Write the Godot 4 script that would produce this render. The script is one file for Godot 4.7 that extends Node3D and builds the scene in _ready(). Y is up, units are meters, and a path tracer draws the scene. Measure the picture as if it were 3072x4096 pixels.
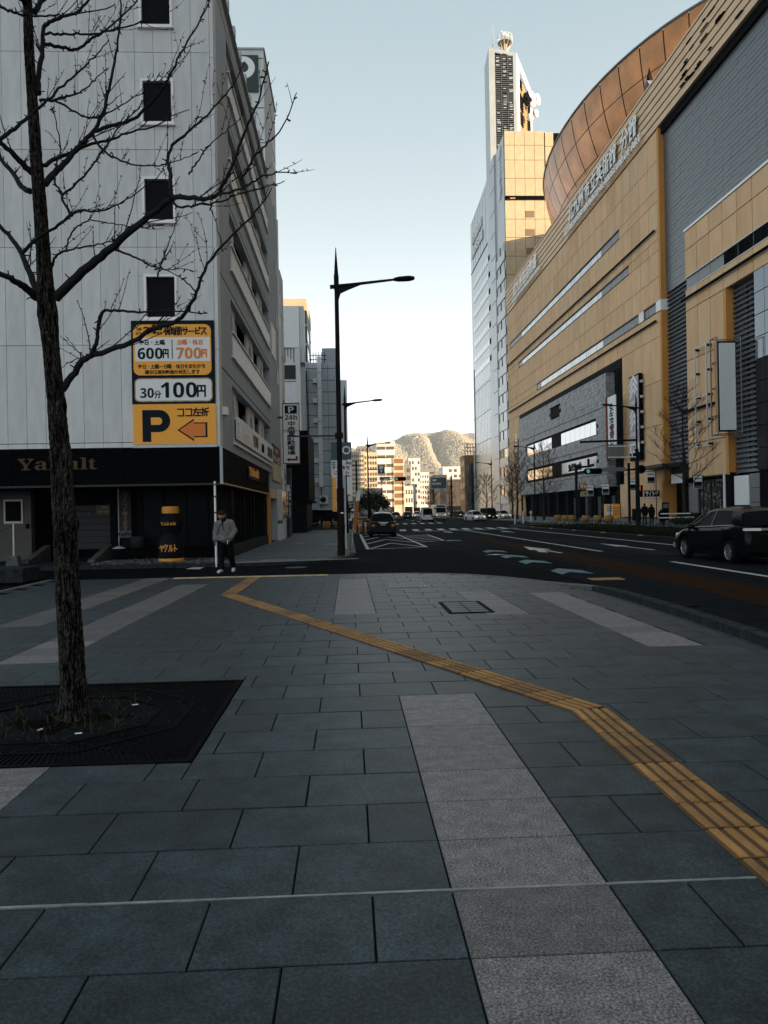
extends Node3D

class MB:
	var v := PackedVector3Array()
	var n := PackedVector3Array()
	var c := PackedColorArray()
	var ix := PackedInt32Array()
	var col := Color.WHITE
	func quad(a: Vector3, b: Vector3, c_: Vector3, d: Vector3) -> void:
		var nn := (c_ - a).cross(b - a)
		if nn.length_squared() < 1e-14:
			nn = (d - a).cross(c_ - a)
		nn = nn.normalized()
		var k := v.size()
		v.append(a); v.append(b); v.append(c_); v.append(d)
		for i in 4:
			n.append(nn); c.append(col)
		ix.append(k); ix.append(k + 1); ix.append(k + 2); ix.append(k); ix.append(k + 2); ix.append(k + 3)
	func tri(a: Vector3, b: Vector3, c_: Vector3) -> void:
		var nn := (c_ - a).cross(b - a).normalized()
		var k := v.size()
		v.append(a); v.append(b); v.append(c_)
		for i in 3:
			n.append(nn); c.append(col); ix.append(k + i)
	func box(ct: Vector3, s: Vector3, B := Basis()) -> void:
		var X := B.x * s.x * 0.5
		var Y := B.y * s.y * 0.5
		var Z := B.z * s.z * 0.5
		quad(ct - X + Y + Z, ct + X + Y + Z, ct + X - Y + Z, ct - X - Y + Z)
		quad(ct + X + Y - Z, ct - X + Y - Z, ct - X - Y - Z, ct + X - Y - Z)
		quad(ct + X + Y + Z, ct + X + Y - Z, ct + X - Y - Z, ct + X - Y + Z)
		quad(ct - X + Y - Z, ct - X + Y + Z, ct - X - Y + Z, ct - X - Y - Z)
		quad(ct - X + Y - Z, ct + X + Y - Z, ct + X + Y + Z, ct - X + Y + Z)
		quad(ct - X - Y + Z, ct + X - Y + Z, ct + X - Y - Z, ct - X - Y - Z)
	func ext(x0: float, x1: float, y0: float, y1: float, z0: float, z1: float) -> void:
		box(Vector3((x0 + x1) / 2, (y0 + y1) / 2, (z0 + z1) / 2), Vector3(absf(x1 - x0), absf(y1 - y0), absf(z1 - z0)))
	# a slab with chamfered top edges
	func slab(x0: float, x1: float, z0: float, z1: float, y0: float, y1: float, ch: float) -> void:
		var a := Vector3(x0 + ch, y1, z0 + ch); var b := Vector3(x1 - ch, y1, z0 + ch); var d := Vector3(x0 + ch, y1, z1 - ch); var e := Vector3(x1 - ch, y1, z1 - ch)
		var a1 := Vector3(x0, y1 - ch, z0); var b1 := Vector3(x1, y1 - ch, z0); var d1 := Vector3(x0, y1 - ch, z1); var e1 := Vector3(x1, y1 - ch, z1)
		quad(a, b, e, d); quad(b, a, a1, b1); quad(d, e, e1, d1); quad(e, b, b1, e1); quad(a, d, d1, a1)
		var o := Vector3(0, y0 - (y1 - ch), 0)
		quad(b1, a1, a1 + o, b1 + o); quad(d1, e1, e1 + o, d1 + o); quad(e1, b1, b1 + o, e1 + o); quad(a1, d1, d1 + o, a1 + o)
	func grid(rows: Array, closed := false) -> void:
		var R := rows.size()
		var C: int = rows[0].size()
		var k := v.size()
		for i in R:
			for j in C:
				var p: Vector3 = rows[i][j]
				var du: Vector3 = rows[mini(i + 1, R - 1)][j] - rows[maxi(i - 1, 0)][j]
				var j1 := (j + 1) % C if closed else mini(j + 1, C - 1)
				var j0 := (j + C - 1) % C if closed else maxi(j - 1, 0)
				var dv: Vector3 = rows[i][j1] - rows[i][j0]
				var nn := dv.cross(du)
				v.append(p); n.append(nn.normalized() if nn.length_squared() > 1e-16 else Vector3.UP); c.append(col)
		for i in R - 1:
			for j in (C if closed else C - 1):
				var a := k + i * C + j
				var b := k + i * C + (j + 1) % C
				ix.append(a); ix.append(a + C); ix.append(b); ix.append(b); ix.append(a + C); ix.append(b + C)
	func tube(pts: PackedVector3Array, r0: float, r1: float, sides := 6, cap := true) -> void:
		var m := pts.size()
		var rows := []
		var t := (pts[1] - pts[0]).normalized()
		var u := t.cross(Vector3.UP if absf(t.y) < 0.9 else Vector3.RIGHT).normalized()
		for i in m:
			var tt := (pts[mini(i + 1, m - 1)] - pts[maxi(i - 1, 0)]).normalized()
			u = (u - tt * u.dot(tt)).normalized()
			var w := tt.cross(u)
			var r := lerpf(r0, r1, float(i) / (m - 1))
			var ring := PackedVector3Array()
			for s in sides:
				var a := TAU * s / sides
				ring.append(pts[i] + (u * cos(a) + w * sin(a)) * r)
			rows.append(ring)
		grid(rows, true)
		if cap:
			for e in [0, m - 1]:
				for s in range(1, sides - 1):
					tri(rows[e][0], rows[e][s], rows[e][s + 1])
	func seg(a: Vector3, b: Vector3, r: float, sides := 6) -> void:
		tube(PackedVector3Array([a, b]), r, r, sides)
	func bar(a: Vector3, b: Vector3, w: float, h: float) -> void:
		var t := (b - a)
		var L := t.length()
		t /= L
		var u := t.cross(Vector3.UP if absf(t.y) < 0.95 else Vector3.RIGHT).normalized()
		box((a + b) / 2, Vector3(w, h, L), Basis(u, u.cross(t).normalized() * -1.0, t))
	func lathe(prof: Array, seg_n := 20, o := Vector3.ZERO) -> void:
		var rows := []
		for p in prof:
			var ring := PackedVector3Array()
			for s in seg_n:
				var a := TAU * s / seg_n
				ring.append(o + Vector3(cos(a) * p[0], p[1], -sin(a) * p[0]))
			rows.append(ring)
		grid(rows, true)
	func prism(poly: PackedVector2Array, z0: float, z1: float, T := Transform3D()) -> void:
		var t := Geometry2D.triangulate_polygon(poly)
		for i in range(0, t.size(), 3):
			var a := poly[t[i]]; var b := poly[t[i + 1]]; var d := poly[t[i + 2]]
			if (b - a).cross(d - a) > 0:
				var q := b; b = d; d = q
			tri(T * Vector3(a.x, a.y, z1), T * Vector3(b.x, b.y, z1), T * Vector3(d.x, d.y, z1))
			tri(T * Vector3(a.x, a.y, z0), T * Vector3(d.x, d.y, z0), T * Vector3(b.x, b.y, z0))
		var cw := Geometry2D.is_polygon_clockwise(poly)
		for i in poly.size():
			var a := poly[i]; var b := poly[(i + 1) % poly.size()]
			if cw:
				var q := a; a = b; b = q
			quad(T * Vector3(a.x, a.y, z1), T * Vector3(a.x, a.y, z0), T * Vector3(b.x, b.y, z0), T * Vector3(b.x, b.y, z1))
	func disc(ct: Vector3, nrm: Vector3, r: float, sd := 20) -> void:
		var u := nrm.cross(Vector3.UP if absf(nrm.y) < 0.9 else Vector3.RIGHT).normalized()
		var w := nrm.cross(u)
		for s in sd:
			tri(ct, ct + (u * cos(TAU * (s + 1) / sd) + w * sin(TAU * (s + 1) / sd)) * r, ct + (u * cos(TAU * s / sd) + w * sin(TAU * s / sd)) * r)
	func mesh() -> ArrayMesh:
		var a := []
		a.resize(Mesh.ARRAY_MAX)
		a[Mesh.ARRAY_VERTEX] = v; a[Mesh.ARRAY_NORMAL] = n; a[Mesh.ARRAY_COLOR] = c; a[Mesh.ARRAY_INDEX] = ix
		var m := ArrayMesh.new()
		m.add_surface_from_arrays(Mesh.PRIMITIVE_TRIANGLES, a)
		return m

var rng := RandomNumberGenerator.new()
var T := {}
var M := {}

# ---------- objects
func part(called: String, g, mat: Material, parent: Node = self, pos := Vector3.ZERO, B := Basis()) -> MeshInstance3D:
	var o := MeshInstance3D.new()
	o.name = called
	o.mesh = g.mesh() if g is MB else g
	o.material_override = mat
	o.transform = Transform3D(B, pos)
	parent.add_child(o, true)
	return o

func bx(called: String, x0: float, x1: float, y0: float, y1: float, z0: float, z1: float, mat: Material, parent: Node = self) -> MeshInstance3D:
	var m := MB.new()
	m.ext(x0, x1, y0, y1, z0, z1)
	return part(called, m, mat, parent)

func tag(o: Node, label: String, category: String, group := "") -> Node:
	o.set_meta("label", label)
	o.set_meta("category", category)
	if group != "":
		o.set_meta("group", group)
	return o

func thing(called: String, label: String, category: String, at := Vector3.ZERO, turn := 0.0, group := "") -> Node3D:
	var o := Node3D.new()
	o.name = called
	o.position = at
	o.rotation.y = turn
	add_child(o, true)
	tag(o, label, category, group)
	return o

func struct(called: String, g, mat: Material) -> MeshInstance3D:
	var o := part(called, g, mat)
	o.set_meta("kind", "structure")
	return o

func stuff(o: Node) -> Node:
	o.set_meta("kind", "stuff")
	return o

func copy(src: Node3D, label: String, at: Vector3, turn := 0.0) -> Node3D:
	var o: Node3D = src.duplicate()
	o.name = String(src.name)
	add_child(o, true)
	o.position = at
	o.rotation.y = turn
	o.set_meta("label", label)
	return o

# ---------- materials
func tex(called: String, layers: Array, lo: float, hi: float, size := 512, gamma := 1.0) -> void:
	var sum := PackedFloat32Array()
	sum.resize(size * size)
	var tot := 0.0
	for l in layers:
		var f := FastNoiseLite.new()
		f.seed = l[0]; f.frequency = l[1]; f.fractal_octaves = l[2]
		f.noise_type = FastNoiseLite.TYPE_CELLULAR if l.size() > 4 else FastNoiseLite.TYPE_SIMPLEX_SMOOTH
		var d := f.get_seamless_image(size, size).get_data()
		var w: float = l[3]
		tot += w
		for i in size * size:
			sum[i] += w * d[i]
	var out := PackedByteArray()
	out.resize(size * size)
	for i in size * size:
		var x := clampf((sum[i] / (255.0 * tot) - 0.5) * 1.5 + 0.5, 0.0, 1.0)
		out[i] = int(255.0 * lerpf(lo, hi, pow(x, gamma)))
	T[called] = ImageTexture.create_from_image(Image.create_from_data(size, size, false, Image.FORMAT_L8, out))

func mt(r: float, g: float, b: float, rough := 0.8, texture := "", scale := Vector3.ONE, metal := 0.0, bump := "", bs := 1.0) -> StandardMaterial3D:
	var m := StandardMaterial3D.new()
	m.albedo_color = Color(r, g, b).linear_to_srgb()
	m.roughness = rough
	m.metallic = metal
	m.vertex_color_use_as_albedo = true
	m.cull_mode = BaseMaterial3D.CULL_DISABLED
	if texture != "":
		m.albedo_texture = T[texture]
	if bump != "":
		m.heightmap_enabled = true
		m.heightmap_texture = T[bump]
		m.heightmap_scale = bs
	if texture != "" or bump != "":
		m.uv1_triplanar = true
		m.uv1_world_triplanar = true
		m.uv1_scale = scale
	return m

func glass(r: float, g: float, b: float, rough := 0.05) -> StandardMaterial3D:
	var m := mt(r, g, b, rough)
	m.metallic_specular = 0.9
	return m

# ---------- lettering: strokes on a ten by ten grid
var G := {
	"日": "2181892921 2585", "曜": "0121280801 0424 305053 3252 608083 6282 4436 4549 4595 4797 4999 6569", "円": "19119199 1595 5155",
	"分": "3004 6094 2474 747869 4419", "時": "0131380801 0434 4292 6064 4494 4696 858979 5768", "間": "0900404404 0242 9990505494 5292 3565693935 3767",
	"長": "252080 2272 2474 0595 353958 5599 8667", "サ": "0393 3035 707649", "ー": "0595", "ビ": "212888 2574 7182 8091", "ス": "118119 5599",
	"平": "1181 2234 7264 0595 4149", "土": "1484 4049 0999", "祝": "1021 033306 2529 5181845451 6449 74799998", "・": "4455",
	"入": "3051 5119 5199", "庫": "4151 1191 1109 2383 3484 3676 2888 5359", "か": "03535839 3009 7285", "ら": "3152 2326 265484876949", "ま": "1282 1484 50583918275789", "で": "118152476989 7485 8394",
	"場": "1117 0333 0837 4080834340 4282 3595 5538 469689 6649 7669", "合": "4004 4094 3464 2676792926", "は": "100519 3292 606849385799", "追": "1122 04242709 2899 4147 41818343 45858747",
	"加": "02424839 202409 6292986862", "料": "2029 0444 0113 4133 2408 2447 5162 5465 5796 8089", "金": "4004 4094 2373 1585 4349 0999 2638 7668", "が": "03535839 3009 7386 7081",
	"発": "114105 6094 2474 0696 343609 646999", "生": "2004 1282 4049 1585 0999", "し": "20284998", "す": "0292 60666949 6545485865", "を": "1282 4015 15454748 8535374989",
	"た": "0252 3009 5383 55495999", "る": "118115 155585886939", "〜": "0514457594", "コ": "11818919", "左": "0292 4009 3595 6569 2999", "折": "0242 202819 0644 90515549 5494 7479",
	"中": "1292961612 5059", "央": "25228285 0595 505509 5599", "室": "5051 03019193 2383 432585 2787 5559 0999", "町": "0141480801 0545 2128 5191 717969",
	"駐": "0040 0242 0444 2026 00064649 0709 1718 2728 6071 5292 5595 5999 7279", "車": "0191 1383861613 1585 0898 5059", "西": "0191 1383891913 313526 616576", "本": "0292 5059 5208 5298 3777",
	"シ": "1132 0425 195893", "テ": "2171 0494 545729", "ィ": "7336 5559", "銀": "2003 2042 1333 0545 2328 0948 505978 50808454 5282 6499 9576", "行": "3003 3306 2529 4191 4494 747969",
	"福": "1021 033306 2529 4090 5282845452 4696994946 4898 7679", "岡": "0900909989 3243 6253 2474 26287876 5458", "北": "3039 0333 0837 60699997 6492", "九": "0373799997 404409", "州": "202509 5059 8089 0305 3345 6375",
	"市": "5059 0292 2824848878", "立": "5052 1292 3447 7468 0999", "美": "2031 7061 1282 2474 0696 5156 5609 5699", "術": "2003 2406 1519 3262 5059 5438 5467 7191 7494 848979",
	"館": "2003 2043 1333 1319 1939 1636 3336 7071 53519193 63838666 6369 67878969", "芸": "0191 3032 6062 1484 0696 461989 7699", "劇": "1050 0252 0209 1353 2646 3057 2848 7177 919989",
	"朝": "0242 2023 0343470703 0545 0848 2729 606859 60909989 6393 6696", "新": "2021 0242 1223 3233 0444 0646 2429 2608 2648 90515549 5494 7479", "聞": "0900404404 0242 9990505494 5292 2575 3539 6569 3767 2978",
	"食": "4004 4094 2373762623 2629 2959 4699", "活": "1021 0314 0928 8041 3393 6165 4676794946", "ロ": "1282891912", "ピ": "212888 2574 8091", "ア": "019164 535629", "♥": "1231537191 94591412 3357 5573 5357 2444 6484 4656",
	"ヤ": "049275 3159", "ク": "3004 318129", "ル": "313509 616996", "ト": "3039 3486", "タ": "3004 318129 3367", "の": "523818062261948769", "り": "2126 717649", "ば": "100519 3292 606849385799 8091",
	"こ": "2282 161899", "ち": "0292 4015 1565878939", "区": "9101 0109 0999 3277 7328", "内": "19128288 4045 4526 4576", "限": "0109 01312435 505978 50808454 5282 6499 9576", "消": "1021 0314 0928 6063 4152 8172 4494 4449 9499 4696 4898",
	"火": "1234 8264 5054 5409 5499", "栓": "0343 2029 2306 2346 7043 7093 5484 5787 7479 4999", "使": "2004 1319 3191 4383864643 606649 4699", "え": "4051 138329 565999", "営": "1122 4142 8172 05039395 3474763634 278789 2729 2989",
	"業": "4043 6063 1243 0393 2474 1585 0797 5359 5708 5798", "一": "0595", "丁": "0191 515949", "目": "2181892921 2484 2686", "ペ": "053598 7081", "イ": "7046 4549"}

func glyphs(m: MB, s: String, x: float, y: float, w: float, h: float, th: float, down := false, gap := 1.12) -> void:
	# flat strokes in the xy plane facing +z; x, y is the top left of the first sign
	var k := 0
	for ch in s:
		if G.has(ch):
			for st in G[ch].split(" "):
				for i in range(0, st.length() - 3, 2):
					var a := Vector2(x + st[i].to_int() / 9.0 * w, y - st[i + 1].to_int() / 9.0 * h)
					var b := Vector2(x + st[i + 2].to_int() / 9.0 * w, y - st[i + 3].to_int() / 9.0 * h)
					var d := (b - a).normalized() * th * 0.5
					var q := Vector2(-d.y, d.x)
					var z := 0.0003 * (k % 12)
					k += 1
					a -= d; b += d
					m.quad(Vector3(a.x + q.x, a.y + q.y, z), Vector3(b.x + q.x, b.y + q.y, z), Vector3(b.x - q.x, b.y - q.y, z), Vector3(a.x - q.x, a.y - q.y, z))
		if down:
			y -= h * gap
		else:
			x += w * gap

var fonts := {}
func latin(called: String, s: String, h: float, mat: Material, parent: Node, at: Vector3, B := Basis(), wide := 1.0, face := "Droid Sans", depth := 0.012) -> MeshInstance3D:
	if not fonts.has(face):
		var f := SystemFont.new()
		f.font_names = PackedStringArray([face]); f.font_weight = 700
		fonts[face] = f
	var t := TextMesh.new()
	t.font = fonts[face]; t.font_size = 48; t.pixel_size = h / 35.0; t.depth = depth; t.text = s; t.curve_step = 1.5
	t.horizontal_alignment = HORIZONTAL_ALIGNMENT_CENTER
	var o := MeshInstance3D.new()
	o.name = called; o.mesh = t; o.material_override = mat
	o.transform = Transform3D(B.scaled_local(Vector3(wide, 1, 1)), at + B.y.normalized() * h * 0.46)
	parent.add_child(o, true)
	return o

const EAST := Basis(Vector3(0, 0, -1), Vector3(0, 1, 0), Vector3(1, 0, 0))    # print that faces +x
const WEST := Basis(Vector3(0, 0, 1), Vector3(0, 1, 0), Vector3(-1, 0, 0))    # print that faces -x
const DOWNWEST := Basis(Vector3(0, -1, 0), Vector3(0, 0, 1), Vector3(-1, 0, 0))  # faces -x, runs downwards

func smooth_path(p: PackedVector3Array, sub := 4) -> PackedVector3Array:
	var o := PackedVector3Array()
	for i in p.size() - 1:
		var a := p[maxi(i - 1, 0)]
		var d := p[mini(i + 2, p.size() - 1)]
		for s in sub:
			o.append(p[i].cubic_interpolate(p[i + 1], a, d, float(s) / sub))
	o.append(p[p.size() - 1])
	return o

func rounded(x0: float, x1: float, y0: float, y1: float, r: float) -> PackedVector2Array:
	var o := PackedVector2Array()
	for q in [[x1 - r, y1 - r, 0.0], [x0 + r, y1 - r, PI / 2], [x0 + r, y0 + r, PI], [x1 - r, y0 + r, 1.5 * PI]]:
		for s in 6:
			var a: float = q[2] + PI / 2 * s / 5.0
			o.append(Vector2(q[0] + cos(a) * r, q[1] + sin(a) * r))
	return o

func _ready() -> void:
	rng.seed = 7
	view_and_light()
	materials()
	ground()
	plaza()
	road_marks()
	far_pavement()
	mountain()
	parking_house()
	left_street()
	mall()
	towers()
	far_town()
	price_sign()
	shop_things()
	left_things()
	right_things()
	traffic()
	trees()
	people()

func view_and_light() -> void:
	var cam := Camera3D.new()
	cam.name = "camera"
	cam.fov = rad_to_deg(2.0 * atan(2048.0 / 3077.0))
	cam.near = 0.05
	cam.far = 9000.0
	var yaw := atan(141.0 / 3077.0)
	var f := Vector3(sin(yaw), 0, -cos(yaw))
	var r := Vector3(cos(yaw), 0, sin(yaw))
	var ro := 0.0185
	cam.transform = Transform3D(Basis(r * cos(ro) - Vector3.UP * sin(ro), Vector3.UP * cos(ro) + r * sin(ro), -f), Vector3(0, 1.463, 0))
	add_child(cam)
	var sky := ProceduralSkyMaterial.new()
	sky.sky_top_color = Color(0.46, 0.52, 0.545)
	sky.sky_horizon_color = Color(0.97, 0.98, 0.98)
	sky.sky_curve = 0.15
	sky.sky_energy_multiplier = 1.0
	sky.ground_bottom_color = Color(0.12, 0.12, 0.12)
	sky.ground_horizon_color = Color(0.3, 0.3, 0.3)
	var s := Sky.new()
	s.sky_material = sky
	var e := Environment.new()
	e.background_mode = Environment.BG_SKY
	e.sky = s
	e.tonemap_mode = Environment.TONE_MAPPER_LINEAR
	e.tonemap_exposure = 2.4
	e.sdfgi_enabled = true
	e.ssao_enabled = true
	e.ssil_enabled = true
	e.fog_enabled = true
	e.fog_density = 0.0001
	e.fog_light_color = Color(0.9, 0.94, 0.98)
	var we := WorldEnvironment.new()
	we.name = "environment"
	we.environment = e
	add_child(we)
	var sun := DirectionalLight3D.new()
	sun.name = "sun"
	sun.light_energy = 1.6
	sun.light_color = Color(1.0, 0.87, 0.7)
	sun.light_angular_distance = 0.5
	sun.shadow_enabled = true
	var az := deg_to_rad(63.0)
	var el := deg_to_rad(14.5)
	add_child(sun)
	sun.look_at_from_position(Vector3(sin(az) * cos(el), sin(el), cos(az) * cos(el)) * 100.0, Vector3.ZERO)

func materials() -> void:
	tex("fine", [[1, 0.18, 2, 1.0], [2, 0.45, 1, 1.0]], 0.62, 1.0)
	tex("blotch", [[3, 0.006, 4, 1.0], [4, 0.09, 3, 0.5]], 0.7, 1.0)
	tex("stone", [[5, 0.35, 2, 1.0], [6, 0.009, 3, 0.7], [13, 0.13, 2, 1.2], [20, 0.035, 2, 0.4]], 0.12, 1.0)
	tex("granite", [[7, 0.3, 1, 1.0], [8, 0.16, 1, 0.8], [9, 0.02, 2, 0.35]], 0.2, 1.0, 512, 0.8)
	tex("asphalt", [[10, 0.4, 1, 1.2], [11, 0.008, 4, 0.8]], 0.5, 1.0)
	tex("streak", [[12, 0.02, 4, 1.0], [14, 0.006, 2, 0.6]], 0.92, 1.0)
	tex("bark", [[15, 0.035, 3, 1.0], [16, 0.12, 2, 0.35]], 0.12, 1.0, 512, 1.2)
	tex("leafy", [[17, 0.05, 4, 1.0], [18, 0.01, 3, 0.7]], 0.35, 1.0)
	tex("cloudy", [[19, 0.012, 5, 1.0]], 0.1, 1.0)
	for i in 6:
		var k: float = [0.8, 0.93, 1.06, 1.2, 0.87, 1.0][i]
		M["paver%d" % i] = mt(0.068 * k, 0.11 * k, 0.134 * k, 0.5, "stone", Vector3.ONE * 0.7)
	for i in 3:
		var k: float = [0.76, 1.0, 1.16][i]
		M["granite%d" % i] = mt(0.34 * k, 0.3 * k, 0.305 * k, 0.6, "granite", Vector3.ONE * 0.85)
	M.joint = mt(0.02, 0.022, 0.025, 0.95, "fine", Vector3.ONE * 2)
	M.asphalt = mt(0.017, 0.0205, 0.0255, 0.9, "asphalt", Vector3.ONE * 0.5)
	M.asphalt.metallic_specular = 0.25
	M.asphalt2 = mt(0.0095, 0.0115, 0.0145, 0.92, "asphalt", Vector3.ONE * 0.6)
	M.asphalt2.metallic_specular = 0.25
	M.asphalt3 = mt(0.0215, 0.025, 0.03, 0.9, "asphalt", Vector3.ONE * 0.4)
	M.asphalt3.metallic_specular = 0.25
	M.red_lane = mt(0.04, 0.0165, 0.0075, 0.95, "asphalt", Vector3.ONE * 0.5)
	M.red_lane.metallic_specular = 0.12
	M.paint = mt(0.62, 0.62, 0.6, 0.7, "blotch", Vector3.ONE * 0.8)
	M.chevron = mt(0.09, 0.19, 0.22, 0.7, "blotch", Vector3.ONE * 0.8)
	M.kerb = mt(0.085, 0.1, 0.112, 0.8, "stone", Vector3.ONE)
	M.kerb_pale = mt(0.27, 0.29, 0.305, 0.8, "stone", Vector3.ONE)
	M.tactile = mt(0.42, 0.2, 0.05, 0.75, "blotch", Vector3.ONE * 0.9)
	M.tactile_pale = mt(0.62, 0.46, 0.24, 0.75, "blotch", Vector3.ONE * 0.9)
	M.strip = mt(0.3, 0.32, 0.32, 0.5, "blotch", Vector3.ONE * 2)
	M.iron = mt(0.007, 0.007, 0.0085, 0.7, "fine", Vector3.ONE * 2)
	M.iron2 = mt(0.06, 0.065, 0.07, 0.5, "fine", Vector3.ONE * 2, 0.4)
	M.soil = mt(0.018, 0.016, 0.013, 0.95, "granite", Vector3.ONE * 2)
	M.grass = mt(0.055, 0.058, 0.038, 0.8)
	M.earth = mt(0.05, 0.05, 0.05, 0.95, "asphalt", Vector3.ONE * 0.1)
	M.blocks = mt(0.27, 0.31, 0.335, 0.7, "stone", Vector3.ONE)
	M.block_dark = mt(0.1, 0.11, 0.115, 0.7, "stone", Vector3.ONE)
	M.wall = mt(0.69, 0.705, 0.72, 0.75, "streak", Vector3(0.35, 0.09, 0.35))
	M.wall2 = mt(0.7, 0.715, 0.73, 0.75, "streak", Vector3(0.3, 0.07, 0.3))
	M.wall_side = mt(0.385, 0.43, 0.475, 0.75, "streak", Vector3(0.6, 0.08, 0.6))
	M.white = mt(0.84, 0.85, 0.85, 0.5)
	M.sign_white = mt(0.76, 0.78, 0.79, 0.5)
	M.pale_metal = mt(0.55, 0.57, 0.58, 0.4, "streak", Vector3(0.8, 0.2, 0.8))
	M.black = mt(0.004, 0.004, 0.005, 0.6)
	M.dark = mt(0.007, 0.008, 0.0105, 0.6)
	M.fascia = mt(0.006, 0.007, 0.01, 0.5, "", Vector3.ONE, 0.0)
	for q in [M.black, M.dark, M.fascia]:
		q.metallic_specular = 0.08
	M.navy = mt(0.008, 0.016, 0.024, 0.5)
	M.orange = mt(0.93, 0.4, 0.035, 0.55)
	M.deep_orange = mt(0.72, 0.19, 0.015, 0.55)
	M.red_dark = mt(0.16, 0.045, 0.02, 0.6)
	M.dark_glass = glass(0.008, 0.009, 0.011)
	M.window_glass = mt(0.006, 0.008, 0.01, 0.08)
	M.window_glass.metallic_specular = 0.3
	M.mirror_dark = mt(0.10, 0.105, 0.11, 0.05, "", Vector3.ONE, 0.85)
	M.strip_glass = mt(0.45, 0.48, 0.5, 0.12, "", Vector3.ONE, 0.6)
	M.blue_glass = mt(0.16, 0.19, 0.22, 0.08, "", Vector3.ONE, 0.7)
	M.shop_glass = mt(0.14, 0.15, 0.16, 0.08, "", Vector3.ONE, 0.6)
	M.mirror = mt(0.5, 0.52, 0.54, 0.06, "", Vector3.ONE, 0.9)
	M.panel_a = mt(0.76, 0.5, 0.29, 0.7, "streak", Vector3(0.05, 0.02, 0.05))
	M.panel_b = mt(0.7, 0.455, 0.26, 0.7, "streak", Vector3(0.06, 0.02, 0.06))
	M.panel_c = mt(0.72, 0.495, 0.3, 0.7, "streak", Vector3(0.04, 0.02, 0.04))
	M.panel_side = mt(0.62, 0.27, 0.055, 0.7, "streak", Vector3(0.06, 0.02, 0.06))
	M.panel_gap = mt(0.2, 0.125, 0.055, 0.8)
	M.rib = mt(0.78, 0.55, 0.34, 0.6, "streak", Vector3(0.04, 0.05, 0.04))
	M.slat = mt(0.125, 0.138, 0.15, 0.38, "", Vector3.ONE, 0.3)
	M.copper = mt(0.6, 0.265, 0.095, 0.3, "blotch", Vector3.ONE * 0.06, 0.45)
	M.cream = mt(0.62, 0.5, 0.33, 0.6, "streak", Vector3.ONE * 0.05)
	M.tower = mt(0.42, 0.46, 0.49, 0.22, "streak", Vector3(0.03, 0.02, 0.03), 0.35)
	M.tower2 = mt(0.5, 0.54, 0.57, 0.35, "streak", Vector3(0.03, 0.02, 0.03), 0.2)
	M.clad0 = mt(0.36, 0.38, 0.395, 0.55, "blotch", Vector3.ONE * 0.3)
	M.pole = mt(0.008, 0.01, 0.012, 0.5)
	M.dark_pane = mt(0.007, 0.008, 0.01, 0.3)
	M.dark_pane.metallic_specular = 0.2
	M.dim_orange = mt(0.55, 0.22, 0.02, 0.5)
	M.pole_brown = mt(0.014, 0.011, 0.01, 0.6)
	M.bark = mt(0.27, 0.255, 0.245, 0.9, "bark", Vector3(6.0, 1.3, 6.0), 0.0, "bark", 2.2)
	M.branch = mt(0.036, 0.036, 0.038, 0.85, "fine", Vector3.ONE * 4)
	M.far_bark = mt(0.03, 0.028, 0.026, 0.9)
	M.leaf = mt(0.03, 0.042, 0.02, 0.7)
	M.hedge = mt(0.022, 0.03, 0.018, 0.8)
	M.car_black = mt(0.004, 0.005, 0.006, 0.14)
	M.car_black.metallic_specular = 0.22
	M.car_white = mt(0.6, 0.61, 0.62, 0.25)
	M.car_silver = mt(0.4, 0.41, 0.42, 0.25, "", Vector3.ONE, 0.4)
	M.car_glass = mt(0.006, 0.007, 0.008, 0.05)
	M.car_glass.metallic_specular = 0.08
	M.tyre = mt(0.008, 0.008, 0.008, 0.9)
	M.rim = mt(0.5, 0.51, 0.52, 0.25, "", Vector3.ONE, 0.8)
	M.tail = mt(0.25, 0.03, 0.02, 0.2)
	M.tail_clear = mt(0.6, 0.6, 0.6, 0.15, "", Vector3.ONE, 0.5)
	M.amber = mt(0.5, 0.2, 0.03, 0.4)
	M.head_glow = mt(0.9, 0.85, 0.7, 0.2)
	M.head_glow.emission_enabled = true
	M.head_glow.emission = Color(1.0, 0.88, 0.68)
	M.head_glow.emission_energy_multiplier = 0.5
	M.green_glow = mt(0.3, 0.6, 0.55, 0.3)
	M.green_glow.emission_enabled = true
	M.green_glow.emission = Color(0.35, 0.8, 0.72)
	M.green_glow.emission_energy_multiplier = 0.16
	M.amber_glow = mt(0.7, 0.3, 0.05, 0.3)
	M.amber_glow.emission_enabled = true
	M.amber_glow.emission = Color(1.0, 0.45, 0.1)
	M.amber_glow.emission_energy_multiplier = 0.25
	M.pot = mt(0.42, 0.2, 0.035, 0.6, "blotch", Vector3.ONE)
	M.flower = mt(0.35, 0.35, 0.32, 0.7)
	M.hill = mt(0.38, 0.37, 0.35, 0.95, "leafy", Vector3.ONE * 0.006)
	M.jacket = mt(0.22, 0.225, 0.235, 0.85, "fine", Vector3.ONE * 3)
	M.trousers = mt(0.008, 0.008, 0.01, 0.9)
	M.skin = mt(0.22, 0.13, 0.085, 0.6)
	M.hair = mt(0.02, 0.018, 0.016, 0.7)
	M.shoe = mt(0.6, 0.6, 0.6, 0.6)
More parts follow.
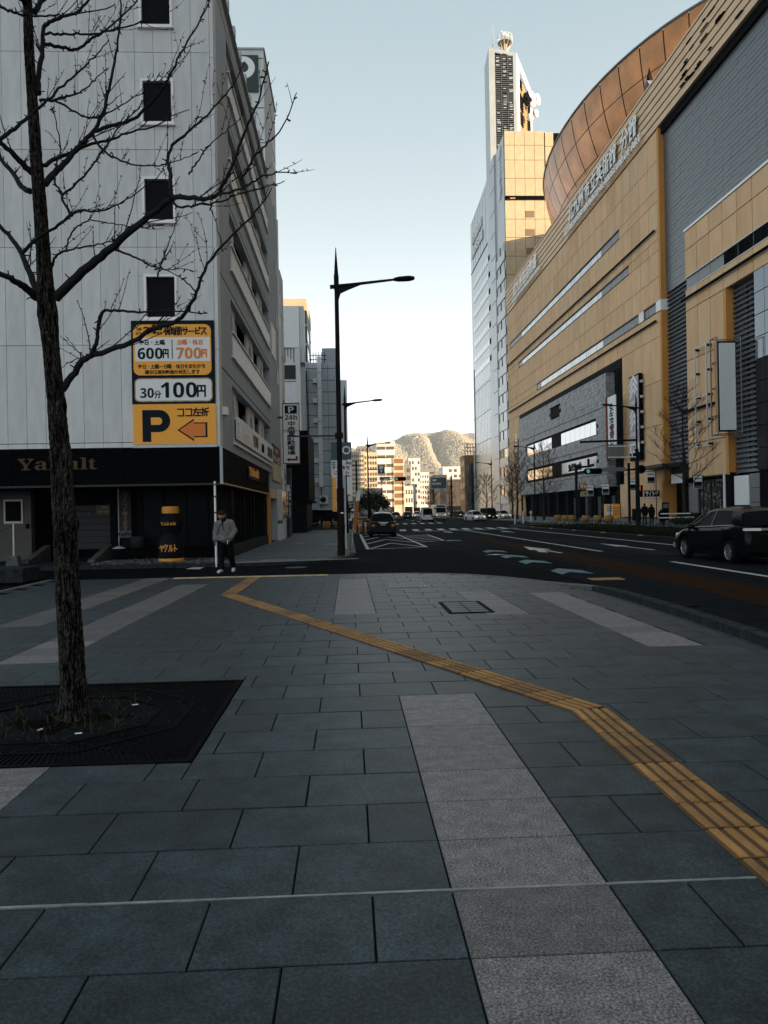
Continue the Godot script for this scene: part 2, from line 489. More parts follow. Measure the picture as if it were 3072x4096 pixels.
	for q in [["grass", 0.1], ["iron", 0.1], ["iron2", 0.2], ["pole", 0.15], ["pole_brown", 0.12], ["soil", 0.03], ["kerb", 0.15], ["bark", 0.08], ["branch", 0.08], ["far_bark", 0.05], ["hedge", 0.1], ["leaf", 0.12], ["asphalt", 0.08], ["asphalt2", 0.08], ["asphalt3", 0.1], ["navy", 0.15], ["trousers", 0.05], ["tyre", 0.08], ["joint", 0.05], ["wall", 0.3], ["panel_a", 0.25], ["panel_b", 0.25], ["panel_c", 0.25], ["earth", 0.1], ["hair", 0.15], ["dark_pane", 0.12], ["red_dark", 0.2]]:
		M[q[0]].metallic_specular = q[1]
	for i in 6:
		M["paver%d" % i].metallic_specular = 0.36

# ---------- the ground, the road and its markings
const ROAD := -0.1

func ground() -> void:
	var m := MB.new()
	m.ext(-4000, 4000, -0.6, -0.16, -6000, 300)
	struct("ground", m, M.earth)
	m = MB.new()
	m.ext(-60, 37, -0.15, ROAD, -420, 60)
	struct("asphalt_road", m, M.asphalt)
	m = MB.new()
	# the newer, darker asphalt of the side street
	var y := ROAD + 0.004
	m.quad(Vector3(-30, y, -23.8), Vector3(1.2, y, -23.8), Vector3(4.9, y, -16.0), Vector3(-30, y, -16.0))
	m.quad(Vector3(1.2, y, -23.8), Vector3(0.2, y, -32), Vector3(4.3, y, -30.5), Vector3(4.9, y, -16.0))
	struct("side_street", m, M.asphalt2)

func sheet(m: MB, pts: Array, y: float) -> void:
	var p := PackedVector2Array()
	for q in pts:
		p.append(Vector2(q[0], -q[1]))
	m.prism(p, -0.002, 0.002, Transform3D(Basis(Vector3.RIGHT, Vector3(0, 0, -1), Vector3.UP), Vector3(0, y, 0)))

func mark(called: String, pts: Array, mat: Material, parent: Node, lift := 0.0) -> void:
	var m := MB.new()
	sheet(m, pts, ROAD + 0.008 + lift)
	part(called, m, mat, parent)

func line(called: String, a: Vector2, b: Vector2, w: float, parent: Node, mat: Material = M.paint, lift := 0.0) -> void:
	var q := (b - a).normalized().orthogonal() * w * 0.5
	mark(called, [[a.x + q.x, a.y + q.y], [b.x + q.x, b.y + q.y], [b.x - q.x, b.y - q.y], [a.x - q.x, a.y - q.y]], mat, parent, lift)

func road_marks() -> void:
	var r := Node3D.new()
	r.name = "road_markings"
	r.set_meta("kind", "structure")
	add_child(r)
	mark("red_lane", [[6.2, -9], [7.75, -9], [7.9, -30], [7.5, -47], [6.85, -47], [6.65, -34], [6.5, -14]], M.red_lane, r, -0.003)
	for z in [[-61.4, -27.2], [-21.4, -9.0]]:
		line("lane_line", Vector2(9.12, z[0]), Vector2(9.02, z[1]), 0.15, r)
	line("edge_line", Vector2(13.35, -66.4), Vector2(13.05, -10), 0.15, r)
	line("stop_line", Vector2(5.1, -59.5), Vector2(12.9, -61.8), 0.42, r)
	# bay for taxis with its chevrons
	line("bay_line", Vector2(0.78, -54), Vector2(0.78, -32.4), 0.15, r)
	line("bay_line", Vector2(0.72, -32.5), Vector2(3.38, -33.4), 0.13, r)
	line("bay_line", Vector2(3.36, -33.4), Vector2(3.32, -53.5), 0.13, r)
	line("bay_line", Vector2(0.78, -54), Vector2(3.32, -53.5), 0.13, r)
	for k in 4:
		var z := -32.9 - 5.2 * k
		line("bay_chevron", Vector2(0.9, z), Vector2(2.05, z - 5.4), 0.12, r)
		line("bay_chevron", Vector2(2.05, z - 5.4), Vector2(3.25, z - 0.7), 0.12, r, M.paint, 0.001)
	line("hatch_line", Vector2(3.45, -38.6), Vector2(4.98, -40.4), 0.12, r)
	line("hatch_line", Vector2(4.98, -40.4), Vector2(5.2, -51), 0.12, r)
	line("hatch_line", Vector2(5.2, -51), Vector2(3.45, -49.5), 0.12, r)
	for k in 4:
		line("hatch_line", Vector2(3.45, -40.6 - 2.3 * k), Vector2(5.05, -42.6 - 2.3 * k), 0.16, r, M.paint, 0.001)
	for k in 10:
		line("crosswalk_stripe", Vector2(4.35 + 1.08 * k, -61.8 - 0.15 * k), Vector2(4.65 + 1.08 * k, -66.6 - 0.15 * k), 0.52, r)
	for k in 7:
		line("crosswalk_stripe", Vector2(4.7 + 1.15 * k, -93.5 - 0.5 * k), Vector2(5.0 + 1.15 * k, -100 - 0.5 * k), 0.55, r)
	for z in [-40.0, -28.8, -25.4, -22.6, -18.9]:
		mark("cycle_arrow", [[5.02, z + 0.9], [5.4, z + 0.2], [5.78, z + 0.9], [5.82, z - 0.2], [5.42, z - 0.95], [5.04, z - 0.2]], M.chevron, r)
	mark("painted_oval", [[4.75, -26.6], [5.1, -26.35], [5.45, -26.6], [5.1, -26.9]], M.paint, r, 0.002)
	mark("lane_arrow", [[7.38, -26.7], [7.5, -26.7], [7.42, -29.2], [7.72, -29.2], [7.3, -32], [6.9, -29.2], [7.1, -29.2], [6.88, -27.6], [7.14, -27.3], [7.3, -28.6]], M.paint, r)
	mark("lane_arrow", [[10.98, -27.4], [11.1, -27.4], [11.06, -30.5], [11.25, -30.5], [10.98, -33.3], [10.72, -30.5], [10.95, -30.5]], M.paint, r)
	mark("lane_arrow", [[7.2, -54], [7.34, -54], [7.3, -56], [7.5, -56], [7.2, -58], [6.9, -56], [7.1, -56]], M.paint, r)
	mark("lane_arrow", [[11.2, -52], [11.34, -52], [11.3, -54], [11.5, -54], [11.2, -56.6], [10.9, -54], [11.1, -54]], M.paint, r)
	mark("pedestrian_mark", [[-4.78, -22.7], [-4.34, -22.5], [-4.38, -24.0], [-4.6, -24.0]], M.paint, r)
	# far road: dashes beyond the crossing
	for k in 7:
		line("lane_line", Vector2(10.5 + 0.3 * k, -112.0 - 16.0 * k), Vector2(10.7 + 0.3 * k, -120.0 - 16.0 * k), 0.16, r)
	line("edge_line", Vector2(13.2, -112), Vector2(18.0, -230), 0.16, r)
	line("edge_line", Vector2(4.9, -108), Vector2(8.0, -220), 0.16, r)
	# patches of repaired surface
	mark("asphalt_patch", [[5.2, -20], [6.3, -20.3], [6.1, -31], [5.0, -30]], M.asphalt2, r, -0.0035)
	mark("asphalt_patch", [[9.6, -24], [11.0, -24.2], [11.1, -40], [9.7, -39.6]], M.asphalt3, r, -0.0035)
	mark("asphalt_patch", [[2.0, -34.5], [4.4, -34.5], [4.6, -58], [2.2, -58]], M.asphalt3, r, -0.0037)
	line("seam", Vector2(8.5, -9), Vector2(8.4, -62), 0.05, r, M.asphalt2, -0.0025)
	line("seam", Vector2(4.95, -14), Vector2(4.6, -60), 0.06, r, M.asphalt2, -0.0022)
	var o := MB.new()
	o.seg(Vector3(0, -0.01, 0), Vector3(0, 0.012, 0), 0.32, 24)
	tag(part("manhole_cover", o, M.iron2, self, Vector3(-1.55, ROAD + 0.004, -22.3)), "round iron manhole cover in the dark side street beside the lamp post", "manhole cover")
	tag(part("manhole_cover", o, M.iron, self, Vector3(5.2, ROAD + 0.002, -12.0)), "round dark manhole cover in the asphalt beyond the kerb stones", "manhole cover")
	o = MB.new()
	o.slab(5.25, 5.95, -16.8, -16.4, ROAD, ROAD + 0.02, 0.01)
	tag(part("valve_cover", o, M.tactile, self), "yellowish rectangular cover plate set in the road near the kerb corner", "cover plate")
var plaza_node: Node3D

func kerb_curve() -> PackedVector3Array:
	# the road side of the kerb, from the level crossing on the left round to the right
	var p := PackedVector3Array()
	for q in [[0.6, -18.42], [1.6, -18.28], [2.6, -17.75], [3.4, -16.75], [4.0, -15.45], [4.38, -14.2], [4.55, -12.9], [4.58, -11.2], [4.56, -9.5], [4.5, -8.0], [4.42, -6.6], [4.33, -5.0], [4.25, -3.0], [4.2, 1.0]]:
		p.append(Vector3(q[0], 0, q[1]))
	return smooth_path(p, 6)

func plaza() -> void:
	var kc := kerb_curve()
	var poly := PackedVector2Array([Vector2(-7.0, 18.44)])
	for p in kc:
		poly.append(Vector2(p.x - 0.1, -p.z - (0.05 if p.z < -17 else 0.0)))
	poly.append(Vector2(4.1, -3)); poly.append(Vector2(-7.0, -3))
	var flat := Transform3D(Basis(Vector3.RIGHT, Vector3(0, 0, -1), Vector3.UP), Vector3.ZERO)
	var m := MB.new()
	m.prism(poly, -0.2, -0.012, flat)
	plaza_node = struct("plaza_pavement", m, M.joint)
	var inner := PackedVector2Array()
	for p in kc:
		inner.append(Vector2(p.x, p.z))
	var gran := [[0.37, 0.983, -6.12, 2.0], [-0.243, 0.37, -16.98, -11.1], [1.9, 2.51, -13.81, -10.65], [3.12, 3.71, -13.36, -7.93], [-3.61, -3.0, -16.5, -7.93], [-4.83, -4.22, -18.5, -10.65], [-2.6, -1.775, -4.6, 2.0]]
	var tiles := []
	var zz := [[-1.6, -2.5]]
	for k in range(-2, 36):
		var z0 := -2.5 - 0.4525 * k
		var z1 := maxf(z0 - 0.4525, -18.4)
		var full := absi(k) % 2 == 1
		var cuts := []
		var off := 0.0 if full else 0.3065
		for i in range(-13, 9):
			cuts.append(0.37 + off + 0.613 * i)
		var zm := (z0 + z1) / 2
		for g in gran:
			if zm < g[3] and zm > g[2]:
				var keep := []
				for x in cuts:
					if x < g[0] - 0.02 or x > g[1] + 0.02:
						keep.append(x)
				cuts = keep
				cuts.append(g[0]); cuts.append(g[1])
		if zm < -4.5 and zm > -6.9:
			var keep := [-0.957, -3.215]
			for x in cuts:
				if absf(x + 0.957) > 0.08 and absf(x + 3.215) > 0.08:
					keep.append(x)
			cuts = keep
		cuts.sort()
		var edge := 4.15
		for i in kc.size() - 1:
			if kc[i].z > zm and kc[i - 1].z <= zm or kc[i].z <= zm and kc[i + 1].z > zm:
				edge = kc[i].x - 0.3
				break
		if zm > -2.9:
			edge = 4.0
		for i in cuts.size() - 1:
			var a: float = cuts[i]
			var b: float = minf(cuts[i + 1], edge)
			if b - a < 0.05 or a < -7.0:
				continue
			var za := z1
			var zb := z0
			if b > -3.21 and a < -0.96:
				if zb > -4.61 and za < -4.61:
					za = -4.61
				elif zb > -6.87 and za < -6.87:
					zb = -6.87
				elif zb < -4.6 and za > -6.88:
					continue
			var isg := false
			for g in gran:
				if zm < g[3] and zm > g[2] and (a + b) / 2 > g[0] and (a + b) / 2 < g[1]:
					isg = true
			if absf(a) > -z0 * 0.62 + 3.6 and absf(b) > -z0 * 0.62 + 3.6:
				continue
			tiles.append([Vector2((a + b) / 2, zm).length(), a, b, za, zb, isg])
	tiles.sort_custom(func(p, q): return p[0] < q[0])
	var rest := [MB.new(), MB.new()]
	var shared := {}
	for i in tiles.size():
		var t: Array = tiles[i]
		var w: float = t[2] - t[1] - 0.007
		var d: float = t[4] - t[3] - 0.007
		var dy := rng.randf_range(-0.0015, 0.0015)
		if i < 300:
			var key := "%d_%d" % [roundi(w * 100), roundi(d * 100)]
			if not shared.has(key):
				var b := MB.new()
				b.slab(-w / 2, w / 2, -d / 2, d / 2, -0.03, 0.0, 0.003)
				shared[key] = b.mesh()
			part("paver", shared[key], M[("granite%d" % rng.randi_range(0, 2)) if t[5] else ("paver%d" % rng.randi_range(0, 5))], plaza_node, Vector3((t[1] + t[2]) / 2, dy, (t[3] + t[4]) / 2))
		else:
			var b: MB = rest[1 if t[5] else 0]
			var k := rng.randf_range(0.78, 1.2) * ((0.62 if t[1] < -2.0 else 1.05) if t[5] else 1.0)
			b.col = Color(k, k, k)
			b.slab(t[1] + 0.0035, t[2] - 0.0035, t[3] + 0.0035, t[4] - 0.0035, -0.03, dy, 0.004)
	stuff(part("far_pavers", rest[0], M.paver1, plaza_node))
	stuff(part("far_granite_pavers", rest[1], M.granite1, plaza_node))
	# filling between the last pavers and the kerb
	m = MB.new()
	for i in kc.size() - 1:
		if kc[i].z > -2.0:
			continue
		var a := kc[i]; var b := kc[i + 1]
		m.quad(Vector3(a.x - 0.3, -0.006, a.z + 0.1), Vector3(b.x - 0.3, -0.006, b.z + 0.1), Vector3(b.x - 0.15, -0.006, b.z), Vector3(a.x - 0.15, -0.006, a.z))
	part("edge_mortar", m, M.paver0, plaza_node)
	# kerb stones, each its own
	var acc := 0.0
	var last := kc[0]
	for i in range(1, kc.size()):
		acc += kc[i].distance_to(kc[i - 1])
		if acc > 0.58 or i == kc.size() - 1:
			var a := last; var b := kc[i]
			var t := (b - a).normalized()
			var q := Vector3(-t.z, 0, t.x)   # towards the pavement
			if q.x > 0 and b.z > -16 or q.z < 0 and b.z <= -16:
				q = -q
			var h0 := clampf((a.z + 15.2) / 2.2, 0.0, 1.0) * 0.095
			var h1 := clampf((b.z + 15.2) / 2.2, 0.0, 1.0) * 0.095
			a += t * 0.01; b -= t * 0.01
			var s := MB.new()
			var prof := [[0.0, -0.12], [0.0, -0.02], [0.025, 0.004], [0.16, 0.006], [0.18, -0.01], [0.18, -0.12]]
			var rows := []
			for pz in [[a, h0], [b, h1]]:
				var ring := PackedVector3Array()
				for pr in prof:
					ring.append(pz[0] + q * pr[0] + Vector3(0, pr[1] + (pz[1] if pr[1] > -0.1 else 0.0), 0))
				rows.append(ring)
			for j in prof.size() - 1:
				s.quad(rows[0][j], rows[1][j], rows[1][j + 1], rows[0][j + 1])
			for e in 2:
				for j in range(1, prof.size() - 1):
					s.tri(rows[e][0], rows[e][j], rows[e][j + 1])
			part("kerb_stone", s, M.kerb_pale if last.z < -14.0 else M.kerb, plaza_node)
			last = kc[i]
			acc = 0.0
	# metal movement joints across the pavement
	for j in [[-2.955, -5.0], [-7.47, -6.4]]:
		m = MB.new()
		var hw := 1.0 if j[0] > -4 else 0.6
		var x := -3.6 if j[0] > -4 else -6.4
		while x < (2.2 if j[0] > -4 else 4.1):
			var L := rng.randf_range(0.3, 0.7)
			m.ext(x, x + L, -0.02, 0.0025 + rng.randf_range(-0.001, 0.001), j[0] - 0.007 * hw + rng.randf_range(-0.0015, 0.0015) + 0.012 * x * 0.1, j[0] + 0.006 * hw + 0.012 * x * 0.1)
			x += L - 0.002
		part("joint_strip", m, M.strip if j[0] > -4 else M.kerb_pale, plaza_node)
	# tactile path
	var bars := MB.new()
	bars.col = Color(0.3, 0.27, 0.25)
	bars.slab(-0.143, 0.143, -0.143, 0.143, -0.004, 0.005, 0.002)
	bars.col = Color.WHITE
	for i in 4:
		var x := -0.105 + 0.07 * i
		bars.slab(x - 0.021, x + 0.021, -0.141, 0.141, 0.004, 0.0125, 0.004)
	var dots := MB.new()
	dots.slab(-0.147, 0.147, -0.147, 0.147, -0.004, 0.005, 0.002)
	for i in 5:
		for k in 5:
			dots.slab(-0.13 + 0.058 * i, -0.102 + 0.058 * i, -0.13 + 0.058 * k, -0.102 + 0.058 * k, 0.004, 0.0105, 0.004)
	var bm := bars.mesh()
	var dm := dots.mesh()
	var tm := []
	for k in [0.66, 0.88, 1.02, 1.16]:
		tm.append(mt(0.43 * k, 0.205 * k, 0.055 * k, 0.75, "blotch", Vector3.ONE * 0.9))
	var path := [Vector2(1.715, -1.9), Vector2(1.715, -5.5), Vector2(-2.22, -14.15), Vector2(-2.2, -17.9)]
	for s in 3:
		var a: Vector2 = path[s]; var b: Vector2 = path[s + 1]
		var L := a.distance_to(b)
		var nn := roundi((L - (0.1 if s == 1 else 0.0)) / 0.3)
		var d := (b - a) / L
		var turn := atan2(-d.x, -d.y)
		for i in nn:
			var p := a + d * ((i + 0.5) * L / nn)
			part("tactile_tile", bm, tm[rng.randi_range(0, 3)], plaza_node, Vector3(p.x, 0.0015 + 0.0006 * (i % 3) + 0.002 * (s % 2), p.y), Basis(Vector3.UP, turn).scaled_local(Vector3(1, 1, L / nn / 0.3 * 0.995)))
	for i in 12:
		part("tactile_tile", dm, M.tactile_pale, plaza_node, Vector3(-3.98 + 0.302 * i, 0.002, -18.2))
	# inspection covers
	var c := thing("access_cover", "large ribbed iron access cover beside the speckled granite patch", "access cover", Vector3(1.73, 0.002, -11.57))
	m = MB.new()
	for e in [[-0.33, 0.33, -0.68, -0.64], [-0.33, 0.33, 0.64, 0.68], [-0.33, -0.29, -0.64, 0.64], [0.29, 0.33, -0.64, 0.64]]:
		m.ext(e[0], e[1], -0.01, 0.008, e[2], e[3])
	part("frame", m, M.iron, c)
	m = MB.new()
	m.ext(-0.285, 0.285, -0.01, 0.002, -0.635, 0.635)
	part("plate", m, M.iron, c)
	for i in 5:
		for k in 2:
			m = MB.new()
			m.slab(-0.27 + 0.275 * k, -0.01 + 0.275 * k, -0.61 + 0.248 * i, -0.39 + 0.248 * i, 0.0, 0.007, 0.004)
			part("inset_tile", m, M.paver2, c)
	c = thing("drain_cover", "shallow stone filled cover outlined by pale metal corners at far pavement", "access cover", Vector3(1.12, 0.002, -15.2))
	m = MB.new()
	m.ext(-0.34, 0.34, -0.01, 0.003, -0.44, 0.44)
	part("plate", m, M.paver3, c)
	for sx in [-1.0, 1.0]:
		for sz in [-1.0, 1.0]:
			m = MB.new()
			m.ext(sx * 0.345, sx * 0.325, 0, 0.008, sz * 0.45, sz * 0.15)
			m.ext(sx * 0.345, sx * 0.2, 0, 0.0075, sz * 0.45, sz * 0.42)
			part("corner", m, M.strip, c)
	tree_grate()
	# the raised kerb block at the far left
	tag(bx("kerb_block", -10.5, -7.75, -0.05, 0.28, -19.6, -18.6, M.kerb), "low concrete planter kerb at the left edge of the pavement", "kerb block")
	bx("edge_strip", -7.12, -6.98, -0.1, 0.01, -18.5, -10.0, M.kerb_pale, plaza_node)

func tree_grate() -> void:
	var g := thing("tree_grate", "square dark iron tree grate around the bare tree trunk", "tree grate", Vector3(-2.085, 0, -5.74))
	var H := 1.12
	var m := MB.new()
	for q in 4:
		var B := Basis(Vector3.UP, q * PI / 2)
		m.box(B * Vector3(0, -0.008, H - 0.02), Vector3(2 * H - (0.08 if q % 2 else 0.0), 0.024, 0.04), B)
	# octagonal inner rim and middle band
	for r in [[0.62, 0.045], [0.85, 0.035]]:
		for k in 8:
			var a := TAU * (k + 0.5) / 8
			var b := TAU * (k + 1.5) / 8
			var rr: float = r[0] / cos(PI / 8)
			m.bar(Vector3(cos(a) * rr, -0.008, sin(a) * rr), Vector3(cos(b) * rr, -0.008, sin(b) * rr), r[1], 0.023)
	part("frame", m, M.iron, g)
	m = MB.new()
	for q in 4:
		var B := Basis(Vector3.UP, q * PI / 2)
		for i in 56:
			var x := -1.08 + 2.16 * i / 55.0
			var inn := Vector3(x * 0.6, -0.012, 0.62 + maxf(0.0, -absf(x * 0.6) + 0.0))
			var ax := absf(x * 0.6)
			if ax > 0.26:
				inn.z = 0.62 - (ax - 0.26)
			m.bar(B * inn, B * Vector3(x, -0.012, maxf(H - 0.03, 0)), 0.021, 0.02)
	stuff(part("grate_bars", m, M.iron, g))
	m = MB.new()
	m.ext(-1.11, 1.11, -0.15, -0.05, -1.11, 1.11)
	part("pit", m, M.black, g)
	var rows := []
	var f := FastNoiseLite.new()
	f.seed = 4; f.frequency = 4.0
	for i in 14:
		var ring := PackedVector3Array()
		var r := 0.66 * i / 13.0
		for k in 40:
			var a := TAU * k / 40
			ring.append(Vector3(cos(a) * r, 0.035 * (1 - i / 13.0) - 0.03 + 0.02 * f.get_noise_2d(cos(a) * r, sin(a) * r), sin(a) * r))
		rows.append(ring)
	m = MB.new()
	m.grid(rows, true)
	var soil := part("tree_soil", m, M.soil, self, g.position)
	tag(soil, "patch of dark soil inside the square iron tree grate", "soil")
	m = MB.new()
	for i in 420:
		var a := rng.randf() * TAU
		var r := 0.6 * sqrt(rng.randf())
		if rng.randf() < 0.25:
			r = rng.randf_range(0.55, 1.0)
		var p := Vector3(cos(a) * r, 0.0, sin(a) * r)
		var d := Vector3(rng.randf_range(-1, 1), rng.randf_range(0.15, 0.9), rng.randf_range(-1, 1)).normalized()
		var L := rng.randf_range(0.04, 0.11)
		if r > 0.6:
			d.y = 0.1
		var k := rng.randf_range(0.5, 1.6)
		m.col = Color(k, k, k * 0.9)
		var s := d.cross(Vector3.UP).normalized() * 0.0045
		m.tri(p - s, p + s, p + d * L)
		m.quad(p - s, p + s, p + s * 0.8 + d * L * 0.6, p - s * 0.8 + d * L * 0.6)
	var gr := part("weeds", m, M.grass, self, g.position)
	tag(gr, "thin dry weeds scattered over the tree pit soil", "weeds")
	stuff(gr)
	for i in 4:
		var q: Array = [[0.42, -0.25, 0.4], [-0.05, 0.38, 1.2], [-0.85, 0.85, 2.0], [0.25, 0.5, 0.2]][i]
		m = MB.new()
		m.box(Vector3.ZERO, Vector3(0.045, 0.006, 0.01), Basis(Vector3.UP, q[2]))
		tag(part("litter", m, M.white, self, g.position + Vector3(q[0], 0.02, q[1])), ["white scrap of litter on the soil right of the trunk", "white scrap of litter on the soil in front of the trunk", "white scrap of litter on the grate at the left picture edge", "small white scrap on soil near the front rim"][i], "litter", "litter in the tree pit")

# ---------- the pavement across the side street
func far_pavement() -> void:
	var flat := Transform3D(Basis(Vector3.RIGHT, Vector3(0, 0, -1), Vector3.UP), Vector3.ZERO)
	var m := MB.new()
	var edge := PackedVector2Array([Vector2(-5.2, 23.3), Vector2(-3.0, 23.4), Vector2(-1.4, 23.9), Vector2(-0.35, 24.7), Vector2(0.05, 26.2), Vector2(0.15, 28), Vector2(0.15, 66), Vector2(-0.4, 68.2), Vector2(-2, 69.4), Vector2(-7, 70.6), Vector2(-7, 24.6)])
	m.prism(edge, -0.16, -0.012, flat)
	var p := struct("far_pavement", m, M.joint)
	m = MB.new()
	var md := MB.new()
	for k in 220:
		var z0 := -23.5 - 0.2 * k
		if z0 < -69:
			break
		var x := -6.6 + (0.0 if k % 2 else 0.1)
		while x < 0.1:
			var xc := x + 0.1
			if Geometry2D.is_point_in_polygon(Vector2(x, -z0 + 0.1), edge) and Geometry2D.is_point_in_polygon(Vector2(x + 0.2, -z0 + 0.1), edge):
				var band: bool = k % 24 == 10 or k % 24 == 11 or absf(xc + 0.35) < 0.06
				var b := md if band else m
				var q := rng.randf_range(0.8, 1.15)
				b.col = Color(q, q, q)
				var y := rng.randf_range(-0.002, 0.002)
				b.quad(Vector3(x + 0.006, y, z0 - 0.194), Vector3(x + 0.194, y, z0 - 0.194), Vector3(x + 0.194, y, z0 - 0.006), Vector3(x + 0.006, y, z0 - 0.006))
			x += 0.2
	stuff(part("paving_blocks", m, M.blocks, p))
	stuff(part("dark_paving_blocks", md, M.block_dark, p))
	# white edge kerb, ribbed warning strip at the crossing
	for i in 9:
		var a := edge[i]; var b := edge[i + 1]
		if i == 6 or i == 5:
			var nn := int(a.distance_to(b) / 1.0)
			for k in maxi(nn, 1):
				m = MB.new()
				var q := a.lerp(b, (k + 0.01) / maxi(nn, 1)); var w := a.lerp(b, (k + 0.985) / maxi(nn, 1))
				m.bar(Vector3(q.x, -0.06, -q.y), Vector3(w.x, -0.06, -w.y), 0.16, 0.14)
				part("kerb_stone", m, M.kerb_pale, p)
		else:
			m = MB.new()
			m.bar(Vector3(a.x, -0.062, -a.y), Vector3(b.x, -0.062, -b.y), 0.16, 0.13)
			part("kerb_stone", m, M.kerb, p)
	m = MB.new()
	for i in 52:
		var x := -3.6 + 0.075 * i
		var z := -23.72 - maxf(0.0, (x + 2.3)) * 0.28
		m.box(Vector3(x, 0.004, z), Vector3(0.032, 0.012, 0.3), Basis(Vector3.UP, -0.35))
	for i in 14:
		m.box(Vector3(-2.75 + 0.075 * i, 0.004, -24.5), Vector3(0.032, 0.012, 0.24), Basis(Vector3.UP, -0.35))
	stuff(part("warning_ribs", m, mt(0.3, 0.3, 0.3, 0.8), p))
	for q in [[-1.2, -36.0, 0.8], [-2.6, -38.0, 0.35], [-0.5, -30.4, 0.25]]:
		bx("cover_plate", q[0], q[0] + q[2], -0.01, 0.006, q[1] - 0.5, q[1], M.strip, p)

func mountain() -> void:
	var rows := []
	var f := FastNoiseLite.new()
	f.seed = 21; f.frequency = 0.006; f.fractal_octaves = 5
	var ridge := [[-400, 170], [-100, 190], [60, 205], [140, 220], [183, 234], [227, 240], [283, 243], [323, 241], [347, 236], [379, 237], [410, 228], [520, 215], [700, 190], [1000, 150]]
	for i in 60:
		var t := i / 59.0
		var row := PackedVector3Array()
		for j in 220:
			var x := -400.0 + 1400.0 * j / 219.0
			var h := 0.0
			for k in ridge.size() - 1:
				if x >= ridge[k][0] and x <= ridge[k + 1][0]:
					var u: float = (x - ridge[k][0]) / (ridge[k + 1][0] - ridge[k][0])
					h = lerpf(ridge[k][1], ridge[k + 1][1], u * u * (3 - 2 * u))
			var prof := sin(minf(t / 0.62, 1.0) * PI / 2) if t < 0.62 else cos((t - 0.62) / 0.38 * PI / 2)
			var z := -1650.0 - 1300.0 * t
			# a gully that runs down the middle of the slope
			var gx := 228.0 + 48.0 * t + 6.0 * sin(t * 14.0)
			var gul := exp(-pow((x - gx) / 16.0, 2)) * 24.0 * smoothstep(0.05, 0.25, t) * smoothstep(0.56, 0.42, t)
			var spur := 18.0 * sin(x * 0.06 + 5.0 * t) * sin(t * PI)
			row.append(Vector3(x + 8 * f.get_noise_2d(z, x), h * prof + 14.0 * f.get_noise_2d(x, z) * sin(t * PI) * (0.35 if t > 0.5 else 1.0) - gul + spur * 0.4 * smoothstep(0.62, 0.4, t), z))
		rows.append(row)
	var m := MB.new()
	m.grid(rows)
	var o := struct("mountain", m, M.hill)
	# tree crowns that roughen the slope
	var mm := MultiMesh.new()
	mm.transform_format = MultiMesh.TRANSFORM_3D
	mm.use_colors = true
	var b := MB.new()
	b.lathe([[0.02, 1.1], [0.5, 0.9], [0.9, 0.45], [1.0, 0.0], [0.8, -0.4]], 7)
	mm.mesh = b.mesh()
	var list := []
	for i in 26000:
		var t := rng.randf_range(0.08, 0.66)
		var u := rng.randf_range(0.33, 0.62)
		var r: PackedVector3Array = rows[int(t * 59)]
		var j := int(u * 218)
		var a := r[j].lerp(r[j + 1], rng.randf())
		a = a.lerp(rows[int(t * 59) + 1][j], rng.randf() * 0.9)
		list.append(Transform3D(Basis(Vector3.UP, rng.randf() * TAU).scaled(Vector3.ONE * rng.randf_range(2.4, 5.5)), a + Vector3(0, 1.0, 0)))
	mm.instance_count = list.size()
	for i in list.size():
		mm.set_instance_transform(i, list[i])
		var k := rng.randf_range(0.7, 1.2)
		mm.set_instance_color(i, Color(k, k * rng.randf_range(0.85, 1.0), k * rng.randf_range(0.7, 0.9)))
	var mi := MultiMeshInstance3D.new()
	mi.name = "forest"
	mi.multimesh = mm
	mi.material_override = mt(0.37, 0.35, 0.32, 0.95)
	mi.set_meta("kind", "stuff")
	o.add_child(mi)
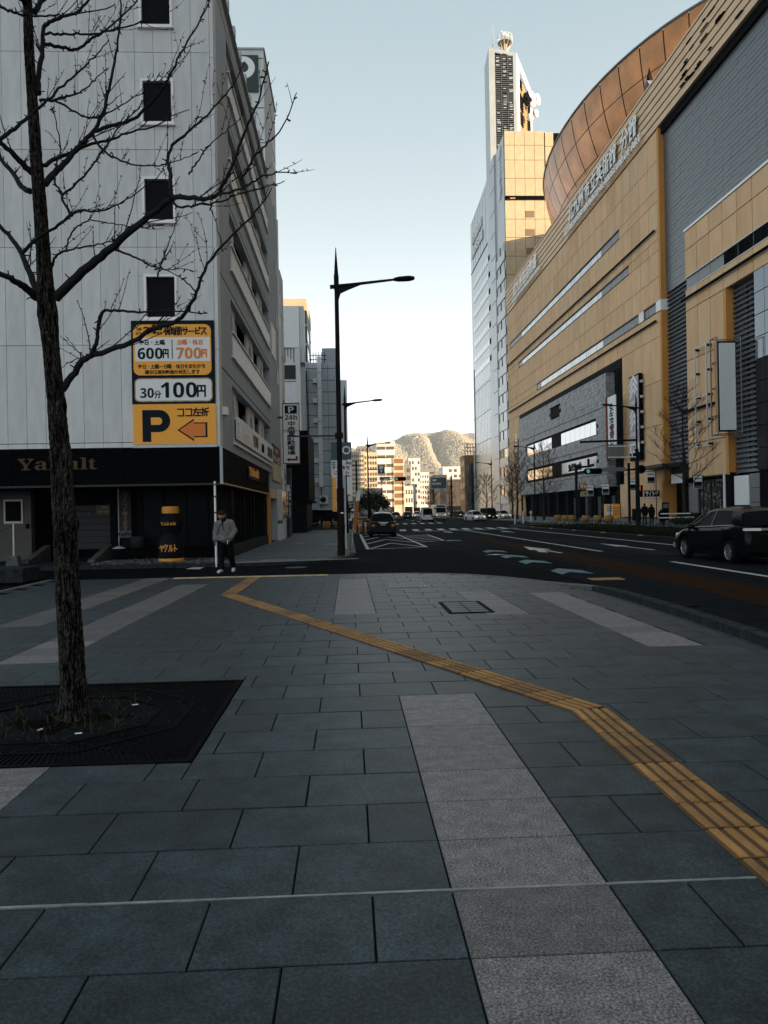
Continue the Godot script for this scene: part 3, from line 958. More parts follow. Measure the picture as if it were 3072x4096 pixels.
# ---------- the parking house on the left
func parking_house() -> void:
	var b := thing("parking_house", "pale grey multi storey parking house with slatted dark shop band at street level", "building", Vector3(-3.96, 0, -24.1))
	b.position = Vector3.ZERO
	# core behind the front panels
	bx("wall", -18, -4.22, 3.62, 18.9, -24.5, -24.16, M.joint, b)
	bx("roof", -18, -3.9, 18.9, 19.15, -40.0, -24.02, M.wall2, b)
	bx("back_wall", -18.0, -17.6, 0, 18.9, -46, -24.5, M.wall_side, b)
	# front panels
	var xs := []
	for i in 25:
		xs.append(-4.06 - 0.576 * i)
	var mats := []
	for i in 4:
		var k: float = [0.96, 1.0, 1.03, 0.98][i]
		mats.append(mt(0.68 * k, 0.695 * k, 0.715 * k, 0.75, "streak", Vector3(0.35, 0.09, 0.35)))
	var wins := [[7.56, 8.9], [10.57, 11.92], [13.6, 14.95], [16.6, 17.95]]
	for f in 5:
		var y0 := 3.76 + 3.015 * f
		for i in 24:
			var x1: float = xs[i]
			var x0: float = xs[i + 1]
			var spans := [[y0, y0 + 3.015]]
			if (x0 + x1) / 2 > -6.3 and (x0 + x1) / 2 < -5.1:
				for w in wins:
					if w[0] > y0 and w[1] < y0 + 3.015:
						spans = [[y0, w[0]], [w[1], y0 + 3.015]]
			for s in spans:
				bx("wall_panel", x0 + 0.006, x1 - 0.006, s[0] + 0.008, s[1] - 0.008, -24.16, -24.1, mats[rng.randi_range(0, 3)], b)
	for i in 24:
		bx("wall_panel", xs[i + 1] + 0.006, xs[i] - 0.006, 3.6, 3.744, -24.16, -24.08, M.wall2, b)
	for f in 6:
		var y0 := 3.6 + 3.015 * f
		bx("corner_panel", -4.05, -3.94, y0 + 0.006, minf(y0 + 3.009, 18.9), -24.6, -24.08, mats[1], b)
	for w in wins:
		bx("wall_panel", -6.36, -6.19, w[0], w[1], -24.16, -24.1, mats[1], b)
		var wn := bx("window", -6.13, -5.24, w[0] + 0.02, w[1] - 0.02, -24.26, -24.2, M.window_glass, b)
		var m := MB.new()
		for e in [[-6.19, -6.12], [-5.25, -5.18]]:
			m.ext(e[0], e[1], w[0] - 0.03, w[1] + 0.03, -24.24, -24.04)
		m.ext(-6.12, -5.25, w[1] - 0.04, w[1] + 0.03, -24.24, -24.04)
		m.ext(-6.12, -5.25, w[0] - 0.03, w[0] + 0.05, -24.24, -24.02)
		part("frame", m, M.white, wn)
		m = MB.new()
		m.prism(PackedVector2Array([Vector2(-5.75, w[1] - 0.3), Vector2(-5.61, w[1] - 0.3), Vector2(-5.68, w[1] - 0.17)]), -24.2, -24.195)
		part("triangle_mark", m, M.red_dark, wn)
		m = MB.new()
		m.ext(-6.24, -5.13, w[0] - 0.07, w[0] - 0.03, -24.2, -23.98)
		part("sill", m, M.white, wn)
	# side wall: piers at both ends, beams between the open decks
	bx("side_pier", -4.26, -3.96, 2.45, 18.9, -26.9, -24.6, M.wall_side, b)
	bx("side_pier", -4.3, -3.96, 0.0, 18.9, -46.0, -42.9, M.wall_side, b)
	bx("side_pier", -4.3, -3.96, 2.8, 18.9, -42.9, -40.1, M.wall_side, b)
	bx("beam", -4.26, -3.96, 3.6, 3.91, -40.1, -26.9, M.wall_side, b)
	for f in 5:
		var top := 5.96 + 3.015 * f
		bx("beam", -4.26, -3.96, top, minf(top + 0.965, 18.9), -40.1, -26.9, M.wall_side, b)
		bx("deck", -17.6, -4.26, top + 0.05, top + 0.4, -46, -24.5, M.dark, b)
		var m := MB.new()
		m.ext(-3.99, -3.955, top + 0.2, top + 0.24, -40.0, -24.6)
		part("joint_line", m, M.joint, b)
		var gp := top - 2.05
		for i in 12:
			bx("parapet_panel", -3.97, -3.92, gp + 0.05, gp + 0.84, -26.95 - 1.096 * (i + 1) + 0.02, -26.95 - 1.096 * i, M.pale_metal, b)
		for y in [gp + 0.86, gp]:
			bx("rail", -3.99, -3.87, y, y + 0.05, -40.1, -26.9, M.white, b)
		for a in [[-27.0, -28.9], [-32.2, -34.3], [-36.6, -38.3]]:
			var z0: float = a[1]
			var z1: float = a[0]
			var w := z1 - z0
			m = MB.new()
			var P := PackedVector2Array([Vector2(0, gp), Vector2(0, top), Vector2(w, top), Vector2(w, gp), Vector2(w * 0.76, gp), Vector2(w * 0.75, gp + 1.2), Vector2(w * 0.66, gp + 1.6), Vector2(w * 0.5, gp + 1.82), Vector2(w * 0.34, gp + 1.6), Vector2(w * 0.25, gp + 1.2), Vector2(w * 0.24, gp)])
			m.prism(P, -0.05, 0.05, Transform3D(EAST, Vector3(-4.16, 0, z1)))
			part("arched_brace", m, M.wall, b)
		for z in [-30.2, -35.6, -39.2]:
			bx("column", -4.75, -4.3, gp, top, z - 0.5, z + 0.5, M.wall, b)
	bx("deck_wall", -11.0, -10.8, 3.6, 18.9, -46, -24.6, M.dark, b)
	for z in [-26.0, -32.0, -38.0]:
		bx("column", -9.0, -8.4, 3.6, 18.9, z - 0.3, z + 0.3, M.wall_side, b)
	# roof line caps and drain
	for i in 9:
		bx("roof_lamp", -4.0, -3.86, 19.1, 19.45, -27.2 - 1.55 * i, -26.95 - 1.55 * i, M.wall_side, b)
	bx("coping", -4.05, -3.83, 18.86, 18.9, -40.1, -24.0, M.pale_metal, b)
	# the head house with the letter
	bx("head_house", -10.0, -3.96, 18.9, 25.4, -46.0, -39.9, M.wall, b)
	bx("coping", -10.05, -3.9, 25.4, 25.5, -46.1, -39.84, M.wall_side, b)
	for y in [20.6, 22.4, 24.95]:
		bx("joint_line", -9.9, -3.98, y, y + 0.03, -39.9, -39.885, M.joint, b)
	for y in [9.0, 12.2, 15.2, 18.4]:
		var w := bx("window", -3.97, -3.94, y, y + 0.75, -45.0, -44.2, M.dark_pane, b)
		bx("frame", -3.955, -3.925, y - 0.06, y, -45.05, -44.15, M.white, w)
	for i in 3:
		bx("side_board", -3.97, -3.93, 20.4 + 0.9 * i, 21.1 + 0.9 * i, -45.6 , -43.9, M.sign_white, b)
	bx("poster_frame", -3.97, -3.92, 10.0, 11.7, -43.4, -41.2, M.sign_white, b)
	bx("wall_box", -3.97, -3.8, 4.65, 4.9, -25.0, -24.6, M.white, b)
	bx("pipe_conduit", -3.96, -3.88, 3.6, 18.9, -45.9, -45.8, M.white, b)
	# slatted band over the shop
	bx("fascia_back", -18, -4.0, 2.46, 3.58, -24.14, -24.06, M.dark, b)
	bx("fascia_back", -4.05, -3.94, 2.46, 3.58, -38.1, -24.1, M.dark, b)
	var m := MB.new()
	var ms := MB.new()
	for i in 24:
		var y := 2.5 + 0.0455 * i
		m.quad(Vector3(-18, y, -24.0), Vector3(-18, y + 0.03, -24.03), Vector3(-3.95, y + 0.03, -24.03), Vector3(-3.95, y, -24.0))
		m.ext(-18, -3.95, y, y + 0.012, -24.06, -23.99)
		ms.ext(-3.94, -3.865, y, y + 0.012, -38.05, -24.0)
		ms.quad(Vector3(-3.87, y, -38.05), Vector3(-3.9, y + 0.03, -38.05), Vector3(-3.9, y + 0.03, -24.0), Vector3(-3.87, y, -24.0))
	stuff(part("fascia_slats", m, M.fascia, b))
	stuff(part("fascia_slats", ms, M.fascia, b))
	bx("corner_trim", -3.95, -3.86, 2.44, 3.6, -24.0, -23.96, M.wall_side, b)
	for x in [-10.3, -6.9, -7.03 - 7.0]:
		bx("fascia_joint", x, x + 0.03, 2.5, 3.58, -24.0, -23.975, M.black, b)
	bx("fascia_edge", -3.96, -3.84, 2.42, 2.47, -38.1, -23.97, M.tactile_pale, b)
	bx("fascia_edge", -18, -3.96, 2.4, 2.46, -24.06, -23.98, M.iron2, b)
	bx("soffit", -18, -4.05, 2.42, 2.46, -46, -24.06, M.dark, b)
	var big := latin("lettering", "Yakult", 0.36, mt(0.06, 0.026, 0.005, 0.7), b, Vector3(-8.86, 2.94, -23.95), Basis(), 1.45, "Droid Serif", 0.05)
	big.name = "lettering"
	latin("lettering", "Yakult", 0.34, M.orange, b, Vector3(-3.8, 2.98, -31.4), EAST, 2.0, "Droid Serif", 0.05)
	bx("letter_box", -3.87, -3.81, 2.86, 3.26, -33.3, -29.7, M.fascia, b)
	# recessed shop front
	bx("floor_slab", -18, -4.05, -0.12, 0.02, -46, -25.4, M.kerb, b)
	bx("shop_wall", -18, -10.84, 0.02, 2.42, -27.1, -26.8, mt(0.1, 0.1, 0.095, 0.8, "streak"), b)
	bx("shop_wall", -18, -8.3, 0.02, 2.42, -29.5, -29.2, M.dark, b)
	bx("shop_wall", -8.2, -7.85, 0.02, 2.42, -29.2, -26.85, M.dark, b)
	var pf := bx("notice_frame", -11.74, -11.1, 1.3, 2.12, -26.8, -26.76, M.pale_metal, b)
	bx("notice", -11.68, -11.16, 1.38, 2.06, -26.76, -26.75, M.dark, pf)
	bx("switch_box", -11.0, -10.9, 1.12, 1.28, -26.8, -26.72, M.dark, b)
	for i in 7:
		bx("shutter_slat", -9.55, -8.22, 0.36 + 0.22 * i, 0.565 + 0.22 * i, -27.4, -27.34, M.iron2, b)
	bx("shutter_head", -9.55, -8.22, 1.9, 2.42, -27.45, -27.34, M.dark, b)
	for i in 5:
		var g := bx("window", -7.82 + 0.75 * i, -7.12 + 0.75 * i, 0.42, 2.42, -26.86, -26.83, M.dark_pane, b)
		bx("frame", -7.12 + 0.75 * i, -7.07 + 0.75 * i, 0.4, 2.42, -26.9, -26.8, M.dark, g)
	bx("plinth", -7.85, -4.05, 0.0, 0.42, -27.0, -26.6, M.black, b)
	bx("plinth", -4.35, -4.05, 0.0, 0.42, -39.9, -27.0, M.kerb, b)
	bx("corner_post", -4.4, -4.05, 0.42, 2.42, -27.5, -26.86, M.dark, b)
	for i in 11:
		var z := -27.5 - 1.02 * i
		var g := bx("window", -4.2, -4.17, 0.44, 2.42, z - 0.98, z - 0.06, M.mirror_dark if M.has("mirror_dark") else M.dark_glass, b)
		bx("frame", -4.22, -4.1, 0.42, 2.42, z - 0.06 if i % 3 else z - 0.22, z, M.dark, g)
	bx("door_reveal", -4.1, -3.98, 0.0, 2.8, -39.6, -38.9, M.panel_side, b)
	bx("door", -4.5, -4.4, 0.02, 2.3, -42.7, -40.0, M.dark, b)
	bx("door_head", -4.3, -3.97, 2.3, 2.8, -42.9, -39.6, M.cream, b)
	var pc := bx("poster_case", -3.96, -3.7, 1.1, 2.85, -45.9, -43.1, M.pale_metal, b)
	bx("poster", -3.7, -3.685, 1.2, 2.75, -45.75, -43.25, M.mirror, pc)
	bx("utility_base", -3.98, -3.78, 0.0, 0.9, -45.9, -43.0, M.wall, b)
	# things fixed to it, each its own
	var t := thing("roof_sign", "dark green roof sign with a big white letter P on the parking house", "sign", Vector3(-5.2, 23.2, -39.86))
	bx("board", -1.1, 0.97, 0, 1.9, -0.03, 0.03, mt(0.02, 0.04, 0.035, 0.6), t)
	m = MB.new()
	var P := PackedVector2Array()
	for i in 13:
		var a := PI / 2 - PI * i / 12.0
		P.append(Vector2(0.22 + cos(a) * 0.58, 1.25 + sin(a) * 0.57))
	P.append(Vector2(-0.25, 0.68)); P.append(Vector2(-0.25, 0.1)); P.append(Vector2(-0.62, 0.1)); P.append(Vector2(-0.62, 1.82))
	m.prism(P, 0.032, 0.05)
	part("letter", m, M.white, t)
	m = MB.new()
	P = PackedVector2Array()
	for i in 13:
		var a := PI / 2 - PI * i / 12.0
		P.append(Vector2(0.2 + cos(a) * 0.27, 1.25 + sin(a) * 0.26))
	P.append(Vector2(-0.25, 0.99)); P.append(Vector2(-0.25, 1.51))
	m.prism(P, 0.051, 0.056)
	part("counter", m, mt(0.02, 0.04, 0.035, 0.6), t)
	t = thing("side_banner", "long white banner about all day parking under the lowest open deck", "banner", Vector3(-3.85, 4.1, -26.95))
	m = MB.new()
	for i in 13:
		m.ext(-0.01 + 0.008 * (i % 2), 0.01 + 0.008 * (i % 2), 0.0, 0.82, -i - 1.01, -i)
	part("cloth", m, M.sign_white, t)
	m = MB.new()
	glyphs(m, "時間営業", 1.35, 0.7, 0.62, 0.56, 0.09)
	glyphs(m, "円", 6.6, 0.6, 0.6, 0.46, 0.09)
	glyphs(m, "で", 9.0, 0.6, 0.5, 0.4, 0.06)
	part("lettering", m, M.white, t, Vector3(0.024, 0, 0), EAST)
	latin("lettering", "24", 0.6, M.white, t, Vector3(0.026, 0.12, -0.75), EAST, 1.2)
	latin("lettering", "100", 0.5, M.red_dark, t, Vector3(0.026, 0.15, -5.4), EAST, 1.6)
	latin("lettering", "600", 0.4, M.dark, t, Vector3(0.026, 0.15, -8.1), EAST, 1.2)
	latin("lettering", "800", 0.5, M.iron2, t, Vector3(0.026, 0.15, -11.3), EAST, 2.0)
	t = thing("side_signboard", "brown and cream signboard on the street wall of the parking house", "sign", Vector3(-3.93, 3.25, -40.3))
	bx("board", 0, 0.05, 0, 0.95, -4.4, 0, M.cream, t)
	bx("head", 0, 0.055, 0.95, 1.9, -4.4, 0, M.red_dark, t)
	m = MB.new()
	glyphs(m, "サービス", 0.9, 1.72, 0.4, 0.2, 0.05)
	glyphs(m, "サービス", 0.5, 1.35, 0.75, 0.36, 0.08)
	part("lettering", m, M.sign_white, t, Vector3(0.058, 0, 0), EAST)

# ---------- the yellow price sign
func price_sign() -> void:
	var t := thing("price_sign", "large orange and black parking price sign on the grey wall", "sign", Vector3(-6.6, 3.68, -24.07))
	bx("board", 0.0, 2.53, 1.24, 3.82, -0.03, 0.04, M.navy, t)
	bx("lower_board", 0.02, 2.55, 0.0, 1.24, -0.03, 0.045, M.orange, t)
	bx("lower_trim", 0.0, 2.57, -0.1, 0.0, -0.03, 0.03, M.pale_metal, t)
	var m := MB.new()
	m.prism(rounded(0.06, 2.44, 2.13, 3.7, 0.2), 0.04, 0.046)
	part("upper_panel", m, M.orange, t)
	bx("white_field", 0.115, 2.4, 2.56, 3.3, 0.046, 0.05, M.sign_white, t)
	m = MB.new()
	m.prism(rounded(0.08, 2.46, 1.31, 2.04, 0.15), 0.04, 0.045)
	part("rim", m, M.tactile_pale, t)
	m = MB.new()
	m.prism(rounded(0.115, 2.425, 1.345, 2.005, 0.12), 0.045, 0.05)
	part("middle_panel", m, M.sign_white, t)
	m = MB.new()
	glyphs(m, "長時間", 1.0, 3.61, 0.165, 0.23, 0.035)
	glyphs(m, "サービス", 1.56, 3.6, 0.17, 0.21, 0.037)
	glyphs(m, "時間", 0.79, 3.6, 0.075, 0.085, 0.014)
	glyphs(m, "まで", 0.79, 3.47, 0.075, 0.085, 0.014)
	glyphs(m, "入庫", 0.16, 3.6, 0.075, 0.085, 0.014)
	glyphs(m, "から", 0.16, 3.47, 0.075, 0.085, 0.014)
	glyphs(m, "平日・土曜", 0.24, 3.21, 0.135, 0.13, 0.024, false, 1.2)
	glyphs(m, "円", 0.96, 2.95, 0.16, 0.28, 0.042)
	glyphs(m, "平日・土曜〜日曜・祝日をまたがる", 0.2, 2.46, 0.115, 0.115, 0.017)
	glyphs(m, "場合は追加料金が発生します", 0.41, 2.29, 0.115, 0.115, 0.017)
	glyphs(m, "分", 0.69, 1.64, 0.18, 0.21, 0.032)
	glyphs(m, "円", 1.98, 1.83, 0.25, 0.36, 0.055)
	m.ext(1.235, 1.26, 2.63, 3.22, 0, 0.004)
	part("lettering", m, M.navy, t, Vector3(0, 0, 0.054))
	m = MB.new()
	glyphs(m, "日曜・祝日", 1.4, 3.21, 0.135, 0.13, 0.026, false, 1.2)
	glyphs(m, "円", 2.14, 2.94, 0.15, 0.26, 0.042)
	part("lettering", m, M.deep_orange, t, Vector3(0, 0, 0.054))
	latin("lettering", "24", 0.23, M.navy, t, Vector3(0.57, 3.4, 0.055), Basis(), 1.25)
	latin("lettering", "600", 0.34, M.navy, t, Vector3(0.57, 2.64, 0.055), Basis(), 1.02)
	latin("lettering", "700", 0.34, M.deep_orange, t, Vector3(1.75, 2.64, 0.055), Basis(), 1.02)
	latin("lettering", "30", 0.3, M.navy, t, Vector3(0.46, 1.44, 0.055), Basis(), 0.95)
	latin("lettering", "100", 0.47, M.navy, t, Vector3(1.42, 1.44, 0.055), Basis(), 1.08)
	m = MB.new()
	glyphs(m, "ココ左折", 1.36, 1.1, 0.22, 0.23, 0.04)
	part("lettering", m, M.navy, t, Vector3(0, 0, 0.05))
	# the big letter and the arrow
	m = MB.new()
	var P := PackedVector2Array([Vector2(0.3, 0.08), Vector2(0.3, 1.06)])
	for i in 11:
		var a := PI / 2 - PI * i / 10.0
		P.append(Vector2(0.82 + cos(a) * 0.33, 0.72 + sin(a) * 0.34))
	P.append(Vector2(0.56, 0.38)); P.append(Vector2(0.56, 0.08))
	m.prism(P, 0.046, 0.052)
	part("letter", m, M.navy, t)
	m = MB.new()
	m.prism(rounded(0.56, 0.9, 0.6, 0.83, 0.1), 0.053, 0.056)
	m.ext(0.56, 0.7, 0.6, 0.83, 0.052, 0.0555)
	part("counter", m, M.orange, t)
	for k in 2:
		m = MB.new()
		var a := PackedVector2Array()
		for q in [[1.36, 0.43], [1.87, 0.78], [1.87, 0.66], [2.28, 0.66], [2.28, 0.2], [1.87, 0.2], [1.87, 0.08]]:
			var p := Vector2(q[0], q[1])
			if k == 1:
				p = Vector2(1.87, 0.43) + (p - Vector2(1.87, 0.43)) * Vector2(0.86, 0.84)
			a.append(p)
		m.prism(a, 0.046 + 0.007 * k, 0.052 + 0.007 * k)
		part("arrow_edge" if k == 0 else "arrow", m, M.navy if k == 0 else M.deep_orange, t)

# ---------- other houses along the left side
func left_street() -> void:
	var b := thing("narrow_house", "slim pale house with drain pipe next to the parking house", "building")
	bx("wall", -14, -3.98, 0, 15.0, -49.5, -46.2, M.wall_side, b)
	bx("side_panel", -3.98, -3.9, 3.0, 16.2, -48.9, -46.6, M.wall, b)
	for i in 5:
		bx("panel_joint", -3.9, -3.89, 3.2 + 2.6 * i, 3.24 + 2.6 * i, -48.9, -46.6, M.joint, b)
	var m := MB.new()
	m.seg(Vector3(-3.9, 0.2, -46.35), Vector3(-3.9, 14.6, -46.35), 0.06)
	part("drain_pipe", m, M.white, b)
	b = thing("bank_pylon", "dark green bank pylon with white vertical writing by the pavement", "sign", Vector3(-3.95, 0, -50.2))
	bx("board", -0.28, 0.24, 0.0, 4.4, -0.3, 0.0, mt(0.025, 0.035, 0.038, 0.4), b)
	m = MB.new()
	glyphs(m, "福岡中央銀行", -0.2, 3.3, 0.36, 0.3, 0.045, true, 1.18)
	part("lettering", m, M.sign_white, b, Vector3(0, 0, 0.01))
	b = thing("dark_corner_house", "low black clad house on the left corner behind the vertical parking sign", "building")
	bx("wall", -12, -2.95, 2.4, 7.7, -68, -58, M.black, b)
	bx("shop_front", -12, -3.2, 0, 2.4, -67.8, -58.4, M.dark, b)
	for i in 4:
		var w := bx("window", -3.19, -3.16, 0.4, 2.2, -60.6 - 1.9 * i, -59.0 - 1.9 * i, M.dark_pane, b)
		bx("frame", -3.2, -3.13, 0.3, 2.3, -58.98 - 1.9 * i, -58.9 - 1.9 * i, M.iron2, w)
	bx("awning", -4.6, -2.7, 2.3, 2.42, -66, -58.2, M.iron, b)
	b = thing("stained_tower", "stained concrete stair tower with a large blank white billboard on its roof", "building")
	bx("wall", -12, -4.95, 0, 19.6, -94, -84, M.wall2, b)
	bx("pilaster", -5.4, -4.95, 0, 19.4, -84.0, -83.6, M.wall, b)
	bx("louvre_panel", -6.9, -5.5, 16.1, 17.6, -84.05, -83.9, M.iron2, b)
	for i in 5:
		bx("floor_joint", -8, -4.9, 3.0 + 3.2 * i, 3.06 + 3.2 * i, -84.02, -83.97, M.joint, b)
	for i in 6:
		bx("water_stain", -7.3 + 0.32 * i, -7.2 + 0.32 * i, 18.6 - 0.35 * (i % 3), 19.6, -84.012, -83.99, M.kerb, b)
	var bb := bx("billboard", -7.3, -5.0, 19.5, 24.0, -85, -83.8, M.sign_white, b)
	bx("billboard_side", -4.98, -4.5, 17.9, 24.0, -86.5, -83.9, M.pale_metal, bb)
	b = thing("duct_house", "grey panelled house with a tall square vent duct on its blank wall", "building")
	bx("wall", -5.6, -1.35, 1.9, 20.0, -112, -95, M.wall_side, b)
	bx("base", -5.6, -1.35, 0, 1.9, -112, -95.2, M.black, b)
	bx("base_ledge", -3.8, -1.3, 1.86, 1.95, -95, -94.85, M.wall, b)
	for i in 12:
		bx("wall_joint", -5.5, -1.36, 3.3 + 1.45 * i, 3.36 + 1.45 * i, -95.0, -94.98, M.joint, b)
	for i in 3:
		bx("wall_joint", -4.7 + 1.2 * i, -4.67 + 1.2 * i, 2.0, 19.9, -95.0, -94.985, M.joint, b)
	for i in 8:
		bx("duct", -3.55 + 0.07 * (i % 1), -3.05, 4.7 + 2.0 * i, 6.66 + 2.0 * i, -94.98, -94.5, M.wall, b)
	for i in 6:
		var ob := bx("vent_hood", -4.1, -3.6, 5.2 + 2.45 * i, 5.75 + 2.45 * i, -94.98, -94.55, M.wall, b)
		bx("hood_mouth", -4.0, -3.7, 5.16 + 2.45 * i, 5.2 + 2.45 * i, -94.9, -94.6, M.black, ob)
	m = MB.new()
	m.seg(Vector3(-4.75, 11.0, -94.8), Vector3(-4.9, 19.0, -94.8), 0.09)
	m.seg(Vector3(-3.3, 4.7, -94.7), Vector3(-3.3, 2.1, -94.7), 0.05)
	part("pipe", m, M.iron2, b)
	bx("slab_wall", -1.35, 0.05, 4.6, 18.0, -112, -96, M.tower2, b)
	bx("slab_base", -1.35, 0.0, 0.0, 4.6, -112, -96.4, M.wall_side, b)
	bx("roof_cage", -3.0, -0.9, 20.0, 22.2, -100, -97, mt(0.3, 0.33, 0.35, 0.7), b)
	m = MB.new()
	for i in 6:
		m.seg(Vector3(-4.4 + 0.35 * i, 20, -95.6), Vector3(-4.4 + 0.35 * i, 21.4, -95.6), 0.05)
	m.seg(Vector3(-4.5, 21.0, -95.6), Vector3(-2.4, 21.0, -95.6), 0.05)
	m.seg(Vector3(-4.5, 20.5, -95.6), Vector3(-2.4, 20.5, -95.6), 0.05)
	part("roof_rail", m, M.iron, b)
	var ac := thing("air_conditioner", "white outdoor air conditioner on the grey panelled wall above dark base", "air conditioner", Vector3(-3.0, 2.6, -94.6))
	bx("case", -0.5, 0.5, 0, 1.0, -0.3, 0.1, M.wall, ac)
	m = MB.new()
	m.lathe([[0.0, 0.02], [0.36, 0.02], [0.38, 0.0]], 20)
	part("fan_grille", m, M.iron2, ac, Vector3(-0.1, 0.5, 0.1), Basis(Vector3.RIGHT, PI / 2))
	b = thing("tall_brown_house", "tall grey house behind the billboard with a sunlit top edge", "building")
	bx("wall", -16.8, -10.5, 0, 51.4, -210, -190, M.wall2, b)
	bx("parapet", -17, -9.4, 51.4, 54.3, -211, -189.9, M.cream, b)
	bx("side_wall", -10.5, -9.5, 0, 51.4, -210, -190.1, M.iron2, b)
	for i in 9:
		bx("window", -10.3, -9.45, 7.0 + 4.7 * i, 10.0 + 4.7 * i, -200, -191.5, M.dark_glass, b)
		bx("floor_band", -10.4, -9.4, 10.0 + 4.7 * i, 10.5 + 4.7 * i, -210, -190, M.wall_side, b)

# ---------- distant houses
func facade_house(called: String, label: String, x0: float, x1: float, z: float, depth: float, h: float, wall: Material, win: Material, cols: int, rows: int, side := false, style := 0) -> Node3D:
	var b := thing(called, label, "building", Vector3((x0 + x1) / 2, 0, z))
	var w := x1 - x0
	bx("wall", -w / 2, w / 2, -0.2, h, -depth, 0, wall, b)
	bx("parapet", -w / 2 - 0.15, w / 2 + 0.15, h, h + 0.7, -depth, 0.15, wall, b)
	var fh := (h - 4.0) / rows
	var wm := MB.new()
	var cw := w / cols
	if style == 1:
		wm.ext(-cw * 0.46, cw * 0.46, -fh * 0.2, fh * 0.16, -0.1, 0.06)
	else:
		wm.ext(-cw * 0.3, cw * 0.3, -fh * 0.27, fh * 0.27, -0.1, 0.06)
	var mesh := wm.mesh()
	var dm := MB.new()
	var dn := maxi(2, int(depth / 5.0))
	dm.ext(-0.06, 0.1, -fh * 0.25, fh * 0.25, -depth / dn * 0.32, depth / dn * 0.32)
	var dmesh := dm.mesh()
	for i in rows:
		var y := 4.0 + fh * (i + 0.5)
		for k in cols:
			if style == 2 and (k + i) % 3 == 0:
				continue
			part("window", mesh, win, b, Vector3(-w / 2 + cw * (k + 0.5), y, 0))
		if side:
			for k in dn:
				part("window", dmesh, win, b, Vector3(-w / 2 if x0 > 18 else w / 2, y, -depth / dn * (k + 0.5)))
		if style == 3:
			bx("balcony", -w / 2, w / 2, y - fh * 0.5, y - fh * 0.12, 0.0, 1.1, wall, b)
	bx("shop_front", -w / 2 + 0.3, w / 2 - 0.3, 0.3, 3.2, -0.1, 0.08, M.dark_glass, b)
	return b

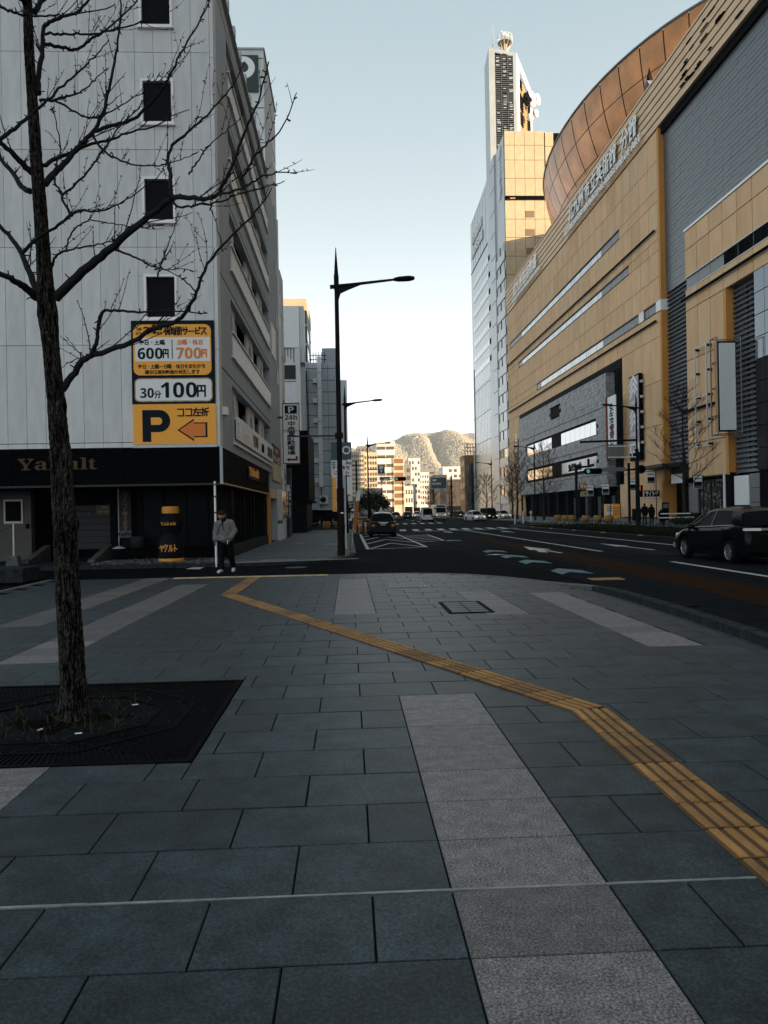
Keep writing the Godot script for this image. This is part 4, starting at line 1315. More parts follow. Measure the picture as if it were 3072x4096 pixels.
func far_town() -> void:
	var cream := mt(0.7, 0.62, 0.5, 0.7, "streak", Vector3(0.03, 0.02, 0.03))
	var white := mt(0.85, 0.84, 0.82, 0.7, "streak", Vector3(0.03, 0.02, 0.03))
	var grey := mt(0.32, 0.32, 0.32, 0.7, "streak", Vector3(0.03, 0.02, 0.03))
	var dark := mt(0.09, 0.08, 0.075, 0.7, "streak", Vector3(0.03, 0.02, 0.03))
	var brown := mt(0.3, 0.16, 0.07, 0.7, "streak", Vector3(0.03, 0.02, 0.03))
	var shade := mt(0.12, 0.1, 0.08, 0.3)
	facade_house("corner_office", "slim cream office at the left end of the sunlit row", -1.0, 1.0, -205, 14, 14.5, cream, shade, 1, 4)
	facade_house("apartment_block", "grid fronted apartment block left of the traffic signal pole", 1.3, 5.2, -250, 30, 20.5, cream, shade, 6, 11)
	facade_house("balcony_block", "cream balcony apartment block directly behind the traffic signal pole", 5.4, 9.6, -252, 26, 20.3, cream, shade, 5, 9, false, 0)
	facade_house("roof_house", "pale grey high house rising behind the cream apartment blocks", 4.0, 10.3, -320, 20, 28.5, grey, shade, 4, 12)
	var t := facade_house("white_office", "tall bright white office with slot windows right of the signal", 9.9, 16.0, -262, 22, 24.8, white, shade, 2, 7, false, 1)
	bx("bay", 2.6, 6.2, 0, 19.8, -18, 0.4, cream, t)
	for i in 7:
		bx("bay_window", 2.9, 5.9, 3.9 + 2.35 * i, 5.4 + 2.35 * i, 0.4, 0.5, brown, t)
	facade_house("low_white_house", "low white shop house right of the tall white office", 17.5, 23.2, -275, 14, 10.0, white, shade, 6, 2)
	facade_house("arch_house", "narrow house with dark blank front above the low white houses", 20.5, 24.6, -300, 18, 19.2, grey, shade, 2, 5)
	facade_house("stepped_white_block", "white stepped apartment block against the foot of the mountain", 26.5, 31.5, -335, 20, 24.0, white, shade, 4, 8, false, 2)
	facade_house("stepped_white_annex", "lower white annex right of the stepped apartment block", 31.6, 35.8, -340, 18, 18.0, white, shade, 4, 6)
	facade_house("flat_grey_house", "flat roofed pale grey house in the middle below the mountain", 34.5, 44.0, -390, 20, 22.5, grey, shade, 7, 6, false, 1)
	facade_house("shaded_house", "dark shaded house behind the blue direction sign", 35.0, 39.5, -310, 20, 15.5, dark, shade, 4, 4)
	facade_house("brick_house", "dark brown house behind the bare trees in the middle distance", 36.5, 44.5, -285, 20, 12.5, dark, shade, 5, 4)
	facade_house("zigzag_stair_block", "white block with zigzag outdoor stairs right of the mountain gully", 52, 63, -420, 20, 25.0, white, shade, 4, 7, false, 2)
	facade_house("small_white_house", "small white house beside the brown corner building on the right", 42.0, 47.0, -310, 15, 9.5, white, shade, 3, 2)
	t = facade_house("brown_corner_house", "orange brown corner building with dark glass strip beside the grey tower", 34.6, 40.6, -227, 9, 17.2, brown, shade, 3, 4, true)
	bx("glass_strip", -2.2, -0.6, 1.0, 15.5, 0.05, 0.3, M.dark_glass, t)
	var m := MB.new()
	for i in 7:
		m.seg(Vector3(-2.5 + 0.8 * i, 18.2, -2), Vector3(-2.5 + 0.8 * i, 21.5, -2), 0.12, 4)
	for i in 3:
		m.seg(Vector3(-2.6, 19.2 + 1.1 * i, -2), Vector3(2.4, 19.2 + 1.1 * i, -2), 0.12, 4)
	part("roof_frame", m, grey, t)
	t = facade_house("balcony_slice", "narrow cream balcony block squeezed beside the grey tower", 37.2, 40.0, -224.5, 1.5, 18.0, cream, shade, 2, 7)
	# side walls of further left houses towards the crossing
	facade_house("left_shop_row", "low pale shop row behind the round evergreen tree", -9.0, 0.6, -150, 30, 9.5, cream, shade, 6, 2)
	facade_house("left_far_row", "distant low cream row right of the evergreen tree", 2.6, 9.5, -215, 12, 7.5, cream, shade, 6, 1)
# ---------- the big orange hall on the right; its street front lies in the plane x = 37
func mall() -> void:
	var b := thing("shopping_hall", "huge tan panelled hall with ribbed roof edge and black louvred recess", "building")
	bx("wall", 37.3, 80, 21.6, 46, -174.6, -88.6, M.panel_gap, b)
	bx("wall", 37.3, 80, 0, 21.6, -174.6, -163.4, M.panel_gap, b)
	bx("wall", 37.3, 80, 0, 21.6, -101.6, -89.0, M.panel_gap, b)
	bx("wall", 38.6, 80, 0, 46, -89.0, -58, M.black, b)
	bx("recess_wall", 38.4, 80, 0, 21.6, -163.4, -101.6, M.dark, b)
	bx("recess_lining", 37.0, 38.4, 4.6, 21.6, -104.6, -101.6, M.dark, b)
	bx("recess_lining", 37.0, 38.4, 0, 21.6, -163.4, -161.5, M.dark, b)
	bx("return_wall", 37.0, 38.7, 4.5, 45.9, -89.0, -88.5, M.panel_side, b)
	bx("return_wall", 37.0, 41.0, 0.0, 4.5, -89.4, -88.9, M.panel_side, b)
	# panels
	var strips := [[37.55, 38.95, -171.8, -101.9], [31.75, 33.05, -163.7, -98.6], [24.5, 25.85, -148.2, -89.0]]
	var rows := [42.3, 45.8, 38.95, 42.3, 37.55, 38.95, 34.35, 37.55, 33.05, 34.35, 31.75, 33.05, 28.6, 31.75, 25.85, 28.6, 24.5, 25.85, 21.6, 24.5, 16.4, 21.6, 11.2, 16.4, 5.9, 11.2, 0.1, 5.9]
	var far := MB.new()
	var count := 0
	var pm := {}
	for c in 30:
		var z1 := -89.0 - 2.853 * c
		var z0 := z1 - 2.853
		for r in 14:
			var y0: float = rows[r * 2]
			var y1: float = rows[r * 2 + 1]
			if r >= 10 and z1 < -101.0 and z0 > -163.0:
				continue
			var a := z0
			var bb := z1
			for s in strips:
				if absf(s[0] - y0) < 0.1:
					if a >= s[2] and bb <= s[3]:
						a = 0.0; bb = 0.0
					elif a < s[3] and bb > s[3]:
						a = s[3]
					elif a < s[2] and bb > s[2]:
						bb = s[2]
			if bb - a < 0.1:
				continue
			if c < 20 and count < 285:
				count += 1
				var w := bb - a - 0.08
				var h := y1 - y0 - 0.06
				var key := "%d_%d" % [roundi(w * 50), roundi(h * 50)]
				if not pm.has(key):
					var q := MB.new()
					q.box(Vector3.ZERO, Vector3(0.3, h, w))
					pm[key] = q.mesh()
				part("facade_panel", pm[key], M[["panel_a", "panel_b", "panel_a", "panel_c"][rng.randi_range(0, 3)]], b, Vector3(37.15, (y0 + y1) / 2, (a + bb) / 2))
			else:
				var k := rng.randf_range(0.93, 1.06)
				far.col = Color(k, k, k)
				far.ext(37.0, 37.3, y0 + 0.04, y1 - 0.04, a + 0.05, bb - 0.05)
	stuff(part("far_facade_panels", far, M.panel_a, b))
	# ribs along the roof edge, running on over the recess
	for i in 6:
		bx("roof_rib", 36.95 - 0.03 * i, 37.6, 46.05 + 0.93 * i, 46.78 + 0.93 * i, -174.7, -40, M.rib, b)
	bx("rib_back", 37.4, 80, 46.0, 51.4, -174.6, -40, M.panel_gap, b)
	bx("coping", 36.7, 80, 51.5, 51.75, -174.8, -40, M.rib, b)
	var m := MB.new()
	for i in 26:
		var z := -82.0 + rng.randf() * 12.0
		var y := 46.9 + 0.93 * rng.randi_range(0, 4) + rng.randf_range(-0.2, 0.2)
		m.ext(36.72, 36.95, y, y + 0.07, z, z + rng.randf_range(0.5, 1.8))
	stuff(part("roof_lamps", m, M.iron, b))
	bx("recess_head", 37.3, 38.7, 45.1, 46.0, -89.0, -40, M.black, b)
	# window strips
	for s in [[37.6, 38.9, -171.8, -101.9, -160.5, -109.5], [31.8, 33.0, -163.7, -98.6, -160.4, -109.6], [24.55, 25.8, -148.2, -89.0, -145.2, -109.4]]:
		var st := bx("window_strip", 37.2, 37.34, s[0], s[1], s[2], s[3], M.dark, b)
		var z: float = s[4]
		var k := 0
		while z < s[5] - 0.3:
			var L: float = minf([3.4, 0.9, 0.9, 3.4][k % 4] if k % 4 != 3 else 3.0, s[5] - z)
			bx("pane", 37.12, 37.2, s[0] + 0.1, s[1] - 0.1, z + 0.05, z + L - 0.05, M.strip_glass, st)
			z += L
			k += 1
		for e in [[s[2], s[4]], [s[5], s[3]]]:
			var q: float = e[0]
			while q < e[1] - 0.2:
				var w: float = minf(4.2, e[1] - q)
				bx("dark_panel", 37.1, 37.2, s[0] + 0.08, s[1] - 0.08, q + 0.04, q + w - 0.04, M.slat, st)
				q += w
		bx("strip_frame", 36.96, 37.1, s[0] - 0.02, s[0] + 0.08, s[2], s[3], M.iron2, st)
		bx("strip_frame", 36.96, 37.1, s[1] - 0.08, s[1] + 0.02, s[2], s[3], M.iron2, st)
	bx("white_panel", 36.93, 37.05, 24.55, 25.8, -95.3, -93.8, M.sign_white, b)
	bx("white_panel", 36.93, 38.8, 24.55, 25.8, -89.9, -88.45, M.sign_white, b)
	for y in [34.2, 23.5]:
		var q := MB.new()
		q.seg(Vector3(36.75, y, -174), Vector3(36.75, y, -89.6), 0.13, 8)
		part("rail", q, M.iron, b)
	# lettering that stands on the ribs
	m = MB.new()
	glyphs(m, "北九州市立美術館", 0, 2.9, 2.35, 2.3, 0.36, false, 1.2)
	glyphs(m, "分館", 24.2, 2.9, 2.35, 2.3, 0.36, false, 1.2)
	part("lettering", m, M.white, b, Vector3(36.5, 47.4, -123.4), WEST)
	var sh := MB.new()
	glyphs(sh, "北九州市立美術館", 0, 2.9, 2.35, 2.3, 0.36, false, 1.2)
	glyphs(sh, "分館", 24.2, 2.9, 2.35, 2.3, 0.36, false, 1.2)
	part("lettering_depth", sh, M.iron2, b, Vector3(36.62, 47.34, -123.5), WEST)
	latin("lettering", "KITAKYUSHU MUNICIPAL MUSEUM OF ART", 0.95, M.white, b, Vector3(36.45, 46.3, -108.9), WEST, 1.25, "Droid Sans", 0.2)
	m = MB.new()
	glyphs(m, "北九州芸術劇場", 0, 2.9, 2.5, 2.3, 0.36, false, 1.2)
	part("lettering", m, M.white, b, Vector3(36.5, 47.2, -165.5), WEST)
	latin("lettering", "KITAKYUSHU PERFORMING ARTS CENTER", 0.8, M.white, b, Vector3(36.45, 46.3, -154.0), WEST, 1.1, "Droid Sans", 0.2)
	# louvred recess: boards laid like clapboards with staggered ends
	for i in 84:
		var y := 4.6 + 0.485 * i
		if y > 45.0:
			break
		m = MB.new()
		var z := -88.95 + (0.0 if i % 2 else -1.6)
		while z < -58:
			var a := maxf(z, -88.95)
			var e := minf(z + 3.2, -58.0)
			var k := rng.randf_range(0.94, 1.06)
			m.col = Color(k, k, k * 1.02)
			var xo := 37.62 + rng.randf_range(-0.02, 0.02) * (1.0 if y < 26.0 else 0.45)
			var dp := 0.3 if y < 26.0 else 0.022
			m.quad(Vector3(xo + dp, y + 0.5, a), Vector3(xo + dp, y + 0.5, e - 0.03), Vector3(xo, y, e - 0.03), Vector3(xo, y, a))
			m.quad(Vector3(xo, y, a), Vector3(xo, y, e - 0.03), Vector3(xo + dp, y + 0.01, e - 0.03), Vector3(xo + dp, y + 0.01, a))
			m.tri(Vector3(xo, y, e - 0.03), Vector3(xo + dp, y + 0.5, e - 0.03), Vector3(xo + dp, y + 0.01, e - 0.03))
			z += 3.2
		part("slat", m, M.slat, b)
	# the second tan block in front of the recess
	bx("wall", 37.3, 38.3, 4.5, 31.2, -82.0, -73.6, M.panel_gap, b)
	bx("wall", 37.3, 38.3, 22.6, 31.2, -73.6, -52.0, M.panel_gap, b)
	bx("coping", 36.93, 38.4, 31.25, 31.5, -82.1, -52.0, M.white, b)
	var yr := [29.2, 31.2, 26.25, 29.2, 22.6, 24.8, 17.2, 22.6, 11.9, 17.2, 8.2, 11.9, 4.55, 8.2]
	for c in 11:
		var z0 := -82.0 + 2.79 * c
		for r in 7:
			if z0 > -73.8 and r > 2:
				continue
			bx("facade_panel", 37.0, 37.3, yr[r * 2] + 0.045, yr[r * 2 + 1] - 0.045, z0 + 0.045, z0 + 2.745, M[["panel_a", "panel_b", "panel_c"][rng.randi_range(0, 2)]], b)
		var gs := bx("dark_panel", 37.12, 37.3, 24.85, 26.2, z0 + 0.03, z0 + 2.76, M.slat, b)
		if c > 2:
			m = MB.new()
			for k in 12:
				m.ext(37.06, 37.12, 24.9, 26.15, z0 + 0.1 + 0.22 * k, z0 + 0.2 + 0.22 * k)
			part("grille", m, M.iron, gs)
	for y in [24.82, 26.22]:
		bx("strip_frame", 36.96, 37.1, y - 0.05, y + 0.05, -82.05, -52, M.pale_metal, b)
	for q in [[23.85, -82.3, -52.0], [11.75, -82.3, -72.6]]:
		m = MB.new()
		m.seg(Vector3(36.7, q[0], q[1]), Vector3(36.7, q[0], q[2]), 0.15, 8)
		part("rail", m, M.iron, b)
	bx("return_wall", 37.0, 38.5, 4.5, 22.6, -73.6, -73.2, M.panel_side, b)
	bx("ribbed_wall", 38.0, 40, 4.4, 22.6, -73.2, -68.0, M.dark, b)
	m = MB.new()
	for i in 26:
		m.ext(37.9, 38.0, 4.4, 22.6, -73.1 + 0.2 * i, -73.0 + 0.2 * i)
	m.seg(Vector3(37.8, 4.6, -70.6), Vector3(37.8, 22.4, -70.6), 0.06)
	m.seg(Vector3(37.8, 4.6, -69.6), Vector3(37.8, 22.4, -69.6), 0.06)
	part("ribs", m, M.iron, b)
	for c in 8:
		for r in 9:
			bx("glass_pane", 37.0, 37.2, 4.6 + 2.0 * r + 0.04, 6.6 + 2.0 * r - 0.04, -68.0 + 1.7 * c + 0.03, -66.3 + 1.7 * c - 0.03, M.dark_pane if r < 5 else M.blue_glass, b)
	bx("glass_back", 37.2, 40, 0, 22.6, -68.0, -40, M.black, b)
	# street level under the second block
	bx("ground_wall", 38.8, 40, 0, 4.5, -89, -40, M.black, b)
	for i in 3:
		var q := bx("shop_window", 37.6, 37.7, 0.3, 4.2, -80.6 + 2.6 * i, -78.2 + 2.6 * i, M.dark_glass, b)
		m = MB.new()
		for k in 46:
			var s := rng.randf_range(0.7, 1.6) * (0.3 if k % 3 else 0.7)
			m.col = Color(s, s, s * 1.1)
			var y := rng.randf_range(0.6, 3.9)
			var z := -80.5 + 2.6 * i + rng.randf_range(0.1, 2.1)
			m.box(Vector3(37.58 - 0.0004 * k, y, z), Vector3(0.01, rng.randf_range(0.1, 0.4), rng.randf_range(0.1, 0.35)), Basis(Vector3.RIGHT, rng.randf() * 3))
		if i < 2:
			stuff(part("window_print", m, mt(0.12, 0.14, 0.15, 0.5), q))
	bx("blank_panel", 37.3, 37.5, 1.5, 4.3, -72.8, -70.1, M.sign_white, b)
	for i in 3:
		bx("slate_panel", 37.35, 37.5, 0.4 + 1.35 * i, 1.7 + 1.35 * i, -70.0, -68.2, M.slat, b)
	bx("slate_panel", 37.5, 37.7, 0.4, 4.0, -83.2, -81.0, M.slat, b)
	bx("door_pillar", 37.1, 37.6, 0.2, 4.7, -74.5, -73.0, M.iron, b)
	bx("light_tube", 36.9, 37.05, 0.4, 4.6, -74.2, -74.0, M.sign_white, b)
	var ca := bx("canopy", 34.6, 38.6, 5.95, 6.25, -91.9, -83.4, M.iron2, b)
	bx("canopy_sign", 37.0, 37.1, 4.1, 5.1, -86.6, -83.2, M.sign_white, ca)
	bx("base_band", 36.9, 37.0, 0.0, 0.25, -101.6, -89.0, M.iron2, b)
	# stone clad bay over the shops
	var sb := bx("stone_bay", 36.25, 38.4, 4.4, 20.3, -160.6, -105.3, M.dark, b)
	var tones := [MB.new()]
	var t: MB = tones[0]
	var holes := [[17.4, 18.9, -134.7, -129.0], [12.1, 14.15, -153.2, -110.1], [7.2, 9.1, -153.2, -110.0]]
	var y := 4.4
	while y < 20.2:
		var z := -160.6 + rng.randf() * 0.6
		var hh: float = [0.5, 0.62, 0.45][rng.randi_range(0, 2)]
		hh = minf(hh, 20.3 - y)
		while z < -105.5:
			var L := rng.randf_range(0.6, 1.5)
			L = minf(L, -105.3 - z)
			var ok := true
			for h in holes:
				if y + hh > h[0] and y < h[1] and z + L > h[2] and z < h[3]:
					ok = false
			if ok:
				var k := rng.randf_range(0.72, 1.3)
				t.col = Color(k, k, k * 1.02)
				var p := rng.randf_range(0.0, 0.05)
				t.ext(36.0 - p, 36.3, y + 0.012, y + hh - 0.012, z + 0.015, z + L - 0.015)
			z += L
		var xx := 36.0
		while xx < 38.2:
			var L := rng.randf_range(0.4, 0.9)
			var k := rng.randf_range(0.6, 1.15)
			t.col = Color(k, k * 0.98, k * 0.98)
			t.ext(xx + 0.012, minf(xx + L, 38.3) - 0.012, y + 0.012, y + hh - 0.012, -105.4, -105.25 + rng.randf_range(0.0, 0.05))
			xx += L
		y += hh
	stuff(part("cladding_stones", t, M.clad0, sb))
	for yy in [15.6, 10.2, 6.2]:
		bx("shadow_joint", 35.94, 36.0, yy, yy + 0.06, -160.6, -105.3, M.black, sb)
	bx("bay_head", 36.9, 38.4, 20.3, 21.5, -163.4, -101.7, M.dark, b)
	bx("dark_opening", 36.1, 36.3, 17.4, 18.9, -134.7, -129.0, M.black, sb)
	for r in [[12.15, 14.1], [7.25, 9.05]]:
		bx("dark_opening", 36.1, 36.3, r[0], r[1], -134.6, -128.7, M.black, sb)
		for i in 6:
			bx("window", 36.1, 36.16, r[0], r[1], -153.1 + 3.08 * i, -150.1 + 3.08 * i, M.mirror, sb)
		for i in 7:
			bx("window", 36.1, 36.16, r[0], r[1], -128.5 + 2.63 * i, -125.95 + 2.63 * i, M.mirror if r[0] > 10 else M.shop_glass, sb)
	latin("lettering", "SoftBank", 1.15, M.iron, sb, Vector3(36.02, 7.5, -121.0), WEST, 1.0, "Droid Sans", 0.06)
	m = MB.new()
	m.ext(36.0, 36.06, 7.6, 8.0, -114.3, -111.6); m.ext(36.0, 36.06, 8.0, 8.9, -114.3, -113.7)
	part("logo_bars", m, M.iron, sb)
	# shop level below the bay
	for i in 9:
		var z := -159.0 + 6.2 * i
		var q := bx("shop_window", 37.9, 38.0, 0.3, 3.9, z, z + 4.6, M.dark_glass, b)
		bx("door_frame", 37.85, 37.95, 0.2, 4.0, z + 4.6, z + 5.0, M.slat, q)
		bx("pillar", 37.0, 37.9, 0.0, 4.4, z + 5.0, z + 6.0, M.dark, b)
		if i > 4:
			bx("pale_door", 37.82, 37.9, 0.2, 3.2, z + 0.4, z + 1.6, M.slat, q)
			bx("poster", 37.8, 37.83, 0.8, 2.2, z + 2.4, z + 3.6, M.iron2, q)
	# the long wing of the same hall that runs on out of view to the right
	bx("near_wing", 37.4, 80, 0, 51.4, -40, 75, M.panel_b, b)
	# --- curved copper hall above the roof
	var s := thing("copper_hall", "curved copper clad hall bulging above the ribbed roof edge", "building")
	var prof := func(phi: float, drop: float) -> Vector3:
		var off := 0.1 * drop + 0.02 * drop * drop
		return Vector3(58.3 - (20.7 - off) * cos(phi), 65.9 - drop, -131.6 + (42.8 - off) * sin(phi))
	m = MB.new()
	var rws := []
	for i in 9:
		var ring := PackedVector3Array()
		for k in 72:
			ring.append(prof.call(TAU * k / 72, 17.0 * i / 8 + 0.05) + Vector3(0.18, 0, 0))
		rws.append(ring)
	m.grid(rws, true)
	part("liner", m, mt(0.12, 0.055, 0.022, 0.6), s)
	var N := 22
	var drops := [0.0, 4.2, 8.6, 12.8, 16.5]
	for i in N:
		var p0 := -1.35 + 2.75 * i / N
		var p1 := -1.35 + 2.75 * (i + 1) / N - 0.006
		for j in 4:
			var patch := []
			for u in 4:
				var row := PackedVector3Array()
				for w in 3:
					row.append(prof.call(lerpf(p0, p1, w / 2.0), lerpf(drops[j] + 0.06, drops[j + 1] - 0.06, u / 3.0)))
				patch.append(row)
			m = MB.new()
			var k := rng.randf_range(0.95, 1.05)
			m.col = Color(k, k, k)
			m.grid(patch)
			part("copper_panel", m, M.copper, s)
	m = MB.new()
	var path := PackedVector3Array()
	for k in 73:
		path.append(prof.call(TAU * k / 72, -0.15))
	m.tube(path, 0.22, 0.22, 5, false)
	part("rim", m, M.slat, s)
	m = MB.new()
	for k in 72:
		m.tri(Vector3(58.3, 65.4, -131.6), prof.call(TAU * k / 72, 0.3), prof.call(TAU * (k + 1) / 72, 0.3))
	part("roof", m, M.iron2, s)
	var g := thing("glass_spike", "small pointed dark glass lantern on the roof before the copper hall", "roof light", Vector3(41.2, 51.5, -101.0))
	m = MB.new()
	m.lathe([[0.0, 8.8], [0.7, 6.0], [1.5, 1.5], [1.7, 0.0]], 4)
	part("glass", m, M.dark_glass, g)
	m = MB.new()
	m.tri(Vector3(-0.55, 6.6, 0.62), Vector3(0.35, 6.6, 0.62), Vector3(-0.1, 5.2, 0.95))
	part("bright_pane", m, M.sign_white, g)

func towers() -> void:
	var b := thing("media_tower", "tall blue grey tower with cream panelled front behind the tan hall", "building")
	# street side slab with window rows
	bx("wall", 37.0, 57, 0, 84.5, -223, -191, M.tower, b)
	var m := MB.new()
	m.quad(Vector3(37, 84.4, -223), Vector3(37, 86.6, -191), Vector3(57, 86.6, -191), Vector3(57, 84.4, -223))
	m.quad(Vector3(37, 84.4, -191), Vector3(37, 86.6, -191), Vector3(37, 84.4, -223), Vector3(37, 84.3, -222))
	part("roof", m, M.tower, b)
	for i in 7:
		var y := 64.9 - 4.25 * i
		var w := bx("window_band", 36.95, 37.0, y, y + 1.7, -219.5, -193.2, M.tower, b)
		for k in 10:
			bx("pane", 36.9, 36.96, y + 0.12, y + 1.58, -219.3 + 2.62 * k, -217.1 + 2.62 * k, M.mirror, w)
	bx("seam", 36.94, 37.0, 70.0, 70.35, -223, -191, M.iron, b)
	for y in [35.0, 27.5, 20.0, 12.5]:
		bx("seam", 36.96, 37.0, y, y + 0.12, -223, -191, M.iron2, b)
	for i in 14:
		bx("seam", 36.97, 37.0, 0, 36.0, -221.5 + 2.2 * i, -221.4 + 2.2 * i, M.tower2, b)
	for i in 7:
		bx("seam", 36.97, 37.0, 70.5, 84.0, -219 + 4.0 * i, -218.9 + 4.0 * i, M.iron2, b)
	bx("slot", 36.9, 37.0, 8, 42, -221.2, -220.6, M.iron, b)
	latin("lettering", "ZENRIN", 2.6, M.white, b, Vector3(36.8, 77.6, -212), WEST, 1.2, "Droid Sans", 0.2)
	latin("lettering", "MUSEUM", 2.6, M.white, b, Vector3(36.8, 73.8, -212), WEST, 1.2, "Droid Sans", 0.2)
	# pier that the mast stands on
	bx("corner_pier", 36.85, 40, 0, 88, -191, -186, M.tower2, b)
	for i in 16:
		bx("seam", 36.8, 36.86, 5.5 * i + 3, 5.5 * i + 3.1, -191, -186, M.iron2, b)
	# street side of the cream block
	bx("side_wall", 37.2, 60, 0, 88, -186, -175.4, M.tower2, b)
	for i in 14:
		var y := 61.5 - 4.35 * i
		if y > 2:
			var o := bx("side_opening", 37.1, 37.25, y, y + 2.1, -185.5, -177.0, M.dark_glass, b)
			bx("screen", 36.95, 37.1, y - 2.1, y, -185.5, -176.0, M.tower2, o)
			bx("mullion", 37.0, 37.12, y, y + 2.1, -181.5, -181.2, M.iron2, o)
	m = MB.new()
	glyphs(m, "朝日新聞", -1.6, 0, 3.0, 2.6, 0.4, true, 1.2)
	part("lettering", m, M.sign_white, b, Vector3(36.9, 87, -180.5), WEST)
	# cream front
	bx("front_wall", 37.1, 52, 0, 88, -175.4, -175.1, M.iron, b)
	var ys := [88.1, 84.8, 81.4, 77.2, 73.2, 72.6, 68.1, 63.9, 59.6, 55.4, 51.0, 46.5]
	for r in ys.size() - 1:
		if r == 4:
			continue
		for c in 5:
			var x0 := 37.1 + 2.3 * c
			if r < 4 and c == 4:
				x0 += 0.35
			var up: float = 0.6 if r < 4 and c < 4 else 0.0
			var p := bx("front_panel", x0 + 0.04, 37.1 + 2.3 * (c + 1) - 0.04, ys[r + 1] + 0.05, ys[r] - 0.05, -175.1, -174.9 + up, M.cream, b)
			if c == 2 and r in [5, 6, 7]:
				bx("window", x0 + 0.15, x0 + 2.15, ys[r + 1] + 0.4, ys[r + 1] + 1.9, -174.9, -174.84, mt(0.25, 0.17, 0.11, 0.3), p)
	bx("dark_slot", 37.1, 47.0, 72.55, 73.25, -175.0, -174.6, M.black, b)
	bx("slot_lamp", 38.2, 39.4, 72.6, 72.85, -174.6, -174.4, M.tactile_pale, b)
	# --- the mast
	var t := thing("antenna_mast", "white framed lattice mast with dishes rising above the blue grey tower", "mast")
	var A := Vector3(36.9, 0, -190); var B := Vector3(43.7, 0, -190); var C := Vector3(51.5, 0, -206)
	var ha := 116.6; var hb := 115.4; var hc := 114.3
	m = MB.new()
	m.quad(Vector3(A.x, ha, A.z), Vector3(38.4, ha - 0.25, A.z), Vector3(38.4, 0, A.z), Vector3(A.x, 0, A.z))
	m.quad(Vector3(43.0, hb + 0.1, A.z), Vector3(B.x, hb, B.z), Vector3(B.x, 60, B.z), Vector3(43.0, 60, A.z))
	m.quad(Vector3(38.4, ha - 0.25, A.z), Vector3(43.0, hb + 0.1, A.z), Vector3(43.0, hb - 0.7, A.z), Vector3(38.4, ha - 1.0, A.z))
	m.quad(Vector3(A.x, ha, A.z), Vector3(A.x, 0, A.z), Vector3(A.x, 0, -196), Vector3(A.x, ha - 1.5, -196))
	part("front_frame", m, M.tower2, t)
	var u := (C - B).normalized()
	m = MB.new()
	var P := func(d: float, y: float, o := 0.0) -> Vector3:
		return B + u * d + Vector3(0, y, 0) + Vector3(0.9, 0, 0.44) * o
	var L := B.distance_to(C)
	var top := func(d: float) -> float: return lerpf(hb, hc, d / L)
	for q in [[0.0, 3.0], [L - 2.2, L]]:
		m.quad(P.call(q[0], top.call(q[0]), 0.1), P.call(q[1], top.call(q[1]), 0.1), P.call(q[1], 60, 0.1), P.call(q[0], 60, 0.1))
	m.quad(P.call(3.0, top.call(3.0), 0.1), P.call(L - 2.2, top.call(L - 2.2), 0.1), P.call(L - 2.2, top.call(L - 2.2) - 2.4, 0.1), P.call(3.0, top.call(3.0) - 2.0, 0.1))
	part("side_frame", m, M.white, t)
	m = MB.new()
	m.quad(Vector3(38.4, ha - 1.0, -190.4), Vector3(43.0, hb - 0.7, -190.4), Vector3(43.0, 60, -190.4), Vector3(38.4, 60, -190.4))
	part("grille_back", m, M.iron, t)
	m = MB.new()
	for i in 96:
		m.ext(38.4, 43.0, 66.0 + 0.51 * i, 66.2 + 0.51 * i, -190.25, -190.1)
	for x in [39.9, 41.5]:
		m.ext(x, x + 0.12, 64, 115, -190.2, -190.0)
	stuff(part("grille_bars", m, M.slat, t))
	m = MB.new()
	for i in 150:
		var x: float = [38.7, 40.4, 41.9][rng.randi_range(0, 2)]
		var y := rng.randf_range(68, 114)
		m.ext(x, x + rng.randf_range(0.5, 1.0), y, y + 0.22, -190.12, -189.98)
	stuff(part("bright_slats", m, M.tower2, t))
	m = MB.new()
	for i in 60:
		var y := 68.0 + 0.72 * i
		var d0 := 3.0
		var d1 := L - 2.2
		if y < top.call(d1) - 2.6:
			m.bar(P.call(d0, y, -0.1), P.call(d1, y, -0.1), 0.2, 0.34)
		elif y < top.call(d0) - 2.2:
			m.bar(P.call(d0, y, -0.1), P.call(lerpf(d0, d1, clampf((top.call(d0) - 2.2 - y) / (top.call(d0) - top.call(d1)), 0.05, 1)), y, -0.1), 0.2, 0.34)
	stuff(part("side_bars", m, mt(0.55, 0.4, 0.22, 0.6), t))
	m = MB.new()
	m.quad(P.call(3.0, top.call(3.0) - 2, -0.5), P.call(L - 2.2, top.call(L - 2.2) - 2, -0.5), P.call(L - 2.2, 60, -0.5), P.call(3, 60, -0.5))
	part("side_back", m, mt(0.3, 0.22, 0.13, 0.8), t)
	for q in [[5.0, 105.2, 2.0], [13.6, 110.2, 1.9], [5.2, 101.0, 1.6], [13.6, 103.2, 1.8], [13.8, 107.0, 1.3], [4.6, 109.6, 1.2]]:
		m = MB.new()
		for k in 2:
			m.quad(P.call(q[0] - q[2], q[1] + q[2], 0.15), P.call(q[0] + q[2], q[1] + q[2], 0.15), P.call(q[0] + q[2], q[1] - q[2], 0.15), P.call(q[0] - q[2], q[1] - q[2], 0.15))
			break
		part("dark_opening", m, M.black, t)
